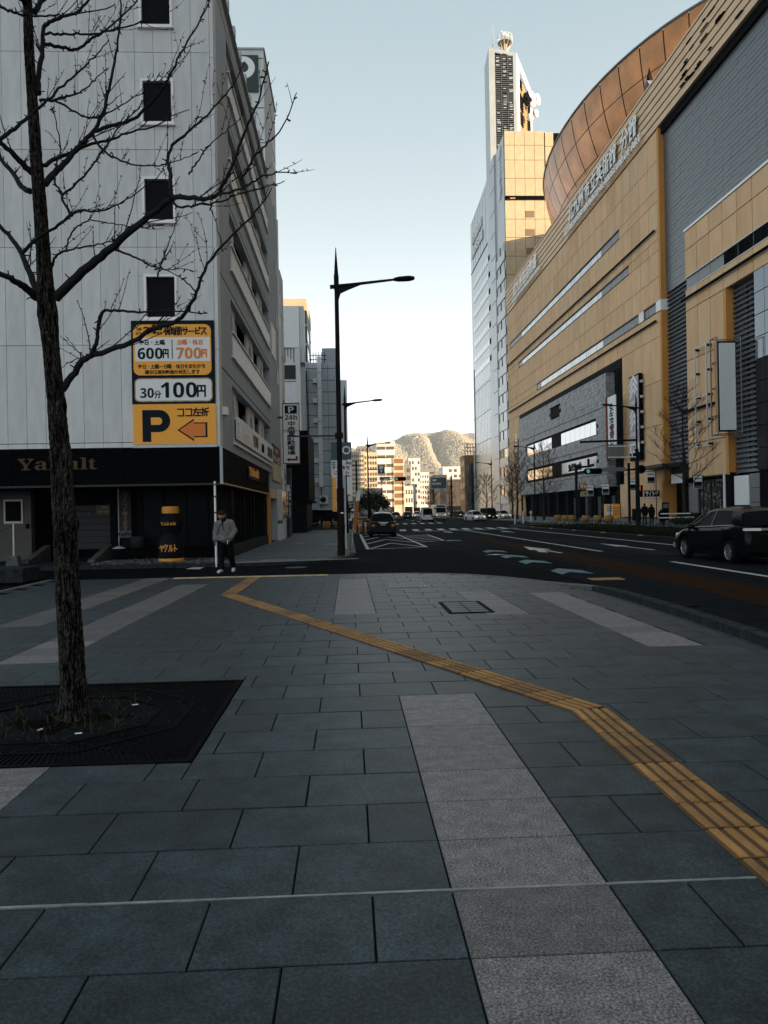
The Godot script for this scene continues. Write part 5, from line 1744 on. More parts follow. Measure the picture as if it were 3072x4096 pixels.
	for q in [[10.2, 108.2, 1.9], [17.2, 111.6, 1.45], [4.6, 105.6, 1.6], [8.4, 102.8, 0.95], [15.4, 107.0, 1.0]]:
		m = MB.new()
		m.lathe([[0.0, 0.25], [q[2] * 0.6, 0.35], [q[2], 0.75], [q[2] * 0.98, 0.1], [q[2] * 0.4, -0.5], [0.0, -0.6]], 20)
		var nrm := Vector3(0.78, 0, 0.626)
		var side := Vector3.UP.cross(nrm).normalized()
		part("dish", m, M.white if q[0] > 5.5 else M.iron, t, P.call(q[0], q[1], 1.2), Basis(side, nrm, side.cross(nrm)))
	m = MB.new()
	m.seg(Vector3(38.2, 115, -191), Vector3(38.2, 122.6, -191), 0.09)
	part("aerial", m, M.tower2, t)
	m = MB.new()
	m.lathe([[0.55, 115.0], [0.55, 118.2], [1.8, 118.25], [1.8, 118.4], [0.4, 118.4], [0.4, 119.6], [0.0, 119.6]], 12, Vector3(41.2, 0, -191))
	part("top_platform", m, M.tactile_pale, t)
	m = MB.new()
	for i in 10:
		var a := TAU * i / 10
		m.seg(Vector3(41.2 + cos(a) * 1.9, 118.5, -191 + sin(a) * 1.9), Vector3(41.2 + cos(a) * 1.9, 120.0, -191 + sin(a) * 1.9), 0.05, 4)
		m.seg(Vector3(41.2 + cos(a) * 0.6, 116.2, -191 + sin(a) * 0.6), Vector3(41.2 + cos(a) * 1.9, 118.4, -191 + sin(a) * 1.9), 0.05, 4)
		var a2 := TAU * (i + 1) / 10
		for yy in [119.2, 120.0]:
			m.seg(Vector3(41.2 + cos(a) * 1.9, yy, -191 + sin(a) * 1.9), Vector3(41.2 + cos(a2) * 1.9, yy, -191 + sin(a2) * 1.9), 0.05, 4)
	m.box(Vector3(41.0, 120.3, -190.5), Vector3(0.9, 0.9, 0.5))
	m.box(Vector3(41.6, 119.6, -190.0), Vector3(0.7, 0.7, 0.4))
	m.seg(Vector3(40.3, 118, -190.5), Vector3(40.3, 121.2, -190.5), 0.08, 4)
	part("aerial_cluster", m, M.white, t)
# ---------- things in front of the shop on the left
func shop_things() -> void:
	var t := thing("bottle_display", "big orange capped plastic drink bottle figure standing before the dark shop", "display figure", Vector3(-5.55, 0.02, -24.25))
	var m := MB.new()
	m.lathe([[0.0, 0.1], [0.42, 0.1], [0.46, 0.2], [0.45, 0.7], [0.34, 0.84], [0.34, 0.94], [0.43, 1.12], [0.42, 1.34], [0.27, 1.56], [0.0, 1.56]], 24)
	part("body", m, M.dark_pane, t)
	t.scale = Vector3(0.86, 1, 0.86)
	m = MB.new()
	m.lathe([[0.0, 0.0], [0.45, 0.0], [0.46, 0.05], [0.45, 0.13], [0.4, 0.14]], 24)
	part("base_ring", m, M.dim_orange, t)
	m = MB.new()
	m.lathe([[0.29, 1.5], [0.31, 1.56], [0.3, 1.72], [0.27, 1.74], [0.0, 1.74]], 24)
	part("cap", m, M.dim_orange, t)
	m = MB.new()
	glyphs(m, "ヤクルト", -0.3, 0.56, 0.14, 0.2, 0.035, false, 1.15)
	part("lettering", m, M.dim_orange, t, Vector3(0, 0, 0.47))
	latin("lettering", "Yakult", 0.1, M.dim_orange, t, Vector3(0.02, 1.16, 0.45), Basis(), 1.2, "Droid Serif")
	t = thing("white_post", "thin white metal post carrying the corner of the dark shop band", "post", Vector3(-4.0, ROAD, -23.3))
	m = MB.new()
	m.seg(Vector3(0, 0, 0), Vector3(0, 2.58, 0), 0.032, 10)
	part("pole", m, M.white, t)
	m = MB.new()
	for y in [2.1, 2.46, 1.62]:
		m.seg(Vector3(0, y, 0), Vector3(0, y + 0.04, 0), 0.05, 10)
	part("clamp", m, M.iron2, t)
	for i in 2:
		var x: float = [-10.35, -8.25][i]
		t = thing("ramp_wall", ["sloping concrete ramp wall nearer the left picture edge", "sloping concrete ramp wall left of the bottle figure"][i], "ramp wall", Vector3(x, 0.02, -25.0), 0.0, "ramp walls before the shop")
		m = MB.new()
		m.prism(PackedVector2Array([Vector2(0, 0), Vector2(0, 0.1), Vector2(-0.25, 0.12), Vector2(-1.9, 0.52), Vector2(-1.9, 0)]), -0.11, 0.11, Transform3D(Basis(Vector3(0, 0, 1), Vector3.UP, Vector3(-1, 0, 0)), Vector3.ZERO))
		part("wall", m, M.kerb_pale, t)
	m = MB.new()
	for i in 420:
		var k := rng.randf_range(0.5, 1.8)
		m.col = Color(k, k, k)
		m.box(Vector3(rng.randf_range(-7.8, -4.1), 0.02 + rng.randf() * 0.03, rng.randf_range(-25.6, -23.45)), Vector3(rng.randf_range(0.05, 0.16), 0.05, rng.randf_range(0.05, 0.12)), Basis(Vector3.UP, rng.randf() * 3) * Basis(Vector3.RIGHT, rng.randf_range(-0.5, 0.5)))
	tag(stuff(part("cobbles", m, mt(0.07, 0.072, 0.075, 0.5), self)), "bed of loose dark stones around the bottle figure", "stones")
	bx("bed_edge", -18, -4.05, -0.14, 0.03, -23.6, -23.4, M.kerb, get_node("far_pavement"))
	bx("forecourt", -18, -4.0, -0.14, 0.0, -27, -23.6, M.kerb, get_node("far_pavement"))
	t = thing("nobori_flag", "tall dark shop flag with vertical white writing beside the shutter", "flag", Vector3(-7.75, 0.4, -26.3))
	m = MB.new()
	m.seg(Vector3(0, 0, 0), Vector3(0, 2.1, 0), 0.014)
	part("pole", m, M.pale_metal, t)
	m = MB.new()
	m.lathe([[0.0, 0.08], [0.06, 0.07], [0.2, 0.02], [0.22, 0.0]], 14)
	part("base", m, M.wall, t)
	m = MB.new()
	for i in 8:
		m.ext(0.02, 0.42, 0.36 + 0.2 * i, 0.56 + 0.2 * i, -0.005 + 0.006 * (i % 2), 0.005 + 0.006 * (i % 2))
	part("cloth", m, mt(0.03, 0.022, 0.02, 0.9), t)
	bx("cloth_foot", 0.02, 0.42, 0.36, 0.6, 0.012, 0.016, M.kerb_pale, t)
	m = MB.new()
	glyphs(m, "ペイペイ使えます", 0.14, 1.9, 0.16, 0.14, 0.022, true, 1.18)
	part("lettering", m, mt(0.16, 0.15, 0.14, 0.8), t, Vector3(0, 0, 0.02))
	latin("lettering", "PayPay", 0.1, M.dark, t, Vector3(0.22, 0.43, 0.02))
	t = thing("door_notice", "small brown notice board on the shutter of the dark shop", "notice", Vector3(-8.55, 1.72, -27.3))
	bx("board", -0.25, 0.25, -0.17, 0.17, -0.02, 0.02, mt(0.06, 0.045, 0.03, 0.6), t)
	latin("lettering", "1000", 0.09, mt(0.2, 0.2, 0.18, 0.6), t, Vector3(0.05, 0.04, 0.03))
	m = MB.new()
	glyphs(m, "中目一区内", -0.2, -0.02, 0.07, 0.08, 0.012)
	part("lettering", m, mt(0.25, 0.18, 0.05, 0.6), t, Vector3(0, 0, 0.03))
	for i in 2:
		tag(bx("card", [-9.1, -8.1][i], [-9.0, -8.0][i], 1.55, 1.66, -27.3, -27.28, M.kerb_pale), ["small white card left of the brown notice", "small white card right of the brown notice"][i], "card", "cards on the shutter")
	t = thing("chain_post", "short white post in a concrete foot holding a chain at the shop corner", "post", Vector3(-10.5, 0.0, -24.6))
	m = MB.new()
	m.prism(PackedVector2Array([Vector2(-0.2, 0), Vector2(0.2, 0), Vector2(0.14, 0.3), Vector2(-0.14, 0.3)]), -0.15, 0.15)
	part("foot", m, M.kerb_pale, t)
	m = MB.new()
	m.seg(Vector3(0.0, 0.3, 0), Vector3(0, 1.3, 0), 0.025)
	part("pole", m, M.wall, t)
	m = MB.new()
	for i in 22:
		var u := i / 21.0
		m.box(Vector3(-1.9 * u, 1.25 - 0.55 * u - 0.3 * u * (1 - u), 0), Vector3(0.07, 0.025, 0.025), Basis(Vector3.RIGHT, PI / 2 * (i % 2)))
	part("chain", m, M.iron2, t)
	t = thing("planter_pot", "pale round plant pot in the dark shop front near the flag", "plant pot", Vector3(-7.1, 0.42, -26.2))
	m = MB.new()
	m.lathe([[0.0, 0.0], [0.2, 0.0], [0.25, 0.2], [0.24, 0.38], [0.2, 0.38]], 18)
	part("pot", m, M.kerb, t)

func lamp_post(label: String, at: Vector3, dir: float, spike := true) -> Node3D:
	var t := thing("street_lamp", label, "street lamp", at, 0.0, "street lamps along the road")
	var m := MB.new()
	m.tube(PackedVector3Array([Vector3(0, 0, 0), Vector3(0, 2.2, 0), Vector3(0, 9.2, 0)]), 0.115, 0.07, 8)
	part("pole", m, M.pole, t)
	m = MB.new()
	m.seg(Vector3(0, 0, 0), Vector3(0, 0.35, 0), 0.135, 8)
	m.seg(Vector3(0, 0.35, 0), Vector3(0, 2.3, 0), 0.122, 8)
	part("sleeve", m, M.pole_brown, t)
	m = MB.new()
	m.tube(PackedVector3Array([Vector3(0, 9.1, 0), Vector3(0, 9.6, 0)]), 0.085, 0.085, 8)
	m.tube(PackedVector3Array([Vector3(0, 9.6, 0), Vector3(0, 10.55, 0)]), 0.075, 0.012, 8)
	part("spike", m, M.pole, t)
	m = MB.new()
	m.tube(PackedVector3Array([Vector3(-0.22 * dir, 9.2, 0), Vector3(0.4 * dir, 9.27, 0), Vector3(2.1 * dir, 9.46, 0)]), 0.075, 0.04, 8)
	m.prism(PackedVector2Array([Vector2(0.05 * dir, 8.7), Vector2(0.05 * dir, 9.2), Vector2(0.9 * dir, 9.3), Vector2(0.4 * dir, 9.1), Vector2(0.14 * dir, 8.98)]), -0.03, 0.03)
	part("arm", m, M.pole, t)
	m = MB.new()
	m.lathe([[0.0, 0.0], [0.07, 0.03], [0.11, 0.2], [0.12, 0.55], [0.08, 0.72], [0.0, 0.76]], 12)
	part("lamp_head", m, M.pole, t, Vector3(1.95 * dir, 9.45, 0), Basis(Vector3(0, 0, 1), -dir * (PI / 2 - 0.06)).scaled_local(Vector3(0.75, 1, 1.3)))
	return t

func bollard_chain(t: Node3D) -> void:
	var m := MB.new()
	m.seg(Vector3.ZERO, Vector3(0, 0.85, 0), 0.06, 10)
	part("pole", m, M.iron2, t)
	m = MB.new()
	for y in [0.5, 0.7]:
		m.seg(Vector3(0, y, 0), Vector3(0, y + 0.06, 0), 0.064, 10)
	part("reflective_band", m, M.white, t)
	m = MB.new()
	m.lathe([[0.07, 0.85], [0.075, 0.9], [0.0, 0.97]], 10)
	part("cap", m, M.iron2, t)

func left_things() -> void:
	var t := lamp_post("tall dark street lamp standing at the near corner of the left pavement", Vector3(-0.28, 0, -26.4), 1.0)
	bx("arm_bar", -1.75, 0.1, 4.08, 4.13, -0.03, 0.03, M.iron2, t)
	bx("arm_clamp", -0.14, 0.14, 4.02, 4.2, -0.14, 0.14, M.pole_brown, t)
	bx("sticker", 0.0, 0.1, 1.44, 1.48, 0.1, 0.12, M.white, t)
	lamp_post("street lamp half hidden behind the tall near lamp post", Vector3(-0.15, 0, -55.0), 1.0)
	t = lamp_post("street lamp that carries the traffic signal left of the road", Vector3(2.3, 0, -89.0), 1.0)
	# parking and taxi signs behind the near post
	t = thing("taxi_sign", "square blue round plate sign with white taxi notice behind the near lamp post", "sign", Vector3(-0.35, 0, -31.0))
	bx("board", -0.32, 0.5, 3.6, 4.3, -0.02, 0.02, mt(0.03, 0.075, 0.095, 0.5), t)
	var m := MB.new()
	for i in 24:
		var a := TAU * i / 24; var b := TAU * (i + 1) / 24
		m.quad(Vector3(0.3 + cos(a) * 0.17, 3.98 + sin(a) * 0.17, 0.025), Vector3(0.3 + cos(b) * 0.17, 3.98 + sin(b) * 0.17, 0.025), Vector3(0.3 + cos(b) * 0.11, 3.98 + sin(b) * 0.11, 0.025), Vector3(0.3 + cos(a) * 0.11, 3.98 + sin(a) * 0.11, 0.025))
	part("ring", m, M.sign_white, t)
	bx("lower_board", -0.32, 0.5, 2.98, 3.57, -0.02, 0.02, M.sign_white, t)
	m = MB.new()
	glyphs(m, "区内", -0.28, 3.52, 0.14, 0.13, 0.022, false, 3.9)
	glyphs(m, "の", 0.42, 3.5, 0.07, 0.09, 0.015)
	glyphs(m, "タク限る", -0.28, 3.34, 0.14, 0.13, 0.022, false, 1.3)
	glyphs(m, "こちら", -0.22, 3.14, 0.15, 0.13, 0.022, false, 1.5)
	part("lettering", m, M.dark, t, Vector3(0, 0, 0.022))
	m = MB.new()
	m.seg(Vector3(0.22, 0, -0.06), Vector3(0.22, 4.3, -0.06), 0.03)
	part("pole", m, M.wall, t)
	bx("small_board", 0.3, 0.5, 2.2, 2.9, -0.02, 0.02, M.sign_white, t)
	t = thing("orange_flag", "leaning orange and white flag beside the near lamp post", "flag", Vector3(0.12, 0, -34.0))
	m = MB.new()
	m.seg(Vector3(0, 0, 0), Vector3(0.2, 2.6, 0), 0.015)
	part("pole", m, M.pale_metal, t)
	m = MB.new()
	for i in 6:
		m.prism(PackedVector2Array([Vector2(0.02 + 0.035 * i, 0.7 + 0.27 * i), Vector2(0.2 + 0.035 * i, 0.72 + 0.27 * i), Vector2(0.235 + 0.035 * i, 0.99 + 0.27 * i), Vector2(0.055 + 0.035 * i, 0.97 + 0.27 * i)]), -0.004 + 0.012 * (i % 2), 0.004 + 0.012 * (i % 2))
	part("cloth", m, mt(0.4, 0.13, 0.04, 0.8), t)
	m = MB.new()
	m.prism(PackedVector2Array([Vector2(0.19, 1.95), Vector2(0.38, 1.99), Vector2(0.44, 2.45), Vector2(0.25, 2.4)]), 0.014, 0.018)
	part("head", m, M.sign_white, t)
	t = thing("parking_sign", "tall white vertical parking sign with black letters hung on the left", "sign", Vector3(-3.18, 4.3, -44.0))
	bx("box", -0.47, 0.47, 0, 3.45, -0.12, 0.12, M.sign_white, t)
	m = MB.new()
	for e in [[-0.49, -0.45, 0, 3.45], [0.45, 0.49, 0, 3.45], [-0.45, 0.45, 0, 0.04], [-0.45, 0.45, 3.41, 3.45], [-0.45, 0.45, 1.88, 1.9]]:
		m.ext(e[0], e[1], e[2], e[3], 0.1, 0.15)
	part("frame", m, M.iron2, t)
	bx("square", -0.34, 0.34, 2.85, 3.3, 0.121, 0.128, M.navy, t)
	latin("lettering", "P", 0.34, M.sign_white, t, Vector3(0, 2.91, 0.135), Basis(), 1.5)
	latin("lettering", "24h", 0.27, M.red_dark, t, Vector3(0, 2.5, 0.13), Basis(), 1.15)
	m = MB.new()
	glyphs(m, "中央室町駐車場", -0.2, 2.4, 0.4, 0.235, 0.04, true, 1.17)
	part("lettering", m, M.navy, t, Vector3(0, 0, 0.13))
	m = MB.new()
	m.prism(PackedVector2Array([Vector2(-0.3, 0.24), Vector2(-0.12, 0.35), Vector2(-0.12, 0.29), Vector2(0.22, 0.29), Vector2(0.22, 0.43), Vector2(0.34, 0.43), Vector2(0.34, 0.18), Vector2(-0.12, 0.18), Vector2(-0.12, 0.12)]), 0.121, 0.13)
	part("arrow", m, M.red_dark, t)
	bx("bracket", -0.8, -0.47, 2.6, 2.7, -0.05, 0.05, M.iron2, t)
	t = thing("bank_sign", "orange vertical bank sign with white letters at the grey house corner", "sign", Vector3(-1.1, 1.6, -80.0))
	bx("board", -0.55, 0.5, 0.0, 3.5, -0.06, 0.06, M.orange, t)
	bx("top_board", -0.55, 0.5, 3.5, 4.7, -0.06, 0.06, M.sign_white, t)
	m = MB.new()
	for i in 5:
		var a := TAU * i / 5
		for s in 8:
			var c := Vector2(-0.05 + cos(a) * 0.14, 4.15 + sin(a) * 0.14)
			m.bar(Vector3(c.x + cos(TAU * s / 8) * 0.13, c.y + sin(TAU * s / 8) * 0.13, 0.065 + 0.001 * i), Vector3(c.x + cos(TAU * (s + 1) / 8) * 0.13, c.y + sin(TAU * (s + 1) / 8) * 0.13, 0.065 + 0.001 * i), 0.03, 0.004)
	part("logo", m, M.orange, t)
	m = MB.new()
	glyphs(m, "西日本シティ銀行", -0.2, 3.4, 0.36, 0.34, 0.055, true, 1.2)
	part("lettering", m, M.sign_white, t, Vector3(0, 0, 0.065))
	t.scale = Vector3.ONE
	bx("base", -0.55, 0.5, -1.6, 0.0, -0.2, 0.2, M.iron, t)
	# chain posts, plant pots and orange marker posts near the left corner
	t = thing("bollard", "grey bollard with pale bands left end of the chained row", "bollard", Vector3(-4.3, 0, -67.5), 0.0, "bollards at the left corner")
	bollard_chain(t)
	copy(t, "grey bollard standing in the middle of the chained row", Vector3(-2.55, 0, -67.8))
	copy(t, "grey bollard between the two orange plant pots", Vector3(-1.4, 0, -68.0))
	copy(t, "grey bollard at the left edge of the dark house front", Vector3(-4.55, 0, -66.5))
	m = MB.new()
	for i in 24:
		var u := i / 23.0
		m.box(Vector3(lerpf(-4.3, -2.55, u), 0.7 - 0.35 * u * (1 - u) * 4 * 0.5, -67.6), Vector3(0.06, 0.03, 0.03), Basis(Vector3.RIGHT, PI / 2 * (i % 2)))
	tag(part("chain", m, M.wall, self), "drooping pale chain between the grey bollards", "chain")
	t = thing("plant_pot", "round orange plant pot left of the bollard at the left corner", "plant pot", Vector3(-1.95, 0, -68.2), 0.0, "orange plant pots on the left")
	pot(t, 0.36, 0.72)
	copy(t, "round orange plant pot right of the bollard near the lamp post", Vector3(-0.95, 0, -68.2))
	copy(t, "orange plant pot directly left of the taxi stand board", Vector3(1.2, 0, -82.0))
	copy(t, "orange plant pot between taxi stand board and taxi", Vector3(2.2, 0, -83.0))
	copy(t, "orange plant pot touching the left side of the taxi", Vector3(3.1, 0, -83.5))
	t = thing("marker_post", "short orange marker post nearest to the white bay line", "marker post", Vector3(0.75, ROAD, -57.0), 0.0, "orange marker posts beside the taxi")
	m = MB.new()
	m.seg(Vector3.ZERO, Vector3(0, 0.75, 0), 0.05, 8)
	part("pole", m, M.amber, t)
	m = MB.new()
	m.seg(Vector3(0, 0.5, 0), Vector3(0, 0.6, 0), 0.053, 8); m.seg(Vector3(0, 0.66, 0), Vector3(0, 0.72, 0), 0.053, 8)
	part("reflective_band", m, M.white, t)
	for i in 5:
		copy(t, ["orange marker post second from the taxi stand board", "orange marker post in front of the middle plant pot", "orange marker post close behind the taxi's left rear wheel", "orange marker post behind the taxi stand board foot", "orange marker post farthest back beside the plant pots"][i], [Vector3(0.95, ROAD, -61), Vector3(1.35, ROAD, -64), Vector3(1.25, ROAD, -58), Vector3(0.55, ROAD, -62), Vector3(1.75, ROAD, -68)][i])
	t = thing("taxi_stand_board", "dark taxi stand board with white letters on a leaning white pole", "sign", Vector3(0.42, ROAD, -56.0))
	m = MB.new()
	m.seg(Vector3(0, 0, 0), Vector3(-0.05, 2.0, 0), 0.035)
	part("pole", m, M.white, t)
	m = MB.new()
	m.slab(-0.3, 0.3, -0.25, 0.25, 0, 0.12, 0.03)
	part("foot", m, M.kerb_pale, t)
	bx("board", -0.5, 0.35, 1.55, 2.35, 0.03, 0.08, M.navy, t)
	m = MB.new()
	glyphs(m, "タクシー", -0.42, 2.28, 0.16, 0.14, 0.025, false, 1.15)
	glyphs(m, "のりば", -0.36, 2.08, 0.16, 0.14, 0.025, false, 1.25)
	part("lettering", m, M.sign_white, t, Vector3(0, 0, 0.085))
	m = MB.new()
	m.ext(-0.25, 0.15, 1.68, 1.78, 0.082, 0.09); m.ext(-0.17, 0.07, 1.78, 1.85, 0.082, 0.09)
	part("car_symbol", m, M.sign_white, t)
	# signal on the third lamp
	t = thing("traffic_signal", "horizontal traffic signal with blue green light on the left lamp arm", "traffic signal", Vector3(2.3, 0, -88.6))
	signal_head(t, Vector3(3.1, 5.25, 0), 0.0)
	m = MB.new()
	m.seg(Vector3(0, 5.4, 0), Vector3(3.0, 5.4, 0), 0.05)
	m.seg(Vector3(0, 5.2, 0), Vector3(1.4, 5.25, 0), 0.03)
	m.seg(Vector3(0, 8.2 - 0.4, 0), Vector3(2.3, 7.7, 0), 0.04)
	part("arm", m, M.pole, t)
	t = thing("street_name_plate", "white street name plate hung left of the left traffic signal", "sign", Vector3(4.25, 5.3, -88.6))
	bx("board", -0.65, 0.6, -0.25, 0.25, -0.02, 0.02, M.sign_white, t)
	m = MB.new()
	glyphs(m, "室町一丁目", -0.56, 0.16, 0.2, 0.32, 0.04)
	part("lettering", m, M.navy, t, Vector3(0, 0, 0.025))
	t = thing("bus_lane_sign", "square bus lane sign with an arrow on the left signal pole", "sign", Vector3(3.85, 6.4, -88.6))
	bx("board", -0.45, 0.4, -0.55, 0.5, -0.02, 0.02, M.sign_white, t)
	bx("face", -0.4, 0.35, -0.5, 0.45, 0.02, 0.03, mt(0.03, 0.07, 0.13, 0.5), t)
	m = MB.new()
	m.ext(-0.25, 0.2, 0.05, 0.35, 0.03, 0.04)
	m.prism(PackedVector2Array([Vector2(-0.18, -0.1), Vector2(0.13, -0.1), Vector2(-0.02, -0.4)]), 0.03, 0.04)
	part("symbol", m, M.sign_white, t)
	bx("arm", -1.55, -0.45, -0.05, 0.05, -0.06, 0.0, M.pole, t)
	# flags and posts further along
	lamp_post("far street lamp with short arm in front of the bright white office", Vector3(8.2, 0, -190), 1.0)
	t = thing("utility_pole", "thin dark utility pole left of the traffic signal", "pole", Vector3(1.3, 0, -120))
	m = MB.new()
	m.seg(Vector3.ZERO, Vector3(0, 9.5, 0), 0.14)
	m.seg(Vector3(-0.8, 8.8, 0), Vector3(0.8, 8.8, 0), 0.06)
	m.seg(Vector3(-0.8, 6.0, 0), Vector3(3.0, 6.3, 0), 0.05)
	part("pole", m, M.pole, t)
	copy(t, "thin dark utility pole in front of the low white houses", Vector3(14.5, 0, -205))
	copy(t, "thin dark pole in front of the grid fronted apartment block", Vector3(-0.3, 0, -140))
	t = thing("direction_board", "blue grey road direction board on a frame over the far lanes", "sign", Vector3(17.9, 0, -155))
	bx("board", -1.2, 2.0, 6.0, 8.2, -0.05, 0.05, mt(0.045, 0.06, 0.07, 0.5), t)
	m = MB.new()
	for e in [[-1.25, 2.05, 8.2, 8.32], [-1.25, 2.05, 5.9, 6.0], [-1.25, -1.15, 6, 8.2], [1.95, 2.05, 6, 8.2]]:
		m.ext(e[0], e[1], e[2], e[3], 0.0, 0.1)
	part("frame", m, M.pale_metal, t)
	m = MB.new()
	glyphs(m, "本町", -0.9, 7.9, 0.4, 0.4, 0.08)
	glyphs(m, "北九州市", -0.9, 7.2, 0.4, 0.4, 0.08)
	part("lettering", m, M.wall, t, Vector3(0, 0, 0.06))
	m = MB.new()
	m.seg(Vector3(2.9, 0, 0), Vector3(2.9, 8.5, 0), 0.13)
	m.seg(Vector3(1.8, 7.4, -0.1), Vector3(2.9, 7.4, -0.1), 0.06); m.seg(Vector3(1.8, 6.4, -0.1), Vector3(2.9, 6.4, -0.1), 0.06)
	part("pole", m, M.pole, t)

func pot(t: Node3D, r: float, h: float) -> void:
	var m := MB.new()
	m.lathe([[0.0, 0.0], [r * 0.72, 0.0], [r * 0.98, h * 0.45], [r, h * 0.7], [r * 0.93, h], [r * 0.8, h], [r * 0.78, h * 0.9]], 16)
	part("pot", m, M.pot, t)
	m = MB.new()
	for i in 40:
		var a := rng.randf() * TAU
		var p := Vector3(cos(a) * r * 0.6 * rng.randf(), h * 0.95, sin(a) * r * 0.6 * rng.randf())
		var d := Vector3(cos(a) * 0.5, rng.randf_range(0.4, 1.0), sin(a) * 0.5).normalized() * rng.randf_range(0.08, 0.2)
		var s := d.cross(Vector3(0.3, 0.2, 1)).normalized() * 0.03
		m.quad(p, p + d * 0.6 + s, p + d, p + d * 0.6 - s)
	part("plant", m, M.hedge, t)

func signal_head(t: Node3D, at: Vector3, turn: float, lit := 0) -> void:
	var h := Node3D.new()
	h.name = "signal_head"
	h.position = at
	h.rotation.y = turn
	t.add_child(h, true)
	var m := MB.new()
	m.prism(rounded(-0.1, 1.3, -0.23, 0.23, 0.2), -0.12, 0.12)
	part("case", m, M.dark, h)
	for i in 3:
		m = MB.new()
		m.lathe([[0.0, 0.02], [0.15, 0.0]], 16)
		part("lens", m, M.green_glow if i == lit else M.iron, h, Vector3(0.16 + 0.44 * i, 0, 0.125), Basis(Vector3.RIGHT, PI / 2))
		m = MB.new()
		m.lathe([[0.17, 0.0], [0.175, 0.22]], 16)
		part("hood", m, M.dark, h, Vector3(0.16 + 0.44 * i, 0, 0.12), Basis(Vector3.RIGHT, PI / 2))

func right_things() -> void:
	# island with planting between the lanes and the far pavement
	var m := MB.new()
	m.prism(PackedVector2Array([Vector2(14.0, 67.5), Vector2(14.6, 69.2), Vector2(16.5, 70.5), Vector2(22, 86), Vector2(22, -20), Vector2(14.9, -20), Vector2(14.75, 34)]), -0.14, 0.06, Transform3D(Basis(Vector3.RIGHT, Vector3(0, 0, -1), Vector3.UP), Vector3.ZERO))
	var isl := struct("planted_island", m, M.kerb)
	m = MB.new()
	m.ext(15.0, 21.8, 0.06, 0.1, -66, 20)
	part("bed_soil", m, M.soil, isl)
	m = MB.new()
	m.ext(22.0, 38.9, -0.14, 0.03, -230, 40)
	var fp := struct("right_pavement", m, M.block_dark)
	m = MB.new()
	for i in 40:
		for k in 6:
			var q := rng.randf_range(0.85, 1.15)
			m.col = Color(q, q, q)
			m.ext(22.1 + 2.45 * k, 24.5 + 2.45 * k, 0.03, 0.036, -160 + 3.0 * i, -157.05 + 3.0 * i)
	stuff(part("paving_slabs", m, M.blocks, fp))
	for i in 7:
		bx("reflector", 14.3, 14.45, 0.06, 0.1, -60.0 + 5.6 * i, -59.6 + 5.6 * i, M.amber, isl)
	m = MB.new()
	for i in 9000:
		var z := -66.0 + 56.0 * pow(rng.randf(), 0.8)
		var x := rng.randf_range(15.1, 19.5)
		var hh := 0.42 * (1.0 - pow((x - 17.3) / 2.4, 4)) + 0.06
		var p := Vector3(x, 0.1 + hh * rng.randf(), z)
		var d := Vector3(rng.randf_range(-1, 1), rng.randf_range(0.1, 1), rng.randf_range(-1, 1)).normalized() * rng.randf_range(0.05, 0.12)
		var s := d.cross(Vector3(0.2, 1, 0.3)).normalized() * 0.03
		var k := rng.randf_range(0.5, 1.5)
		m.col = Color(k, k, k)
		m.quad(p, p + d * 0.6 + s, p + d, p + d * 0.6 - s)
	var hg := part("hedge", m, M.hedge, self)
	tag(stuff(hg), "long low dark hedge on the island between the lanes and pavement", "hedge")
	m = MB.new()
	for i in 260:
		var z := rng.randf_range(-82, -62)
		var p := Vector3(rng.randf_range(17.5, 21.5), rng.randf_range(0.12, 0.32), z)
		m.box(p, Vector3.ONE * rng.randf_range(0.03, 0.07), Basis(Vector3(1, 1, 0).normalized(), rng.randf() * 3))
	tag(stuff(part("flowers", m, M.flower, self)), "band of small white flowers along the far end of the island", "flowers")
	# marker discs on white posts
	var t := thing("delineator", "white post with round orange disc, leftmost of three", "delineator", Vector3(15.9, 0.06, -73.1), 0.0, "orange disc posts at the island tip")
	m = MB.new()
	m.seg(Vector3.ZERO, Vector3(0, 1.25, 0), 0.045, 8)
	part("pole", m, M.white, t)
	m = MB.new()
	m.lathe([[0.0, 0.04], [0.2, 0.03], [0.2, -0.02]], 18)
	part("disc", m, M.amber, t, Vector3(0, 1.05, 0.02), Basis(Vector3.RIGHT, PI / 2))
	bx("bar", -0.05, 0.05, 0.9, 1.2, 0.06, 0.08, M.white, t)
	copy(t, "white post with round orange disc, middle of three", Vector3(17.1, 0.06, -74.9))
	copy(t, "white post with round orange disc, rightmost of three", Vector3(20.0, 0.06, -83.8))
	# pots along the right pavement
	t = thing("large_pot", "big orange pot, leftmost in the row on the right pavement", "plant pot", Vector3(24.25, 0.03, -88.4), 0.0, "orange pots on the right pavement")
	pot(t, 0.4, 0.72)
	var zs := [-83.5, -80.3, -76.5, -74.3, -72.0]
	for i in 5:
		copy(t, ["big orange pot, second from left in the row", "big orange pot, third from left in the row", "big orange pot, third from right in the row", "big orange pot, second from right in the row", "big orange pot, rightmost in the row"][i], Vector3([23.75, 23.6, 23.85, 24.35, 24.7][i], 0.03, zs[i]), rng.randf() * 3)
	# lamps
	lamp_post("street lamp on the right before the stone clad bay", Vector3(23.7, 0.03, -96.9), -1.0)
	lamp_post("street lamp on the right before the grey tower side wall", Vector3(24.2, 0.03, -129), -1.0)
	lamp_post("street lamp far right before the brown corner building", Vector3(24.6, 0, -182), -1.0)
	lamp_post("street lamp in the far middle above the white van", Vector3(20.5, 0, -240), -1.0)
	t = lamp_post("near right street lamp with signal, boards and banners around it", Vector3(22.6, 0.03, -59.2), -1.0)
	m = MB.new()
	m.tube(PackedVector3Array([Vector3(0, 0, 0), Vector3(0, 6.0, 0)]), 0.2, 0.15, 8)
	part("stout_sleeve", m, M.pole, t)
	m = MB.new()
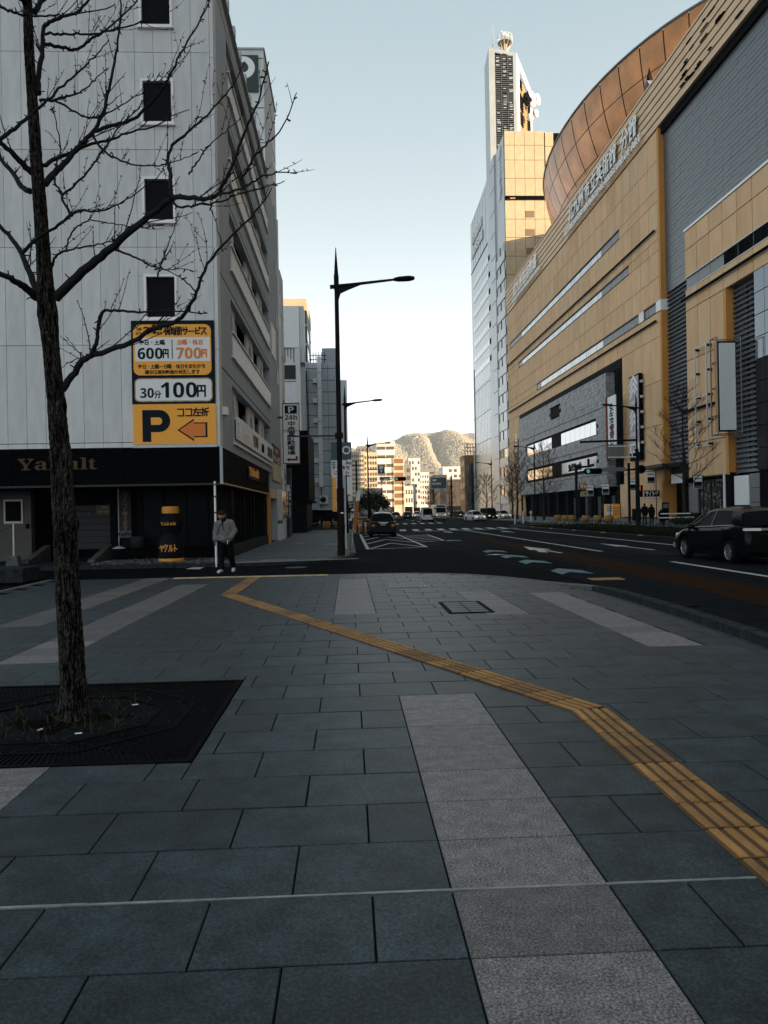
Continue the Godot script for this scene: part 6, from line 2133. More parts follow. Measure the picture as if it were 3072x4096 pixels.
	m.seg(Vector3(-4.5, 6.6, 0), Vector3(0, 6.7, 0), 0.09)
	m.seg(Vector3(-2.1, 4.35, 0), Vector3(0, 4.4, 0), 0.08)
	part("cross_arm", m, M.pole, t)
	t = thing("traffic_signal", "horizontal traffic signal with green light on the near right pole", "traffic signal", Vector3(22.6, 0, -58.9))
	signal_head(t, Vector3(-4.2, 4.33, 0), 0.0)
	bx("back_board", -2.8, -1.0, 4.3, 4.6, -0.3, -0.1, M.slat, t)
	t = thing("blank_road_sign", "grey backed square road sign beside the near right pole", "sign", Vector3(21.2, 5.3, -59.2))
	bx("board", -0.9, 0.35, 0, 1.1, -0.04, 0.04, M.slat, t)
	m = MB.new()
	for y in [0.1, 0.95]:
		m.seg(Vector3(-0.9, y, 0.06), Vector3(1.3, y, 0.06), 0.04)
	m.seg(Vector3(1.0, 0.1, 0.06), Vector3(1.0, 0.95, 0.06), 0.04)
	part("bracket", m, M.white, t)
	t = thing("pedestrian_signal", "small pedestrian signal showing an orange figure on the thin right pole", "pedestrian signal", Vector3(26.3, 0.03, -71))
	m = MB.new()
	m.seg(Vector3.ZERO, Vector3(0, 5.6, 0), 0.13, 8)
	m.seg(Vector3(-1.4, 4.9, 0), Vector3(0.8, 5.0, 0), 0.05)
	part("pole", m, M.pole, t)
	bx("case", 0.75, 1.25, 2.4, 3.5, -0.15, 0.15, M.dark, t)
	bx("lit_face", 0.82, 1.0, 3.0, 3.4, 0.15, 0.17, M.amber_glow, t)
	bx("box", 0.3, 1.0, 0.2, 1.3, -0.2, 0.3, M.dark, t)
	m = MB.new()
	m.lathe([[0.0, 0.2], [0.35, 0.15], [0.42, 0.0], [0.0, 0.0]], 14)
	part("loudspeaker", m, M.iron, t, Vector3(1.2, 5.0, 0), Basis(Vector3.RIGHT, PI / 2))
	t = thing("hydrant_sign", "round red fire hydrant sign above a yellow plate on a dark pole", "sign", Vector3(25.2, 0.03, -84))
	m = MB.new()
	m.seg(Vector3.ZERO, Vector3(0, 6.1, 0), 0.16, 8)
	m.seg(Vector3(0, 6.0, 0), Vector3(1.6, 6.05, 0), 0.12, 8)
	m.seg(Vector3(0.3, 0, 0), Vector3(0.3, 4.4, 0), 0.04)
	part("pole", m, M.pole, t)
	m = MB.new()
	m.lathe([[0.0, 0.06], [0.36, 0.05], [0.36, -0.03]], 22)
	part("disc", m, M.deep_orange, t, Vector3(0.75, 3.85, 0.1), Basis(Vector3.RIGHT, PI / 2))
	m = MB.new()
	m.lathe([[0.36, 0.07], [0.44, 0.06], [0.44, -0.03]], 22)
	part("disc_rim", m, M.slat, t, Vector3(0.75, 3.85, 0.1), Basis(Vector3.RIGHT, PI / 2))
	m = MB.new()
	glyphs(m, "消火栓", 0.47, 3.95, 0.17, 0.2, 0.035)
	part("lettering", m, M.sign_white, t, Vector3(0, 0, 0.17))
	bx("plate", 0.4, 1.25, 2.75, 3.3, 0.08, 0.12, mt(0.5, 0.42, 0.2, 0.6), t)
	m = MB.new()
	glyphs(m, "ココ目", 0.46, 3.2, 0.2, 0.3, 0.05)
	part("lettering", m, M.dark, t, Vector3(0, 0, 0.125))
	t = thing("vending_machine", "orange and white drinks vending machine against the tan wall corner", "vending machine", Vector3(36.0, 0.03, -103.6))
	bx("case", -1.0, 0.9, 0, 1.95, -0.5, 0.35, M.orange, t)
	bx("left_case", -1.0, -0.1, 0.05, 1.9, 0.35, 0.4, M.sign_white, t)
	m = MB.new()
	for r in 3:
		for k in 6:
			var q := rng.randf_range(0.3, 1.5)
			m.col = Color(q, q * 0.8, q * 0.5)
			m.ext(-0.92 + 0.13 * k, -0.84 + 0.13 * k, 0.95 + 0.28 * r, 1.15 + 0.28 * r, 0.4, 0.43)
			m.ext(0.0 + 0.14 * k, 0.08 + 0.14 * k, 0.5 + 0.4 * r, 0.7 + 0.4 * r, 0.35, 0.38)
	part("bottles", m, mt(0.3, 0.25, 0.15, 0.5), t)
	# banners on the hall
	t = thing("chevron_banner", "tall mauve banner with white chevrons on the tan wall", "banner", Vector3(36.6, 7.4, -96.0))
	bx("frame", -0.2, 0.25, 0.0, 10.8, -1.75, 1.75, M.iron, t)
	bx("cloth", -0.25, -0.2, 2.2, 10.6, -1.6, 1.6, mt(0.42, 0.36, 0.41, 0.7), t)
	bx("foot", -0.25, -0.2, 1.0, 2.2, -1.6, 1.6, M.sign_white, t)
	m = MB.new()
	for g in 2:
		for i in 3:
			var y := 3.9 + 4.0 * g + 0.8 * i
			for s in [-1.0, 1.0]:
				m.bar(Vector3(0, y, s * 1.25), Vector3(0, y + 1.2, 0), 0.02, 0.34)
	part("chevron", m, M.sign_white, t, Vector3(-0.27, 0, 0))
	latin("lettering", "DAISO", 0.5, M.sign_white, t, Vector3(-0.28, 3.1, 0), WEST, 1.2)
	latin("lettering", "DAISO", 0.5, M.sign_white, t, Vector3(-0.28, 7.1, 0), WEST, 1.2)
	latin("lettering", "B1F", 0.8, M.dark, t, Vector3(-0.28, 1.2, 0), WEST, 1.2)
	for i in 5:
		bx("spotlight", -0.1, 0.25, 2.0 + 1.9 * i, 2.3 + 1.9 * i, 1.75, 2.0, M.pale_metal, t)
	t = thing("market_banner", "white vertical market banner with black writing and hearts", "banner", Vector3(35.4, 7.9, -101.4))
	bx("cloth", -0.05, 0.05, 0.2, 8.5, -1.55, 1.6, M.sign_white, t)
	bx("frame", -0.2, 0.2, 0.0, 8.6, -1.95, -1.6, M.red_dark, t)
	for y in [0.8, 4.3, 8.2]:
		bx("bracket", 0.1, 1.7, y, y + 0.1, -1.85, -1.7, M.iron, t)
	m = MB.new()
	glyphs(m, "食生活", -0.75, 7.6, 1.5, 0.95, 0.17, true, 1.15)
	glyphs(m, "ロピア", -0.7, 3.25, 1.4, 0.7, 0.18, true, 1.2)
	part("lettering", m, M.dark, t, Vector3(-0.06, -0.1, 0), WEST)
	m = MB.new()
	glyphs(m, "♥♥", -0.7, 4.6, 1.4, 0.75, 0.36, true, 1.15)
	part("hearts", m, M.red_dark, t, Vector3(-0.06, 0, 0), WEST)
	m = MB.new()
	m.disc(Vector3(-0.07, 1.1, -0.2), Vector3(-1, 0, 0), 1.15)
	part("dark_disc", m, M.red_dark, t)
	m = MB.new()
	m.disc(Vector3(-0.08, 1.2, 0.7), Vector3(-1, 0, 0), 0.75)
	part("white_ring", m, M.sign_white, t)
	m = MB.new()
	m.disc(Vector3(-0.09, 1.2, 0.75), Vector3(-1, 0, 0), 0.36)
	part("ring_eye", m, M.red_dark, t)
	t = thing("smile_banner", "dark orange vertical banner with white lettering at the hall's far corner", "banner", Vector3(36.2, 8.0, -163.4))
	bx("cloth", -0.1, 0.1, 0.0, 8.4, -2.0, 2.0, mt(0.2, 0.075, 0.02, 0.6), t)
	latin("lettering", "ah smile", 1.7, M.sign_white, t, Vector3(-0.12, 5.2, -0.7), DOWNWEST, 1.0)
	m = MB.new()
	for y in [0.5, 4.0, 8.0]:
		m.seg(Vector3(0.1, y, -1.5), Vector3(0.9, y, -1.5), 0.08)
	part("bracket", m, M.iron2, t)
	t = thing("neon_frame", "empty white tubular sign frame on the second tan block", "sign frame", Vector3(36.5, 7.6, -77.7))
	m = MB.new()
	m.bar(Vector3(0, 0, -1.3), Vector3(0, 10.4, -1.3), 0.12, 0.12); m.bar(Vector3(0, 0, 1.3), Vector3(0, 10.4, 1.3), 0.12, 0.12)
	for y in [0.06, 5.2, 10.34]:
		m.bar(Vector3(0, y, -1.24), Vector3(0, y, 1.24), 0.12, 0.12)
	part("frame", m, M.pale_metal, t)
	m = MB.new()
	for y in [0.2, 2.7, 5.2, 7.7, 10.2]:
		m.ext(0.05, 0.5, y - 0.1, y + 0.1, 1.2, 1.5)
		m.ext(0.05, 0.5, y - 0.1, y + 0.1, -1.5, -1.25)
	part("bracket", m, M.iron, t)
	t = thing("box_sign", "blank white projecting box sign in a dark metal cage", "sign", Vector3(35.9, 8.4, -71.4))
	bx("panel", -0.75, 0.75, 0.2, 8.4, 0.35, 0.5, M.sign_white, t)
	bx("box", -0.85, 0.85, 0.1, 8.6, -0.3, 0.35, M.iron, t)
	bx("orange_edge", -0.87, -0.85, 0.1, 8.6, -0.3, 0.1, M.panel_side, t)
	m = MB.new()
	for x in [-1.15, 1.15]:
		for z in [-0.5, 0.8]:
			m.seg(Vector3(x, -0.2, z), Vector3(x, 8.9, z), 0.06)
	for y in [-0.2, 1.6, 4.2, 6.6, 8.9]:
		for x in [-1.15, 1.15]:
			m.seg(Vector3(x, y, -0.5), Vector3(x, y, 0.8), 0.05)
		m.seg(Vector3(-1.15, y, -0.5), Vector3(1.15, y, -0.5), 0.05)
	m.seg(Vector3(-1.15, -0.2, 0.8), Vector3(1.15, -0.2, 0.8), 0.05)
	part("cage", m, M.slat, t)
	# small posters on poles before the shops
	for i in 5:
		var q: Array = [[30.5, 3.0, -96], [33.2, 3.2, -98], [34.2, 3.5, -91], [35.0, 4.2, -87.5], [36.4, 3.3, -78.6]][i]
		t = thing("event_flag", ["small white poster flag left of the hydrant sign", "small white poster flag right of the hydrant sign", "small white poster flag right under the stone bay corner", "small white poster flag on the tan wall by the entrance", "small white poster flag right of the bare tree trunk"][i], "flag", Vector3(q[0], q[1], q[2]), 0.0, "poster flags before the shops")
		bx("cloth", -0.45, 0.45, 0, 1.35, -0.01, 0.01, M.sign_white, t)
		bx("picture", -0.42, 0.42, 0.3, 0.72, 0.01, 0.02, M.iron, t)
		bx("foot", -0.42, 0.42, 0.03, 0.3, 0.01, 0.018, M.slat, t)
		latin("lettering", "Kokura", 0.17, M.iron, t, Vector3(0, 0.98, 0.02))
		bx("rod", -0.5, 0.6, 1.35, 1.4, -0.02, 0.02, M.iron, t)
		bx("pole", 0.55, 0.62, 0.03 - q[1], 1.4, -0.035, 0.035, M.iron, t)
	t = thing("wall_plate", "small dark sign with white writing on the tan wall", "sign", Vector3(36.85, 2.5, -89.95))
	bx("board", -1.7, 0.12, 0, 0.95, -0.06, 0.05, M.dark, t)
	bx("foot", -1.68, 0.1, 0.02, 0.2, 0.05, 0.06, M.sign_white, t)
	m = MB.new()
	glyphs(m, "サイトク", -1.6, 0.85, 0.36, 0.5, 0.09)
	part("lettering", m, M.sign_white, t, Vector3(0, 0, 0.056))
	t = thing("bench", "bench with two pale rails behind the hedge near the black car", "bench", Vector3(25.3, 0.03, -58.5))
	bx("seat", -1.3, 1.3, 0.55, 0.62, -0.2, 0.3, M.wall, t)
	bx("backrest", -1.1, 1.3, 0.86, 0.93, -0.3, -0.24, M.wall, t)
	for x in [-1.0, 1.0]:
		bx("leg", x - 0.05, x + 0.05, 0, 0.55, -0.15, 0.25, M.iron, t)
	for i in 3:
		t = thing("round_bush", ["dark clipped bush at the foot of the right bare tree", "low dark bush beside the pale bench rails", "low dark bush behind the orange disc posts"][i], "bush", [Vector3(27.6, 0.03, -61), Vector3(25.0, 0.03, -56.5), Vector3(26.5, 0.03, -90)][i])
		foliage(t, [1.5, 1.3, 1.2][i], [1.1, 0.7, 0.9][i], 1500, M.hedge)
	t = thing("info_panel", "slim grey information panel by the hall entrance", "sign", Vector3(33.5, 0.03, -80))
	bx("panel", -0.35, 0.35, 0, 1.9, -0.08, 0.08, M.iron, t)
	bx("print", -0.28, 0.28, 1.3, 1.75, 0.08, 0.09, M.slat, t)

func foliage(t: Node3D, r: float, h: float, n: int, mat: Material, y0 := 0.0) -> void:
	var m := MB.new()
	var f := FastNoiseLite.new()
	f.seed = 9; f.frequency = 0.9
	for i in n:
		var d := Vector3(rng.randfn(), rng.randfn(), rng.randfn()).normalized()
		var rr := pow(rng.randf(), 0.4) * (0.75 + 0.5 * f.get_noise_3d(d.x * 2, d.y * 2, d.z * 2))
		var p := Vector3(d.x * r * rr, y0 + h * 0.5 + d.y * h * 0.5 * rr, d.z * r * rr)
		if p.y < 0:
			continue
		var a := Vector3(rng.randfn(), rng.randfn(), rng.randfn()).normalized() * r * 0.06
		var b := a.cross(d).normalized() * r * 0.045
		var k := rng.randf_range(0.5, 1.5)
		m.col = Color(k, k, k)
		m.quad(p - a, p + b, p + a, p - b)
	stuff(part("leaves", m, mat, t))
# ---------- vehicles; the front points to -z
func curve_at(a: Array, s: float) -> float:
	if s <= a[0]:
		return a[1]
	for i in range(0, a.size() - 2, 2):
		if s <= a[i + 2]:
			var u: float = (s - a[i]) / maxf(a[i + 2] - a[i], 0.0001)
			return lerpf(a[i + 1], a[i + 3], u)
	return a[a.size() - 1]

func smoothed(a: Array, s: float) -> float:
	return (curve_at(a, s - 0.07) + 2.0 * curve_at(a, s) + curve_at(a, s + 0.07)) / 4.0

func vehicle(called: String, label: String, category: String, sp: Dictionary, at: Vector3, turn: float, group := "") -> Node3D:
	var t := thing(called, label, category, at, turn, group)
	var L: float = sp.L
	var hw: float = sp.W / 2.0
	var R: float = sp.R
	var wheels: Array = sp.wheels
	var top: Array = sp.top
	var roof: Array = sp.roof
	var width := func(s: float) -> float:
		var e := minf(s, L - s) / 0.75
		return hw * (0.80 + 0.20 * sqrt(maxf(0.0, 1.0 - pow(1.0 - clampf(e, 0, 1), 2.4))))
	# body shell with wheel arches
	var rows := []
	var ss := []
	var s := 0.0
	var st: float = sp.get("step", 0.06)
	while s < L:
		ss.append(s)
		s += st
	ss.append(L)
	for q in ss:
		var yb: float = 0.2 + 0.12 * pow(clampf(1.0 - minf(q, L - q) / 0.5, 0, 1), 2.0)
		for w in wheels:
			var d: float = absf(q - w)
			if d < R + 0.06:
				yb = maxf(yb, R + sqrt(pow(R + 0.06, 2) - d * d))
		var yt := smoothed(top, q)
		var w: float = width.call(q)
		var h := yt - yb
		var ring := PackedVector3Array()
		for p in [[0.93, 0.0], [0.985, 0.12], [1.0, 0.35], [1.0, 0.6], [0.975, 0.82], [0.955, 0.93], [0.9, 1.0], [0.5, 1.02], [0.0, 1.03], [-0.5, 1.02], [-0.9, 1.0], [-0.955, 0.93], [-0.975, 0.82], [-1.0, 0.6], [-1.0, 0.35], [-0.985, 0.12], [-0.93, 0.0]]:
			ring.append(Vector3(w * p[0], yb + h * minf(p[1], 1.0) + maxf(p[1] - 1.0, 0.0) * 0.8, q - L / 2))
		rows.append(ring)
	var m := MB.new()
	m.grid(rows)
	for e in [0, rows.size() - 1]:
		for k in range(1, 16):
			m.tri(rows[e][0], rows[e][k], rows[e][k + 1])
	part("body", m, sp.paint, t)
	m = MB.new()
	m.ext(-hw * 0.86, hw * 0.86, 0.17, 0.75, -L / 2 + 0.25, L / 2 - 0.25)
	part("underbody", m, M.black, t)
	# cabin
	var r0: float = roof[0]
	var r1: float = roof[roof.size() - 2]
	var gp := func(q: float, u: float, out: float) -> Vector3:
		var yb := smoothed(top, q) - 0.01
		var yr := maxf(smoothed(roof, q), yb)
		var wb: float = width.call(q) * 0.93
		var wr: float = wb * sp.get("tumble", 0.78)
		var hh := clampf((yr - yb) / 0.45, 0, 1)
		wr = lerpf(wb * 0.94, wr, hh)
		if absf(u) <= 1.0:
			var x := lerpf(wb, wr, pow(absf(u), 1.3)) + out
			return Vector3(x * signf(u) if u != 0 else x, lerpf(yb, yr, absf(u)), q - L / 2)
		var v := 2.0 - absf(u)
		return Vector3(wr * v * signf(u), yr + (1 - v * v) * 0.05 * hh + out, q - L / 2)
	rows = []
	var us := [0.0001, 0.25, 0.5, 0.75, 0.92, 1.0, 1.12, 1.4, 1.7, 1.9999, -1.7, -1.4, -1.12, -1.0, -0.92, -0.75, -0.5, -0.25, -0.0001]
	var n := 26
	for i in n + 1:
		var ring := PackedVector3Array()
		for u in us:
			ring.append(gp.call(lerpf(r0, r1, float(i) / n), u, 0.0))
		rows.append(ring)
	m = MB.new()
	m.grid(rows)
	part("window", m, M.car_glass, t)
	var pt: Array = sp.pillars
	m = MB.new()
	var q0: float = sp.roof0
	var q1: float = sp.roof1
	rows = []
	for i in 13:
		var ring := PackedVector3Array()
		for u in [0.9, 1.0, 1.12, 1.4, 1.7, 1.9999, -1.7, -1.4, -1.12, -1.0, -0.9]:
			ring.append(gp.call(lerpf(q0, q1, i / 12.0), u, 0.012))
		rows.append(ring)
	m.grid(rows)
	part("roof", m, sp.paint, t)
	for sg in [-1.0, 1.0]:
		m = MB.new()
		for p in pt:
			rows = []
			for i in 8:
				var u := 0.02 + 0.93 * i / 7.0
				rows.append(PackedVector3Array([gp.call(lerpf(p[0], p[2], i / 7.0), sg * u, 0.014), gp.call(lerpf(p[1], p[3], i / 7.0), sg * u, 0.014)]))
			m.grid(rows)
		var ap := PackedVector3Array()
		for i in 9:
			ap.append(gp.call(lerpf(r0 + 0.02, q0, i / 8.0), sg * 1.0, 0.0))
		m.tube(ap, 0.03, 0.035, 6)
		part("pillar", m, sp.paint, t)
		# bright line under the windows
		var bl := PackedVector3Array()
		for i in 9:
			bl.append(gp.call(lerpf(r0 + 0.35, r1 - 0.55, i / 8.0), sg * 0.02, 0.012))
		m = MB.new()
		m.tube(bl, 0.011, 0.011, 5)
		part("trim", m, M.rim, t)
		m = MB.new()
		m.lathe([[0.0, -0.11], [0.07, -0.08], [0.085, 0.0], [0.07, 0.08], [0.0, 0.11]], 10)
		part("mirror", m, sp.paint, t, gp.call(r0 + 0.42, sg * 0.12, 0.1), Basis(Vector3(0, 0, 1), PI / 2))
	if sp.get("plain", false) == false:
		for sg in [-1.0, 1.0]:
			for d in sp.doors:
				m = MB.new()
				m.ext(sg * hw * 0.985, sg * (hw + 0.012), 0.80, 0.825, d - 0.1 - L / 2, d + 0.1 - L / 2)
				part("door_handle", m, sp.paint, t)
	# wheels
	for w in wheels:
		for sg in [-1.0, 1.0]:
			var wh := Node3D.new()
			wh.name = "wheel"
			wh.position = Vector3(sg * (hw - 0.1), R, w - L / 2)
			wh.rotation = Vector3(0, 0, -sg * PI / 2)
			t.add_child(wh, true)
			m = MB.new()
			m.lathe([[R * 0.68, -0.1], [R * 0.95, -0.1], [R, -0.06], [R, 0.06], [R * 0.95, 0.1], [R * 0.68, 0.1]], 28)
			part("tyre", m, M.tyre, wh)
			m = MB.new()
			m.lathe([[R * 0.7, 0.09], [R * 0.66, 0.085], [R * 0.64, 0.02]], 28)
			m.lathe([[0.0, 0.075], [R * 0.14, 0.07], [R * 0.16, 0.03]], 14)
			for k in 10:
				var a := TAU * k / 10 + 0.2
				m.bar(Vector3(cos(a) * R * 0.12, 0.06, sin(a) * R * 0.12), Vector3(cos(a + 0.18) * R * 0.66, 0.075, sin(a + 0.18) * R * 0.66), 0.028 if k % 2 else 0.018, 0.03)
			part("rim", m, M.rim, wh)
			m = MB.new()
			m.disc(Vector3(0, 0.02, 0), Vector3.UP, R * 0.66)
			part("brake", m, M.black, wh)
	# lights and plates
	var zf := -L / 2
	var zr := L / 2
	var lh: float = sp.get("lamp_y", 0.68)
	var th: float = sp.get("tail_y", 0.8)
	for sg in [-1.0, 1.0]:
		m = MB.new()
		m.prism(rounded(-0.18, 0.18, -0.065, 0.065, 0.05), -0.05, 0.1)
		part("headlight", m, M.head_glow if sp.get("lit", false) else M.tail_clear, t, Vector3(sg * hw * 0.66, lh, zf + 0.1), Basis(Vector3.UP, PI + sg * 0.45))
		m = MB.new()
		var tw: float = sp.get("tail_w", 0.14)
		var tv: float = sp.get("tail_h", 0.09)
		m.prism(rounded(-tw, tw, -tv, tv, 0.03), -0.05, 0.1)
		part("tail_light", m, sp.get("tail", M.tail), t, Vector3(sg * hw * 0.7, th, zr - 0.1), Basis(Vector3.UP, sg * 0.4))
	bx("number_plate", -0.17, 0.17, 0.42, 0.58, zf - 0.02, zf + 0.02, M.sign_white, t)
	var np := bx("number_plate", -0.17, 0.17, sp.get("plate_y", 0.7), sp.get("plate_y", 0.7) + 0.165, zr - 0.01, zr + 0.015, sp.get("plate", M.sign_white), t)
	if sp.has("number"):
		latin("lettering", sp.number, 0.09, M.sign_white, np, Vector3(0, 0.74, zr + 0.02), Basis(), 0.95)
		bx("plate_rim", -0.18, 0.18, sp.plate_y + 0.165, sp.plate_y + 0.175, zr, zr + 0.02, M.rim, np)
	bx("bumper", -hw * 0.88, hw * 0.88, 0.34, 0.5, zr - 0.06, zr + 0.05, sp.get("bumper", sp.paint), t)
	bx("grille", -hw * 0.45, hw * 0.45, 0.36, 0.52, zf - 0.015, zf + 0.05, M.dark, t)
	return t

func traffic() -> void:
	var sedan := {"L": 4.6, "W": 1.7, "R": 0.31, "wheels": [0.85, 3.6], "top": [0, 0.58, 0.12, 0.78, 1.1, 0.92, 1.4, 0.95, 3.5, 0.99, 4.1, 0.99, 4.45, 0.95, 4.6, 0.62], "roof": [1.15, 0.93, 1.55, 1.2, 2.0, 1.43, 2.5, 1.5, 3.1, 1.49, 3.5, 1.42, 4.1, 1.0], "roof0": 1.95, "roof1": 3.45, "pillars": [[2.62, 2.72, 2.62, 2.7], [3.55, 3.95, 3.3, 3.5]], "doors": [2.5, 3.4], "paint": M.car_black, "plate_y": 0.69, "tumble": 0.7}
	var taxi := sedan.duplicate()
	taxi.merge({"number": "34-77", "plate": mt(0.03, 0.05, 0.045, 0.5), "tail": M.amber, "tail_w": 0.11, "tail_y": 0.72}, true)
	var t := vehicle("taxi", "black taxi sedan with small roof lamp waiting in the white bay", "taxi", taxi, Vector3(2.12, ROAD, -50.0), 0.0)
	bx("trunk_strip", -0.3, 0.3, 0.885, 0.915, 2.24, 2.27, M.rim, t)
	var m := MB.new()
	m.prism(rounded(-0.16, 0.16, 0.0, 0.12, 0.05), -0.08, 0.08)
	part("roof_lamp", m, M.sign_white, t, Vector3(0, 1.54, -0.4))
	m = MB.new()
	m.lathe([[0.0, 0.0], [0.06, 0.02], [0.06, 0.16], [0.0, 0.2]], 10)
	part("roof_crest", m, M.white, t, Vector3(0, 1.66, -0.4))
	bx("bumper_line", -0.8, 0.8, 0.5, 0.515, 2.33, 2.36, M.iron2, t)
	bx("rear_shelf_card", -0.25, 0.1, 0.99, 1.06, 1.5, 1.56, M.white, t)
	var hatch := {"L": 4.33, "W": 1.76, "R": 0.32, "wheels": [0.86, 3.5], "step": 0.04, "top": [0, 0.52, 0.06, 0.64, 0.3, 0.76, 0.8, 0.88, 1.2, 0.94, 2.4, 0.98, 3.5, 1.03, 4.1, 1.04, 4.26, 0.98, 4.33, 0.7], "roof": [0.98, 0.9, 1.35, 1.13, 1.8, 1.36, 2.2, 1.45, 2.7, 1.48, 3.3, 1.46, 3.85, 1.39, 4.02, 1.3, 4.27, 1.0], "roof0": 1.8, "roof1": 3.9, "pillars": [[2.45, 2.55, 2.5, 2.58], [3.62, 4.2, 3.4, 3.85]], "doors": [2.35, 3.3], "paint": M.car_black, "plate_y": 0.78, "tail": M.tail_clear, "tail_w": 0.22, "tail_h": 0.035, "tail_y": 0.93, "tumble": 0.76}
	t = vehicle("black_hatchback", "glossy black hatchback driving past at the right picture edge", "car", hatch, Vector3(11.1, ROAD, -21.75), 0.02)
	bx("rear_wiper", -0.03, 0.22, 1.13, 1.16, 2.13, 2.15, M.rim, t)
	bx("tail_strip", -0.55, 0.55, 0.9, 0.96, 2.13, 2.17, M.rim, t)
	bx("side_sill", -0.885, -0.86, 0.22, 0.3, -0.9, 0.95, M.black, t)
	m = MB.new()
	for sg in [-1.0, 1.0]:
		m.ext(sg * 0.66, sg * 0.82, 0.3, 0.44, -2.16, -2.08)
	part("fog_light", m, M.tail_clear, t)
	var white := sedan.duplicate()
	white.merge({"paint": M.car_white, "lit": true}, true)
	vehicle("white_sedan", "white sedan with headlights on coming towards the crossing", "car", white, Vector3(17.6, ROAD, -107.0), PI + 0.2)
	var vanspec := {"L": 4.6, "W": 1.68, "R": 0.31, "wheels": [0.75, 3.75], "top": [0, 0.6, 0.1, 0.85, 0.5, 1.0, 4.3, 1.06, 4.55, 1.0, 4.6, 0.6], "roof": [0.4, 1.0, 1.05, 1.7, 1.5, 1.9, 4.2, 1.92, 4.42, 1.8, 4.55, 1.05], "roof0": 1.2, "roof1": 4.45, "pillars": [[1.5, 1.65, 1.6, 1.7], [2.9, 3.05, 2.9, 3.05], [4.1, 4.5, 4.1, 4.4]], "doors": [1.5, 2.8], "paint": M.car_silver, "plate_y": 0.72, "tumble": 0.88}
	t = vehicle("silver_van", "silver box van seen from behind at the far crossing", "van", vanspec, Vector3(11.65, ROAD, -115.5), 0.0)
	bx("rear_window", -0.62, 0.62, 1.15, 1.72, 2.2, 2.26, M.car_glass, t)
	var dv := vanspec.duplicate()
	dv.merge({"paint": M.car_black, "lit": true}, true)
	vehicle("black_van", "black minivan with lit lamps right of the white sedan", "van", dv, Vector3(22.2, ROAD, -121.5), PI + 0.15)
	vehicle("white_hatchback", "white car half hidden behind the black minivan on the right", "car", white, Vector3(25.3, ROAD, -126.0), PI + 0.15)
	vehicle("black_sedan", "black sedan seen from behind left of the silver van", "car", sedan, Vector3(11.0, ROAD, -145.0), 0.0)
	var gold := sedan.duplicate()
	gold.paint = mt(0.09, 0.06, 0.035, 0.2, "", Vector3.ONE, 0.4)
	vehicle("dark_gold_sedan", "dark gold sedan just right of the waiting taxi", "car", gold, Vector3(8.3, ROAD, -137.0), 0.0)
	vehicle("queued_sedan", "dark sedan roof showing above the waiting taxi", "car", sedan, Vector3(4.9, ROAD, -140.0), 0.0)
	vehicle("oncoming_sedan", "white car facing us left of the silver van", "car", white, Vector3(16.4, ROAD, -185.0), PI)
	var dk := sedan.duplicate()
	dk.lit = true
	vehicle("dark_sedan", "dark sedan with headlights on left of the white sedan", "car", dk, Vector3(24.3, ROAD, -168.0), PI + 0.2)
	vehicle("parked_dark_car", "dark car farther back right of the bus", "car", sedan, Vector3(27.0, ROAD, -200.0), PI)
	t = thing("city_bus", "pale city bus facing us behind the silver van", "bus", Vector3(20.8, ROAD, -178.0), PI)
	m = MB.new()
	m.prism(rounded(-1.22, 1.22, 0.35, 3.0, 0.2), -5.0, 5.0)
	part("body", m, M.car_white, t)
	bx("windscreen", -1.08, 1.08, 1.2, 2.3, -5.03, -5.0, M.car_glass, t)
	bx("destination_display", -0.9, 0.9, 2.45, 2.8, -5.03, -5.0, M.dark, t)
	for sg in [-1.0, 1.0]:
		bx("headlight", sg * 0.8, sg * 1.05, 0.6, 0.8, -5.05, -5.0, M.head_glow, t)
		bx("mirror", sg * 1.25, sg * 1.5, 1.9, 2.4, -5.3, -5.2, M.dark, t)
		for z in [-3.0, 3.0]:
			m = MB.new()
			m.lathe([[0.0, -0.15], [0.48, -0.15], [0.48, 0.15], [0.0, 0.15]], 18)
			part("wheel", m, M.tyre, t, Vector3(sg * 1.05, 0.48, z), Basis(Vector3(0, 0, 1), PI / 2))
	# soft posts between the lanes
	t = thing("lane_post", "dark flexible lane post next to the silver van, leftmost of the row", "lane post", Vector3(12.75, ROAD, -115.5), 0.0, "flexible posts between the lanes")
	m = MB.new()
	m.seg(Vector3.ZERO, Vector3(0, 0.8, 0), 0.06, 8)
	part("pole", m, M.iron, t)
	m = MB.new()
	m.seg(Vector3(0, 0.55, 0), Vector3(0, 0.66, 0), 0.064, 8)
	part("reflective_band", m, M.wall, t)
	for i in 7:
		copy(t, ["second", "third", "fourth", "fifth", "sixth", "seventh", "eighth"][i] + " dark flexible lane post to the right of the silver van", Vector3(12.85 + 0.09 * i, ROAD, -114.2 - -1.3 * i))
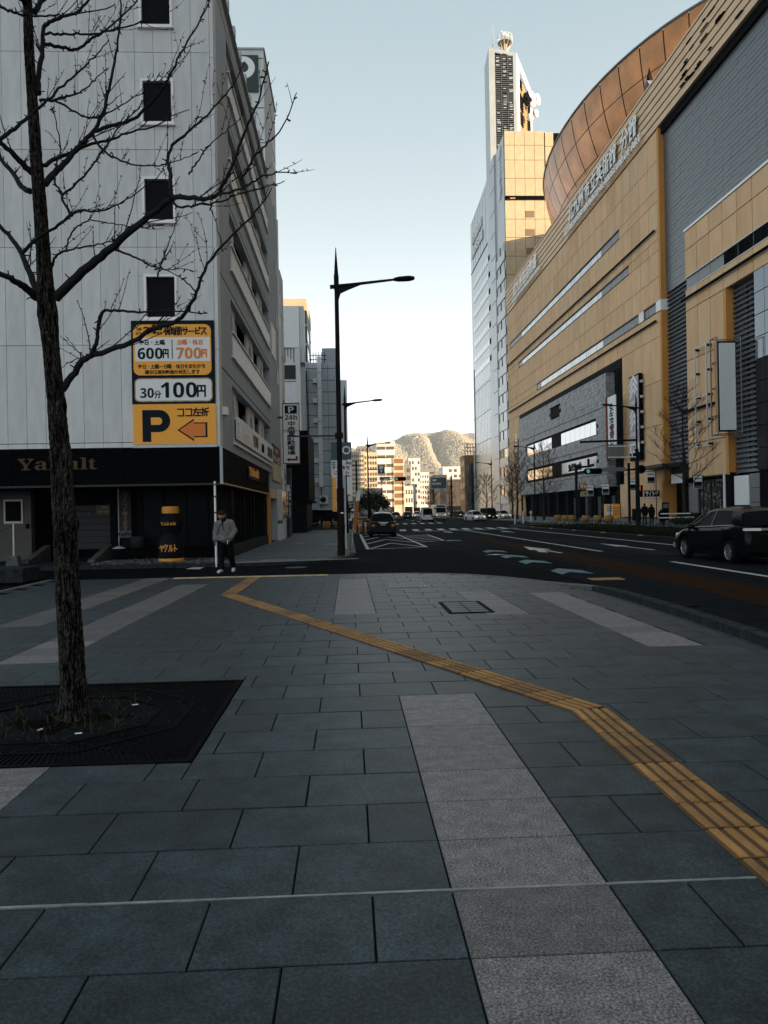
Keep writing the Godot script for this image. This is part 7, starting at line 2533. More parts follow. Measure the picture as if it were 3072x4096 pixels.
# ---------- trees
func twig(m: MB, p: Vector3, d: Vector3, L: float, r: float, depth: int) -> void:
	var pts := PackedVector3Array([p])
	var q := p
	var n := 5
	for i in n:
		d = (d + Vector3(rng.randf_range(-0.14, 0.14), rng.randf_range(-0.04, 0.16), rng.randf_range(-0.14, 0.14))).normalized()
		q += d * L / n
		pts.append(q)
	m.tube(pts, r, r * 0.45, 5, false)
	# short spurs all along, as on a bare ginkgo
	var k := int(L / 0.055)
	for i in k:
		var u := (i + rng.randf()) / k * (n - 0.01)
		var b := pts[int(u)].lerp(pts[int(u) + 1], u - int(u))
		var e := Vector3(rng.randf_range(-1, 1), rng.randf_range(-0.5, 1), rng.randf_range(-1, 1)).normalized()
		m.tube(PackedVector3Array([b, b + e * rng.randf_range(0.012, 0.022)]), 0.0035, 0.0028, 4)
	if depth > 0:
		for i in rng.randi_range(1, 2):
			var u := rng.randf_range(1.0, n - 0.5)
			var b := pts[int(u)].lerp(pts[int(u) + 1], u - int(u))
			var e := (d + Vector3(rng.randf_range(-0.9, 0.9), rng.randf_range(-0.3, 0.7), rng.randf_range(-0.8, 0.8))).normalized()
			twig(m, b, e, L * rng.randf_range(0.4, 0.7), r * 0.65, depth - 1)

func trees() -> void:
	var t := thing("bare_tree", "large bare street tree with thick furrowed trunk in the left foreground", "tree")
	var tr := PackedVector3Array()
	var trad := []
	for q in [[-2.02, -0.03, 0.125], [-2.035, 0.1, 0.112], [-2.04, 0.27, 0.104], [-2.055, 0.6, 0.1], [-2.065, 0.9, 0.098], [-2.08, 1.36, 0.093], [-2.1, 1.87, 0.086], [-2.125, 2.28, 0.072], [-2.155, 2.69, 0.067], [-2.175, 2.95, 0.082], [-2.185, 3.1, 0.072], [-2.2, 3.43, 0.058], [-2.22, 3.81, 0.055], [-2.24, 4.15, 0.05], [-2.26, 4.59, 0.044], [-2.275, 4.93, 0.042], [-2.28, 5.27, 0.038], [-2.3, 5.7, 0.034], [-2.33, 6.5, 0.026], [-2.35, 7.6, 0.012]]:
		tr.append(Vector3(q[0], q[1], -5.74))
		trad.append(q[2])
	var f := FastNoiseLite.new()
	f.seed = 33; f.frequency = 1.0
	var rows := []
	var cols := PackedColorArray()
	for i in tr.size() - 1:
		for s in 22:
			var u := s / 22.0
			var c := tr[i].cubic_interpolate(tr[i + 1], tr[maxi(i - 1, 0)], tr[mini(i + 2, tr.size() - 1)], u)
			var r: float = lerpf(trad[i], trad[i + 1], u) * 0.86
			var ring := PackedVector3Array()
			for k in 64:
				var a := TAU * k / 64
				var d := Vector3(cos(a), 0, sin(a))
				var g := f.get_noise_3d(d.x * 9.0 + c.y * 0.8, c.y * 3.2, d.z * 9.0)
				var g2 := f.get_noise_3d(d.x * 20.0, c.y * 9.0 + 50, d.z * 20.0)
				var rr := r * (1.0 + 0.13 * (1.0 - 2.0 * absf(g) * 2.0) * 0.8 + 0.05 * g2) - 0.004
				var tone := 0.07 + 1.95 * pow(clampf(1.0 - 3.4 * absf(g) + 0.35 * g2, 0.0, 1.0), 1.6) * (0.55 + 0.45 * clampf(0.5 + 1.6 * f.get_noise_3d(d.x * 3.0, c.y * 2.0 + 9.0, d.z * 3.0), 0, 1))
				cols.append(Color(tone, tone, tone * 0.98))
				if c.y < 0.16:
					rr *= 1.0 + 0.22 * pow(1.0 - c.y / 0.16, 2) * (1.0 + 0.6 * sin(a * 5.0))
				for kn in [[1.93, 0.35, 0.02], [1.42, -0.6, 0.028], [0.86, 1.4, 0.016], [2.3, -0.3, 0.012]]:
					var da: float = wrapf(a - kn[1], -PI, PI)
					rr += kn[2] * exp(-pow((c.y - kn[0]) / 0.05, 2) - da * da * 3.0)
				ring.append(c + d * rr)
			rows.append(ring)
	var m := MB.new()
	m.grid(rows, true)
	m.c = cols
	part("trunk", m, M.bark, t)
	var limbs := [
		[0.05, 0.03, -2.13, 3.08, -5.76, -1.93, 3.21, -5.66, -1.73, 3.32, -5.56, -1.54, 3.42, -5.46, -1.33, 3.53, -5.36, -1.16, 3.61, -5.26],
		[0.026, 0.007, -1.16, 3.61, -5.26, -1.10, 3.60, -5.21, -0.96, 3.57, -5.16, -0.85, 3.56, -5.11, -0.78, 3.61, -5.06, -0.68, 3.80, -5.01, -0.60, 3.96, -4.96, -0.53, 4.08, -4.91, -0.45, 4.30, -4.86],
		[0.02, 0.006, -1.16, 3.61, -5.26, -1.17, 3.77, -5.29, -1.19, 3.91, -5.32, -1.15, 4.03, -5.35, -1.04, 4.13, -5.37, -0.91, 4.27, -5.40, -0.78, 4.44, -5.43, -0.67, 4.66, -5.46],
		[0.012, 0.005, -0.84, 3.52, -5.01, -0.65, 3.55, -4.95, -0.53, 3.58, -4.88, -0.41, 3.59, -4.82, -0.28, 3.56, -4.76],
		[0.012, 0.005, -1.16, 3.59, -5.26, -1.09, 3.54, -5.23, -0.96, 3.54, -5.19, -0.84, 3.54, -5.16, -0.71, 3.58, -5.13, -0.57, 3.60, -5.09, -0.38, 3.64, -5.06],
		[0.012, 0.005, -0.65, 3.60, -4.96, -0.56, 3.72, -4.91, -0.48, 3.78, -4.86, -0.37, 3.87, -4.81, -0.27, 4.06, -4.76],
		[0.036, 0.022, -2.08, 2.41, -5.76, -1.99, 2.50, -5.70, -1.88, 2.61, -5.65, -1.75, 2.64, -5.59, -1.53, 2.69, -5.53, -1.37, 2.77, -5.47, -1.19, 2.81, -5.42, -1.07, 2.89, -5.36],
		[0.018, 0.006, -1.08, 2.89, -5.36, -1.01, 2.98, -5.30, -0.92, 3.16, -5.24, -0.74, 3.33, -5.18, -0.57, 3.47, -5.12, -0.46, 3.60, -5.06],
		[0.022, 0.007, -1.83, 2.63, -5.61, -1.77, 2.70, -5.56, -1.74, 2.80, -5.51, -1.69, 2.90, -5.46, -1.57, 2.89, -5.41, -1.38, 2.87, -5.36, -1.18, 2.86, -5.31, -0.93, 2.83, -5.26],
		[0.034, 0.009, -2.19, 3.92, -5.76, -2.13, 4.02, -5.80, -2.06, 4.13, -5.85, -1.98, 4.26, -5.89, -1.89, 4.39, -5.94, -1.82, 4.57, -5.98, -1.79, 4.76, -6.03, -1.74, 5.06, -6.07, -1.72, 5.37, -6.12, -1.72, 5.63, -6.16],
		[0.02, 0.007, -1.90, 4.40, -5.96, -1.74, 4.43, -5.92, -1.59, 4.45, -5.88, -1.45, 4.54, -5.85, -1.34, 4.64, -5.81, -1.27, 4.73, -5.77, -1.15, 4.91, -5.73, -1.02, 5.10, -5.70, -0.94, 5.25, -5.66],
		[0.022, 0.005, -2.19, 4.05, -5.76, -2.11, 4.16, -5.85, -2.04, 4.23, -5.93, -1.94, 4.34, -6.02, -1.82, 4.41, -6.11, -1.71, 4.51, -6.20, -1.49, 4.62, -6.29, -1.39, 4.74, -6.37, -1.26, 4.84, -6.46],
		[0.042, 0.03, -2.26, 3.08, -5.76, -2.30, 3.13, -5.63, -2.33, 3.14, -5.49, -2.42, 3.18, -5.36],
		[0.036, 0.022, -2.24, 3.09, -5.76, -2.34, 3.30, -5.83, -2.44, 3.48, -5.91, -2.55, 3.63, -5.98, -2.73, 3.81, -6.06],
		[0.034, 0.024, -2.27, 4.00, -5.76, -2.32, 4.04, -5.66, -2.37, 4.09, -5.56, -2.45, 4.14, -5.46],
		[0.03, 0.02, -2.29, 3.86, -5.76, -2.41, 3.96, -5.86, -2.51, 4.10, -5.96, -2.64, 4.25, -6.06, -2.76, 4.40, -6.16],
		[0.018, 0.005, -2.32, 3.38, -5.66, -2.19, 3.46, -5.60, -2.04, 3.52, -5.54, -1.91, 3.57, -5.47, -1.82, 3.59, -5.41, -1.68, 3.56, -5.35, -1.53, 3.58, -5.29, -1.35, 3.65, -5.22, -1.18, 3.76, -5.16],
		[0.03, 0.015, -2.22, 4.59, -5.76, -2.25, 4.76, -5.84, -2.25, 5.00, -5.93, -2.26, 5.23, -6.01, -2.18, 5.35, -6.09, -2.06, 5.47, -6.18, -1.96, 5.67, -6.26],
		[0.02, 0.009, -2.24, 5.07, -5.96, -2.14, 5.09, -6.03, -2.04, 5.11, -6.09, -1.96, 5.23, -6.16, -1.89, 5.33, -6.23, -1.77, 5.48, -6.29, -1.62, 5.71, -6.36],
		[0.014, 0.005, -2.24, 5.15, -5.96, -2.10, 5.11, -5.90, -1.94, 5.08, -5.85, -1.74, 5.06, -5.79, -1.57, 5.06, -5.73, -1.42, 5.07, -5.67, -1.33, 5.06, -5.62, -1.21, 5.10, -5.56],
		[0.02, 0.006, -2.33, 3.97, -5.26, -2.23, 4.08, -5.30, -2.14, 4.20, -5.35, -2.07, 4.29, -5.39, -1.95, 4.44, -5.43, -1.83, 4.58, -5.47, -1.74, 4.71, -5.52, -1.65, 4.85, -5.56],
		[0.03, 0.02, -2.29, 5.22, -5.76, -2.29, 5.20, -5.61, -2.33, 5.16, -5.46],
		[0.03, 0.018, -2.24, 5.18, -5.76, -2.24, 5.36, -5.91, -2.22, 5.56, -6.06],
		[0.014, 0.006, -2.36, 5.03, -5.46, -2.28, 4.98, -5.44, -2.18, 4.95, -5.43, -2.10, 4.93, -5.41, -1.96, 4.92, -5.39, -1.77, 4.93, -5.38, -1.53, 4.98, -5.36],
		[0.014, 0.006, -2.14, 3.32, -5.76, -2.08, 3.35, -5.66, -1.97, 3.36, -5.56, -1.81, 3.35, -5.46, -1.66, 3.34, -5.36, -1.53, 3.33, -5.26],
		[0.009, 0.004, -1.95, 3.35, -5.51, -1.91, 3.42, -5.45, -1.83, 3.47, -5.39, -1.70, 3.49, -5.33, -1.53, 3.44, -5.28, -1.35, 3.40, -5.22, -1.17, 3.40, -5.16],
		[0.012, 0.004, -2.03, 3.79, -5.66, -2.08, 3.90, -5.68, -2.09, 4.01, -5.70, -2.05, 4.16, -5.72, -2.10, 4.41, -5.74, -2.13, 4.49, -5.76],
		[0.013, 0.004, -1.89, 3.57, -5.46, -1.98, 3.73, -5.52, -1.90, 3.84, -5.58, -1.79, 4.03, -5.65, -1.71, 4.19, -5.71, -1.64, 4.35, -5.77, -1.52, 4.52, -5.83, -1.43, 4.72, -5.90, -1.38, 4.85, -5.96],
		[0.016, 0.005, -2.21, 4.54, -5.76, -2.14, 4.59, -5.86, -2.07, 4.68, -5.96, -2.02, 4.76, -6.06, -1.94, 4.91, -6.16, -1.86, 5.07, -6.26],
		[0.012, 0.004, -2.18, 4.65, -5.96, -2.03, 4.54, -5.91, -1.89, 4.46, -5.86, -1.77, 4.45, -5.81, -1.58, 4.53, -5.76, -1.40, 4.60, -5.71, -1.13, 4.80, -5.66],
		[0.014, 0.004, -1.90, 4.39, -5.96, -1.83, 4.27, -5.89, -1.74, 4.17, -5.82, -1.61, 4.08, -5.75, -1.48, 4.02, -5.67, -1.29, 3.99, -5.60, -1.15, 4.00, -5.53, -1.00, 4.02, -5.46],
		[0.012, 0.004, -1.61, 3.35, -5.51, -1.49, 3.29, -5.44, -1.37, 3.21, -5.37, -1.27, 3.15, -5.30, -1.15, 3.12, -5.23, -0.98, 3.09, -5.16],
		[0.008, 0.003, -1.31, 3.12, -5.46, -1.28, 3.19, -5.41, -1.22, 3.30, -5.36, -1.16, 3.42, -5.31, -1.11, 3.53, -5.26],
		[0.006, 0.003, -0.82, 3.28, -5.26, -0.84, 3.36, -5.23, -0.87, 3.48, -5.19, -0.88, 3.52, -5.16],
		[0.008, 0.003, -1.00, 2.97, -5.26, -1.07, 3.05, -5.31, -1.15, 3.12, -5.36, -1.26, 3.18, -5.41, -1.33, 3.22, -5.46],
		[0.009, 0.004, -1.04, 3.77, -5.26, -0.98, 3.84, -5.23, -0.90, 3.94, -5.21, -0.78, 4.02, -5.18, -0.67, 4.10, -5.16],
		[0.007, 0.003, -1.87, 2.61, -5.66, -1.95, 2.68, -5.66, -2.06, 2.78, -5.66],
		[0.006, 0.003, -1.89, 2.63, -5.66, -1.96, 2.59, -5.61, -2.03, 2.52, -5.56]]
	for l in limbs:
		m = MB.new()
		var pts := PackedVector3Array()
		for i in range(2, l.size() - 2, 3):
			pts.append(Vector3(l[i], l[i + 1], l[i + 2]))
		var sp := smooth_path(pts, 5)
		for i in sp.size():
			sp[i] += Vector3(rng.randf_range(-1, 1), rng.randf_range(-1, 1), rng.randf_range(-1, 1)) * 0.006
		m.tube(sp, l[0] * 0.72, l[1] * 0.55, 8, true)
		var len := 0.0
		for i in range(1, sp.size()):
			len += sp[i].distance_to(sp[i - 1])
		for i in int(len / 0.07):
			var k := rng.randi_range(0, sp.size() - 2)
			var b := sp[k].lerp(sp[k + 1], rng.randf())
			var r := lerpf(l[0], l[1], float(k) / sp.size())
			var e := Vector3(rng.randf_range(-1, 1), rng.randf_range(-0.6, 1), rng.randf_range(-1, 1)).normalized()
			m.tube(PackedVector3Array([b, b + e * (r + rng.randf_range(0.012, 0.025))]), 0.0055, 0.004, 4)
		for i in int(len / 0.17):
			var k := rng.randi_range(int(sp.size() * 0.25), int(sp.size() * 0.88))
			var d := (sp[k + 1] - sp[k]).normalized()
			var e := (d + Vector3(rng.randf_range(-0.8, 0.8), rng.randf_range(-0.3, 0.9), rng.randf_range(-0.8, 0.8))).normalized()
			twig(m, sp[k], e, rng.randf_range(0.14, 0.24 + 8.0 * l[0]) * (0.6 if k > sp.size() * 0.75 else 1.0), clampf(lerpf(l[0], l[1], float(k) / sp.size()) * 0.22, 0.0026, 0.0048), 1 if rng.randf() < 0.4 else 0)
		part("branch", m, M.branch, t)
	for i in 9:
		m = MB.new()
		var p := Vector3(-2.3 - 0.02 * i, 5.4 + 0.22 * i, -5.74)
		var a0 := i * 2.3
		var d := Vector3(cos(a0), 0.5, sin(a0)).normalized()
		var pts := PackedVector3Array([p, p + d * 0.35, p + d * 0.8 + Vector3(0, 0.12, 0), p + d * 1.25 + Vector3(0, 0.35, 0)])
		m.tube(smooth_path(pts, 4), 0.02, 0.006, 6)
		for k in 5:
			twig(m, pts[1 + k % 3], (d + Vector3(rng.randf_range(-0.7, 0.7), 0.4, rng.randf_range(-0.7, 0.7))).normalized(), 0.4, 0.004, 0)
		part("branch", m, M.branch, t)
	# street trees across the road
	var a := street_tree(11, 9.8, "bare street tree before the left half of the stone bay", Vector3(25.6, 0.03, -100))
	var b := street_tree(12, 8.2, "bare street tree between two street lamps at the hall's far corner", Vector3(26.0, 0.03, -121))
	var c := street_tree(13, 11.5, "bare street tree with dark bush at its foot by the hall entrance", Vector3(28.9, 0.03, -65))
	for o in [a, b, c]:
		o.set_meta("group", "bare street trees on the right pavement")
	copy(a, "bare street tree left of the one before the stone bay", Vector3(25.0, 0.03, -113), 1.9)
	copy(b, "bare street tree against the lower front of the grey tower", Vector3(27.5, 0.03, -152), 2.3)
	copy(a, "taller bare street tree in front of the grey tower base", Vector3(27.5, 0.03, -168), 4.0)
	copy(b, "bare street tree before the brown corner building", Vector3(27.0, 0.03, -205), 0.7)
	copy(a, "bare tree in the far middle right of the direction board", Vector3(25.0, 0, -225), 2.9)
	copy(b, "bare tree in the far middle behind the direction board", Vector3(22.5, 0, -215), 5.1)
	var e := thing("evergreen_tree", "dark round evergreen tree behind the waiting taxi", "tree", Vector3(2.6, 0, -98))
	m = MB.new()
	m.tube(PackedVector3Array([Vector3(0.3, 0, 0), Vector3(0.2, 1.4, 0), Vector3(0, 2.6, 0.1)]), 0.2, 0.13, 8)
	for q in [[-1.2, 3.6, 0.3], [1.2, 3.8, -0.3], [0.1, 4.2, 0.5], [-0.5, 3.5, -0.7]]:
		m.tube(PackedVector3Array([Vector3(0.1, 2.2, 0), Vector3(q[0] * 0.6, q[1] * 0.8, q[2]), Vector3(q[0], q[1], q[2])]), 0.09, 0.03, 6)
	part("trunk", m, M.far_bark, e)
	m = MB.new()
	for i in 5200:
		var cl: Array = [[-1.35, 2.7, 0, 1.15], [0.2, 3.4, 0.2, 1.45], [1.45, 3.0, -0.1, 1.2], [-0.5, 2.5, 0.6, 1.15], [0.9, 2.2, 0.4, 1.05], [-1.9, 1.9, 0.1, 0.8], [2.1, 2.4, 0, 0.75]][rng.randi_range(0, 6)]
		var d := Vector3(rng.randfn(), rng.randfn(), rng.randfn()).normalized()
		var p: Vector3 = Vector3(cl[0], cl[1], cl[2]) + d * cl[3] * pow(rng.randf(), 0.35) * (0.9 + 0.25 * sin(d.x * 7 + d.y * 9))
		var x := Vector3(rng.randfn(), rng.randfn(), rng.randfn()).normalized() * 0.1
		var y := x.cross(d).normalized() * 0.065
		var k := rng.randf_range(0.4, 1.6)
		m.col = Color(k, k, k)
		m.quad(p - x, p + y, p + x, p - y)
	stuff(part("crown", m, M.leaf, e))
	e = thing("dark_shrub_tree", "small dark shrub tree in front of the green bank pylon", "tree", Vector3(-3.75, 0, -47.6))
	m = MB.new()
	m.tube(PackedVector3Array([Vector3(0, 0, 0), Vector3(0.05, 1.6, 0), Vector3(0.1, 2.4, 0)]), 0.05, 0.03, 6)
	for i in 12:
		twig(m, Vector3(0.05, 1.3 + 0.25 * i * 0.4, 0), Vector3(rng.randf_range(-0.5, 1), rng.randf_range(0.2, 0.8), rng.randf_range(-0.6, 0.6)).normalized(), 0.8, 0.014, 1)
	part("trunk", m, M.far_bark, e)
	foliage(e, 0.6, 1.6, 260, M.hedge, 3.0)

func street_tree(sd: int, h: float, label: String, at: Vector3) -> Node3D:
	rng.seed = sd
	var t := thing("street_tree", label, "tree", at)
	var m := MB.new()
	var tr := PackedVector3Array()
	for i in 9:
		tr.append(Vector3(rng.randf_range(-0.08, 0.08), h * i / 8.0, rng.randf_range(-0.08, 0.08)))
	m.tube(tr, 0.19, 0.02, 8)
	part("trunk", m, M.far_bark, t)
	m = MB.new()
	var n := 30
	for i in n:
		var u := 0.24 + 0.72 * i / n
		var y := h * u
		var a := i * 2.4 + rng.randf_range(-0.4, 0.4)
		var L := h * 0.30 * (1.0 - pow(absf(u - 0.36) / 0.66, 1.6)) + 0.3
		var p := Vector3(0, y, 0)
		var d := Vector3(cos(a), rng.randf_range(0.25, 0.6), sin(a)).normalized()
		var pts := PackedVector3Array([p])
		var q := p
		for s in 6:
			d = (d + Vector3(rng.randf_range(-0.13, 0.13), rng.randf_range(0.0, 0.2), rng.randf_range(-0.13, 0.13))).normalized()
			q += d * L / 6
			pts.append(q)
		m.tube(pts, 0.055 * (1.15 - u), 0.012, 5, false)
		for s in 9:
			var k := rng.randi_range(1, 5)
			var b := pts[k].lerp(pts[k + 1], rng.randf())
			var e := (d + Vector3(rng.randf_range(-0.9, 0.9), rng.randf_range(-0.2, 0.8), rng.randf_range(-0.9, 0.9))).normalized()
			var l2 := rng.randf_range(0.5, 1.3)
			var mid := b + e * l2 * 0.5 + Vector3(0, 0.05, 0)
			m.tube(PackedVector3Array([b, mid, b + e * l2 + Vector3(0, 0.18, 0)]), 0.015, 0.007, 4, false)
			for w in 2:
				var e2 := (e + Vector3(rng.randf_range(-0.8, 0.8), rng.randf_range(-0.1, 0.8), rng.randf_range(-0.8, 0.8))).normalized()
				m.tube(PackedVector3Array([mid, mid + e2 * rng.randf_range(0.3, 0.7)]), 0.009, 0.006, 4, false)
	part("branches", m, M.far_bark, t)
	return t

# ---------- people: one skin over a skeleton of tapered bones
func skin_mesh(bones: Array, cell: float, k := 0.03) -> MB:
	var lo := Vector3.ONE * 1e9
	var hi := -lo
	for b in bones:
		for e in 2:
			var r: float = b[2 + e] + k + cell * 3
			lo = lo.min(b[e] - Vector3.ONE * r)
			hi = hi.max(b[e] + Vector3.ONE * r)
	var nx := int((hi.x - lo.x) / cell) + 2
	var ny := int((hi.y - lo.y) / cell) + 2
	var nz := int((hi.z - lo.z) / cell) + 2
	var F := PackedFloat32Array()
	F.resize(nx * ny * nz)
	F.fill(1.0)
	for b in bones:
		var A: Vector3 = b[0]
		var B: Vector3 = b[1]
		var ra: float = b[2]
		var rb: float = b[3]
		var R := maxf(ra, rb) + k + cell * 2.5
		var sq: Vector3 = b[4] if b.size() > 4 else Vector3.ONE
		var l := ((A.min(B) - Vector3.ONE * R - lo) / cell).floor().max(Vector3.ZERO)
		var h := ((A.max(B) + Vector3.ONE * R - lo) / cell).ceil()
		var AB := (B - A)
		var L2 := maxf((AB * sq).length_squared(), 1e-9)
		for x in range(int(l.x), mini(int(h.x) + 1, nx)):
			for y in range(int(l.y), mini(int(h.y) + 1, ny)):
				for z in range(int(l.z), mini(int(h.z) + 1, nz)):
					var p := (lo + Vector3(x, y, z) * cell - A) * sq
					var t := clampf(p.dot(AB * sq) / L2, 0, 1)
					var d := (p - AB * sq * t).length() - lerpf(ra, rb, t)
					var i := (x * ny + y) * nz + z
					var o := F[i]
					if d > o + k:
						continue
					var g := clampf(0.5 + 0.5 * (o - d) / k, 0, 1)
					F[i] = lerpf(o, d, g) - k * g * (1 - g)
	var m := MB.new()
	var id := {}
	var st := [ny * nz, nz, 1]
	for x in nx - 1:
		for y in ny - 1:
			for z in nz - 1:
				var i := (x * ny + y) * nz + z
				var c0 := F[i] < 0
				var same := true
				for q in 8:
					if (F[i + (q & 1) * st[0] + ((q >> 1) & 1) * st[1] + (q >> 2)] < 0) != c0:
						same = false
						break
				if same:
					continue
				var sum := Vector3.ZERO
				var cnt := 0
				for e in 12:
					var ax: int = e / 4
					var u: int = e & 1
					var w: int = (e >> 1) & 1
					var o := [0, 0, 0]
					o[(ax + 1) % 3] = u
					o[(ax + 2) % 3] = w
					var i0: int = i + o[0] * st[0] + o[1] * st[1] + o[2]
					var i1: int = i0 + st[ax]
					if (F[i0] < 0) != (F[i1] < 0):
						var tt := F[i0] / (F[i0] - F[i1])
						var p := Vector3(o[0], o[1], o[2])
						p[ax] += tt
						sum += p
						cnt += 1
				var P := lo + (Vector3(x, y, z) + sum / cnt) * cell
				id[i] = m.v.size()
				m.v.append(P)
				var gr := Vector3(F[i + st[0]] - F[maxi(i - st[0], 0)], F[i + st[1]] - F[maxi(i - st[1], 0)], F[i + 1] - F[maxi(i - 1, 0)])
				m.n.append(gr.normalized())
				m.c.append(Color.WHITE)
	for i in id:
		for ax in 3:
			var j: int = i + st[ax]
			if (F[i] < 0) != (F[j] < 0):
				var s1: int = st[(ax + 1) % 3]
				var s2: int = st[(ax + 2) % 3]
				if id.has(i - s1) and id.has(i - s2) and id.has(i - s1 - s2):
					var q := [id[i], id[i - s1], id[i - s1 - s2], id[i - s2]]
					if F[i] < 0:
						q.reverse()
					for w in [q[0], q[1], q[2], q[0], q[2], q[3]]:
						m.ix.append(w)
	return m

func people() -> void:
	var V := func(x: float, y: float, z: float) -> Vector3: return Vector3(x, y, z)
	var t := thing("person", "person in grey zip jacket and dark trousers walking across the side street", "person", Vector3(-3.36, ROAD, -20.9))
	var head: Vector3 = V.call(-0.045, 1.56, 0.07)
	var b := []
	# torso and legs under the clothes, neck and head
	b.append([V.call(0.01, 0.95, 0), V.call(0.0, 1.32, 0), 0.12, 0.13, Vector3(0.85, 1, 1.1)])
	b.append([V.call(-0.17, 1.36, 0), V.call(0.18, 1.38, 0), 0.06, 0.06])
	b.append([V.call(-0.01, 1.36, 0.01), head + Vector3(0, -0.06, -0.01), 0.06, 0.052])
	b.append([head, head + Vector3(-0.008, -0.05, 0.035), 0.098, 0.075])
	b.append([head + Vector3(-0.012, -0.03, 0.085), head + Vector3(-0.016, -0.055, 0.112), 0.012, 0.014])  # nose
	b.append([head + Vector3(0.088, -0.02, 0.0), head + Vector3(0.092, -0.05, 0.0), 0.016, 0.013])  # ears
	b.append([head + Vector3(-0.1, -0.02, 0.0), head + Vector3(-0.102, -0.05, 0.0), 0.016, 0.013])
	b.append([head + Vector3(-0.05, -0.015, 0.088), head + Vector3(0.03, -0.012, 0.09), 0.014, 0.014])  # brow
	b.append([head + Vector3(-0.035, -0.088, 0.09), head + Vector3(0.01, -0.088, 0.09), 0.012, 0.012])  # mouth
	var arms := [[V.call(-0.19, 1.36, 0), V.call(-0.235, 1.1, -0.03), V.call(-0.235, 0.89, 0.05)], [V.call(0.2, 1.38, 0), V.call(0.28, 1.13, 0.0), V.call(0.195, 0.94, 0.14)]]
	for a in arms:
		b.append([a[0], a[1], 0.05, 0.042])
		b.append([a[1], a[2], 0.042, 0.03])
	var legs := [[V.call(-0.08, 0.88, 0), V.call(-0.085, 0.5, 0.06), V.call(-0.075, 0.1, 0.1), V.call(-0.12, 0.05, 0.29)], [V.call(0.1, 0.88, 0), V.call(0.14, 0.5, -0.06), V.call(0.185, 0.12, -0.32), V.call(0.2, 0.05, -0.13)]]
	for l in legs:
		b.append([l[0], l[1], 0.08, 0.055])
		b.append([l[1], l[2], 0.052, 0.036])
	# palms, fingers and thumbs
	for k in 2:
		var w: Vector3 = arms[k][2]
		var dir := (V.call(-0.02, -1, 0.2) if k == 0 else V.call(-0.45, -1, 0.25)) as Vector3
		dir = dir.normalized()
		var side := dir.cross(Vector3(1, 0, 0.2)).normalized()
		var pc := w + dir * 0.08
		b.append([w, pc, 0.027, 0.03, Vector3.ONE])
		for fi in 4:
			var r0 := pc + side * (0.028 - 0.018 * fi) + dir * 0.012
			var r1: Vector3 = r0 + dir * [0.032, 0.036, 0.034, 0.026][fi]
			var r2: Vector3 = r1 + (dir + Vector3(-0.7 if k else 0.7, 0, -0.4)).normalized() * [0.03, 0.034, 0.032, 0.024][fi]
			b.append([r0, r1, 0.0095, 0.009])
			b.append([r1, r2, 0.009, 0.008])
		var th := w + dir * 0.035 + side * 0.03
		b.append([th, th + side * 0.025 + dir * 0.03, 0.012, 0.0095])
		b.append([th + side * 0.025 + dir * 0.03, th + side * 0.012 + dir * 0.06, 0.0095, 0.008])
	part("body", skin_mesh(b, 0.0095, 0.012), M.skin, t)
	b = []
	b.append([V.call(0.01, 0.94, 0.02), V.call(0.0, 1.3, 0), 0.165, 0.15, Vector3(0.82, 1, 1.15)])
	b.append([V.call(-0.03, 1.385, 0), V.call(-0.165, 1.33, 0), 0.075, 0.075])
	b.append([V.call(0.03, 1.395, 0), V.call(0.175, 1.345, 0), 0.075, 0.075])
	b.append([V.call(-0.15, 0.93, 0.02), V.call(0.17, 0.93, 0.02), 0.08, 0.08])
	for a in arms:
		b.append([a[0] + Vector3(0, -0.03, 0), a[1], 0.078, 0.068])
		b.append([a[1], a[2] + (a[1] - a[2]) * 0.12, 0.075, 0.058])
		b.append([a[2] + (a[1] - a[2]) * 0.25, a[2] + (a[1] - a[2]) * 0.2, 0.07, 0.066])
	# folds
	for q in [[-0.1, 1.12, 0.15, 0.06, 1.0, 0.16], [0.02, 1.18, 0.16, 0.16, 1.02, 0.14], [-0.14, 0.98, 0.12, 0.03, 0.92, 0.16], [0.05, 0.93, 0.16, 0.17, 0.97, 0.12], [-0.12, 0.9, 0.12, 0.0, 0.88, 0.15]]:
		b.append([V.call(q[0], q[1], q[2]), V.call(q[3], q[4], q[5]), 0.018, 0.02])
	part("jacket", skin_mesh(b, 0.012, 0.03), M.jacket, t)
	var m := MB.new()
	m.tube(PackedVector3Array([V.call(-0.05, 1.43, 0.1), V.call(-0.01, 1.3, 0.155), V.call(-0.005, 1.14, 0.17)]), 0.018, 0.006, 6)
	m.tube(PackedVector3Array([V.call(0.06, 1.44, 0.08), V.call(-0.1, 1.28, 0.15), V.call(-0.17, 1.02, 0.13)]), 0.012, 0.012, 6)
	part("bag_strap", m, M.trousers, t)
	b = [[V.call(0.0, 1.36, 0.03), V.call(-0.01, 1.44, 0.03), 0.085, 0.075]]
	part("collar", skin_mesh(b, 0.012, 0.02), M.trousers, t)
	b = []
	b.append([V.call(-0.07, 0.87, 0), V.call(0.09, 0.87, 0), 0.125, 0.125])
	for l in legs:
		b.append([l[0], l[1], 0.115, 0.09])
		b.append([l[1], l[2] + Vector3(0, 0.03, 0), 0.088, 0.07])
	part("trousers", skin_mesh(b, 0.013, 0.035), M.trousers, t)
	b = [[head + Vector3(0, 0.03, -0.02), head + Vector3(0, 0.045, 0.03), 0.1, 0.085], [head + Vector3(0, 0.0, -0.05), head + Vector3(0, -0.06, -0.05), 0.08, 0.055]]
	for i in 16:
		var a := TAU * i / 16
		b.append([head + Vector3(cos(a) * 0.07, 0.075, sin(a) * 0.06 - 0.01), head + Vector3(cos(a) * 0.095, 0.085 + 0.012 * (i % 3), sin(a) * 0.08), 0.02, 0.008])
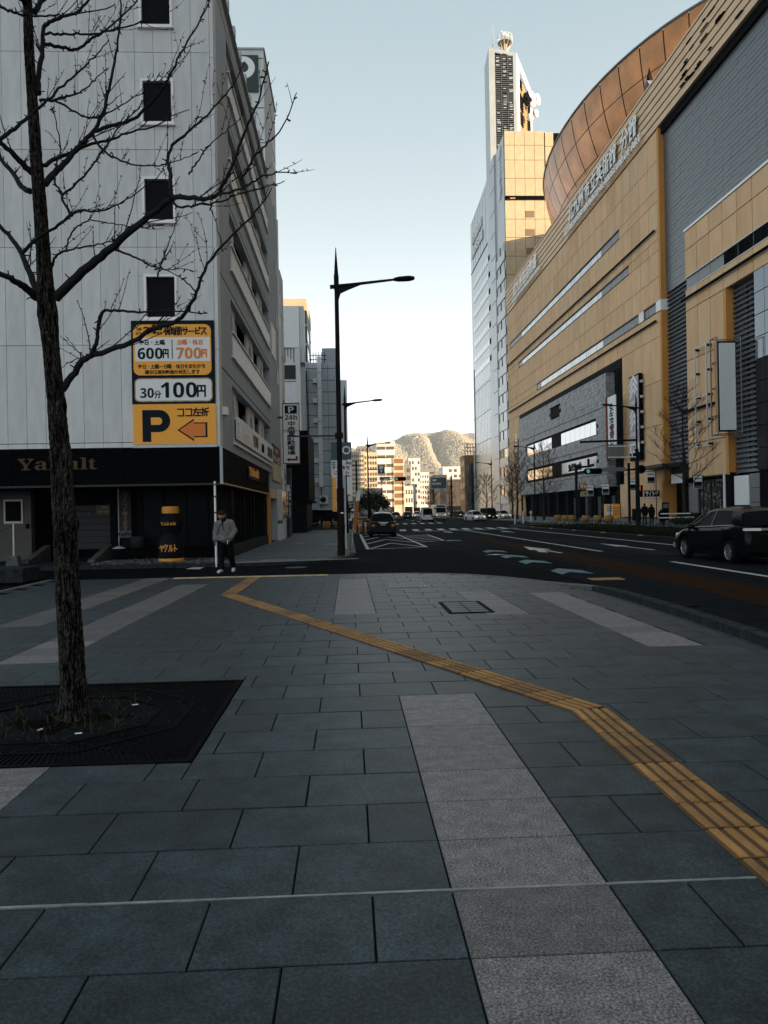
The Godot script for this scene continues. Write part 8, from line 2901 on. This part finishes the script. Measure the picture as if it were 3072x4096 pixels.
	part("hair", skin_mesh(b, 0.008, 0.012), M.hair, t)
	for l in legs:
		b = [[l[2] + Vector3(0, -0.02, -0.03), l[3] + Vector3(0, 0.0, 0), 0.052, 0.045], [l[2] + Vector3(0, 0.01, 0), l[2] + Vector3(0, 0.03, 0), 0.05, 0.048]]
		part("shoe", skin_mesh(b, 0.009, 0.015), M.shoe, t)
		m = MB.new()
		m.bar(l[2] + Vector3(0, -0.07, -0.07), l[3] + Vector3(0, -0.04, 0.03), 0.09, 0.022)
		part("sole", m, M.iron2, t)
		m = MB.new()
		for i in 3:
			m.bar(l[2].lerp(l[3], 0.2 + 0.18 * i) + Vector3(-0.035, 0.045 - 0.004 * i, 0), l[2].lerp(l[3], 0.25 + 0.18 * i) + Vector3(0.035, 0.045 - 0.004 * i, 0), 0.008, 0.01)
		part("laces", m, M.iron2, t)
	m = MB.new()
	m.box(Vector3(0.12, 0.84, 0.23), Vector3(0.014, 0.11, 0.03), Basis(Vector3(0, 0, 1), -0.12))
	tag(part("paper_slip", m, M.white, self, t.position), "small white paper slip held in the walking person's hand", "paper")
	# three people waiting far across the road
	for i in 3:
		var q: Array = [[23.75, -60.8, 1.74], [24.15, -60.4, 1.68], [24.75, -60.0, 1.25]][i]
		t = thing("person", ["tall dark clad person standing closest to the near right signal pole", "dark clad person in long coat in the middle of three", "shorter dark clad person carrying a backpack, rightmost of three"][i], "person", Vector3(q[0], 0.03, q[1]))
		var s: float = q[2] / 1.72
		b = []
		b.append([V.call(0, 1.62, 0) * s, V.call(0, 1.57, 0.02) * s, 0.098 * s, 0.085 * s])
		b.append([V.call(0, 1.4, 0) * s, V.call(0, 1.55, 0) * s, 0.06, 0.055])
		b.append([V.call(0, 0.9, 0) * s, V.call(0, 1.32, 0) * s, 0.15 * s, 0.16 * s, Vector3(0.85, 1, 1.2)])
		b.append([V.call(-0.17, 1.38, 0) * s, V.call(0.17, 1.38, 0) * s, 0.075, 0.075])
		for sg in [-1.0, 1.0]:
			b.append([V.call(sg * 0.2, 1.36, 0) * s, V.call(sg * 0.25, 1.1, 0.0) * s, 0.06, 0.05])
			b.append([V.call(sg * 0.25, 1.1, 0) * s, V.call(sg * 0.2, 0.86, 0.08) * s, 0.05, 0.035])
			b.append([V.call(sg * 0.2, 0.86, 0.08) * s, V.call(sg * 0.19, 0.78, 0.1) * s, 0.035, 0.02])
			b.append([V.call(sg * 0.09, 0.9, 0) * s, V.call(sg * 0.1, 0.48, 0.02) * s, 0.085, 0.06])
			b.append([V.call(sg * 0.1, 0.48, 0.02) * s, V.call(sg * 0.1, 0.07, 0) * s, 0.058, 0.042])
			b.append([V.call(sg * 0.1, 0.05, -0.03) * s, V.call(sg * 0.11, 0.045, 0.16) * s, 0.045, 0.04])
		part("body", skin_mesh(b, 0.028, 0.05), M.dark, t)
		b = [[V.call(0, 0.75 if i == 1 else 0.95, 0) * s, V.call(0, 1.32, 0) * s, 0.19 * s, 0.17 * s, Vector3(0.85, 1, 1.2)], [V.call(-0.17, 1.38, 0) * s, V.call(0.17, 1.38, 0) * s, 0.085, 0.085]]
		part("coat", skin_mesh(b, 0.03, 0.05), M.dark, t)
		if i == 2:
			b = [[V.call(0, 0.95, 0.2) * s, V.call(0, 1.25, 0.2) * s, 0.16, 0.15]]
			part("backpack", skin_mesh(b, 0.03, 0.03), M.black, t)
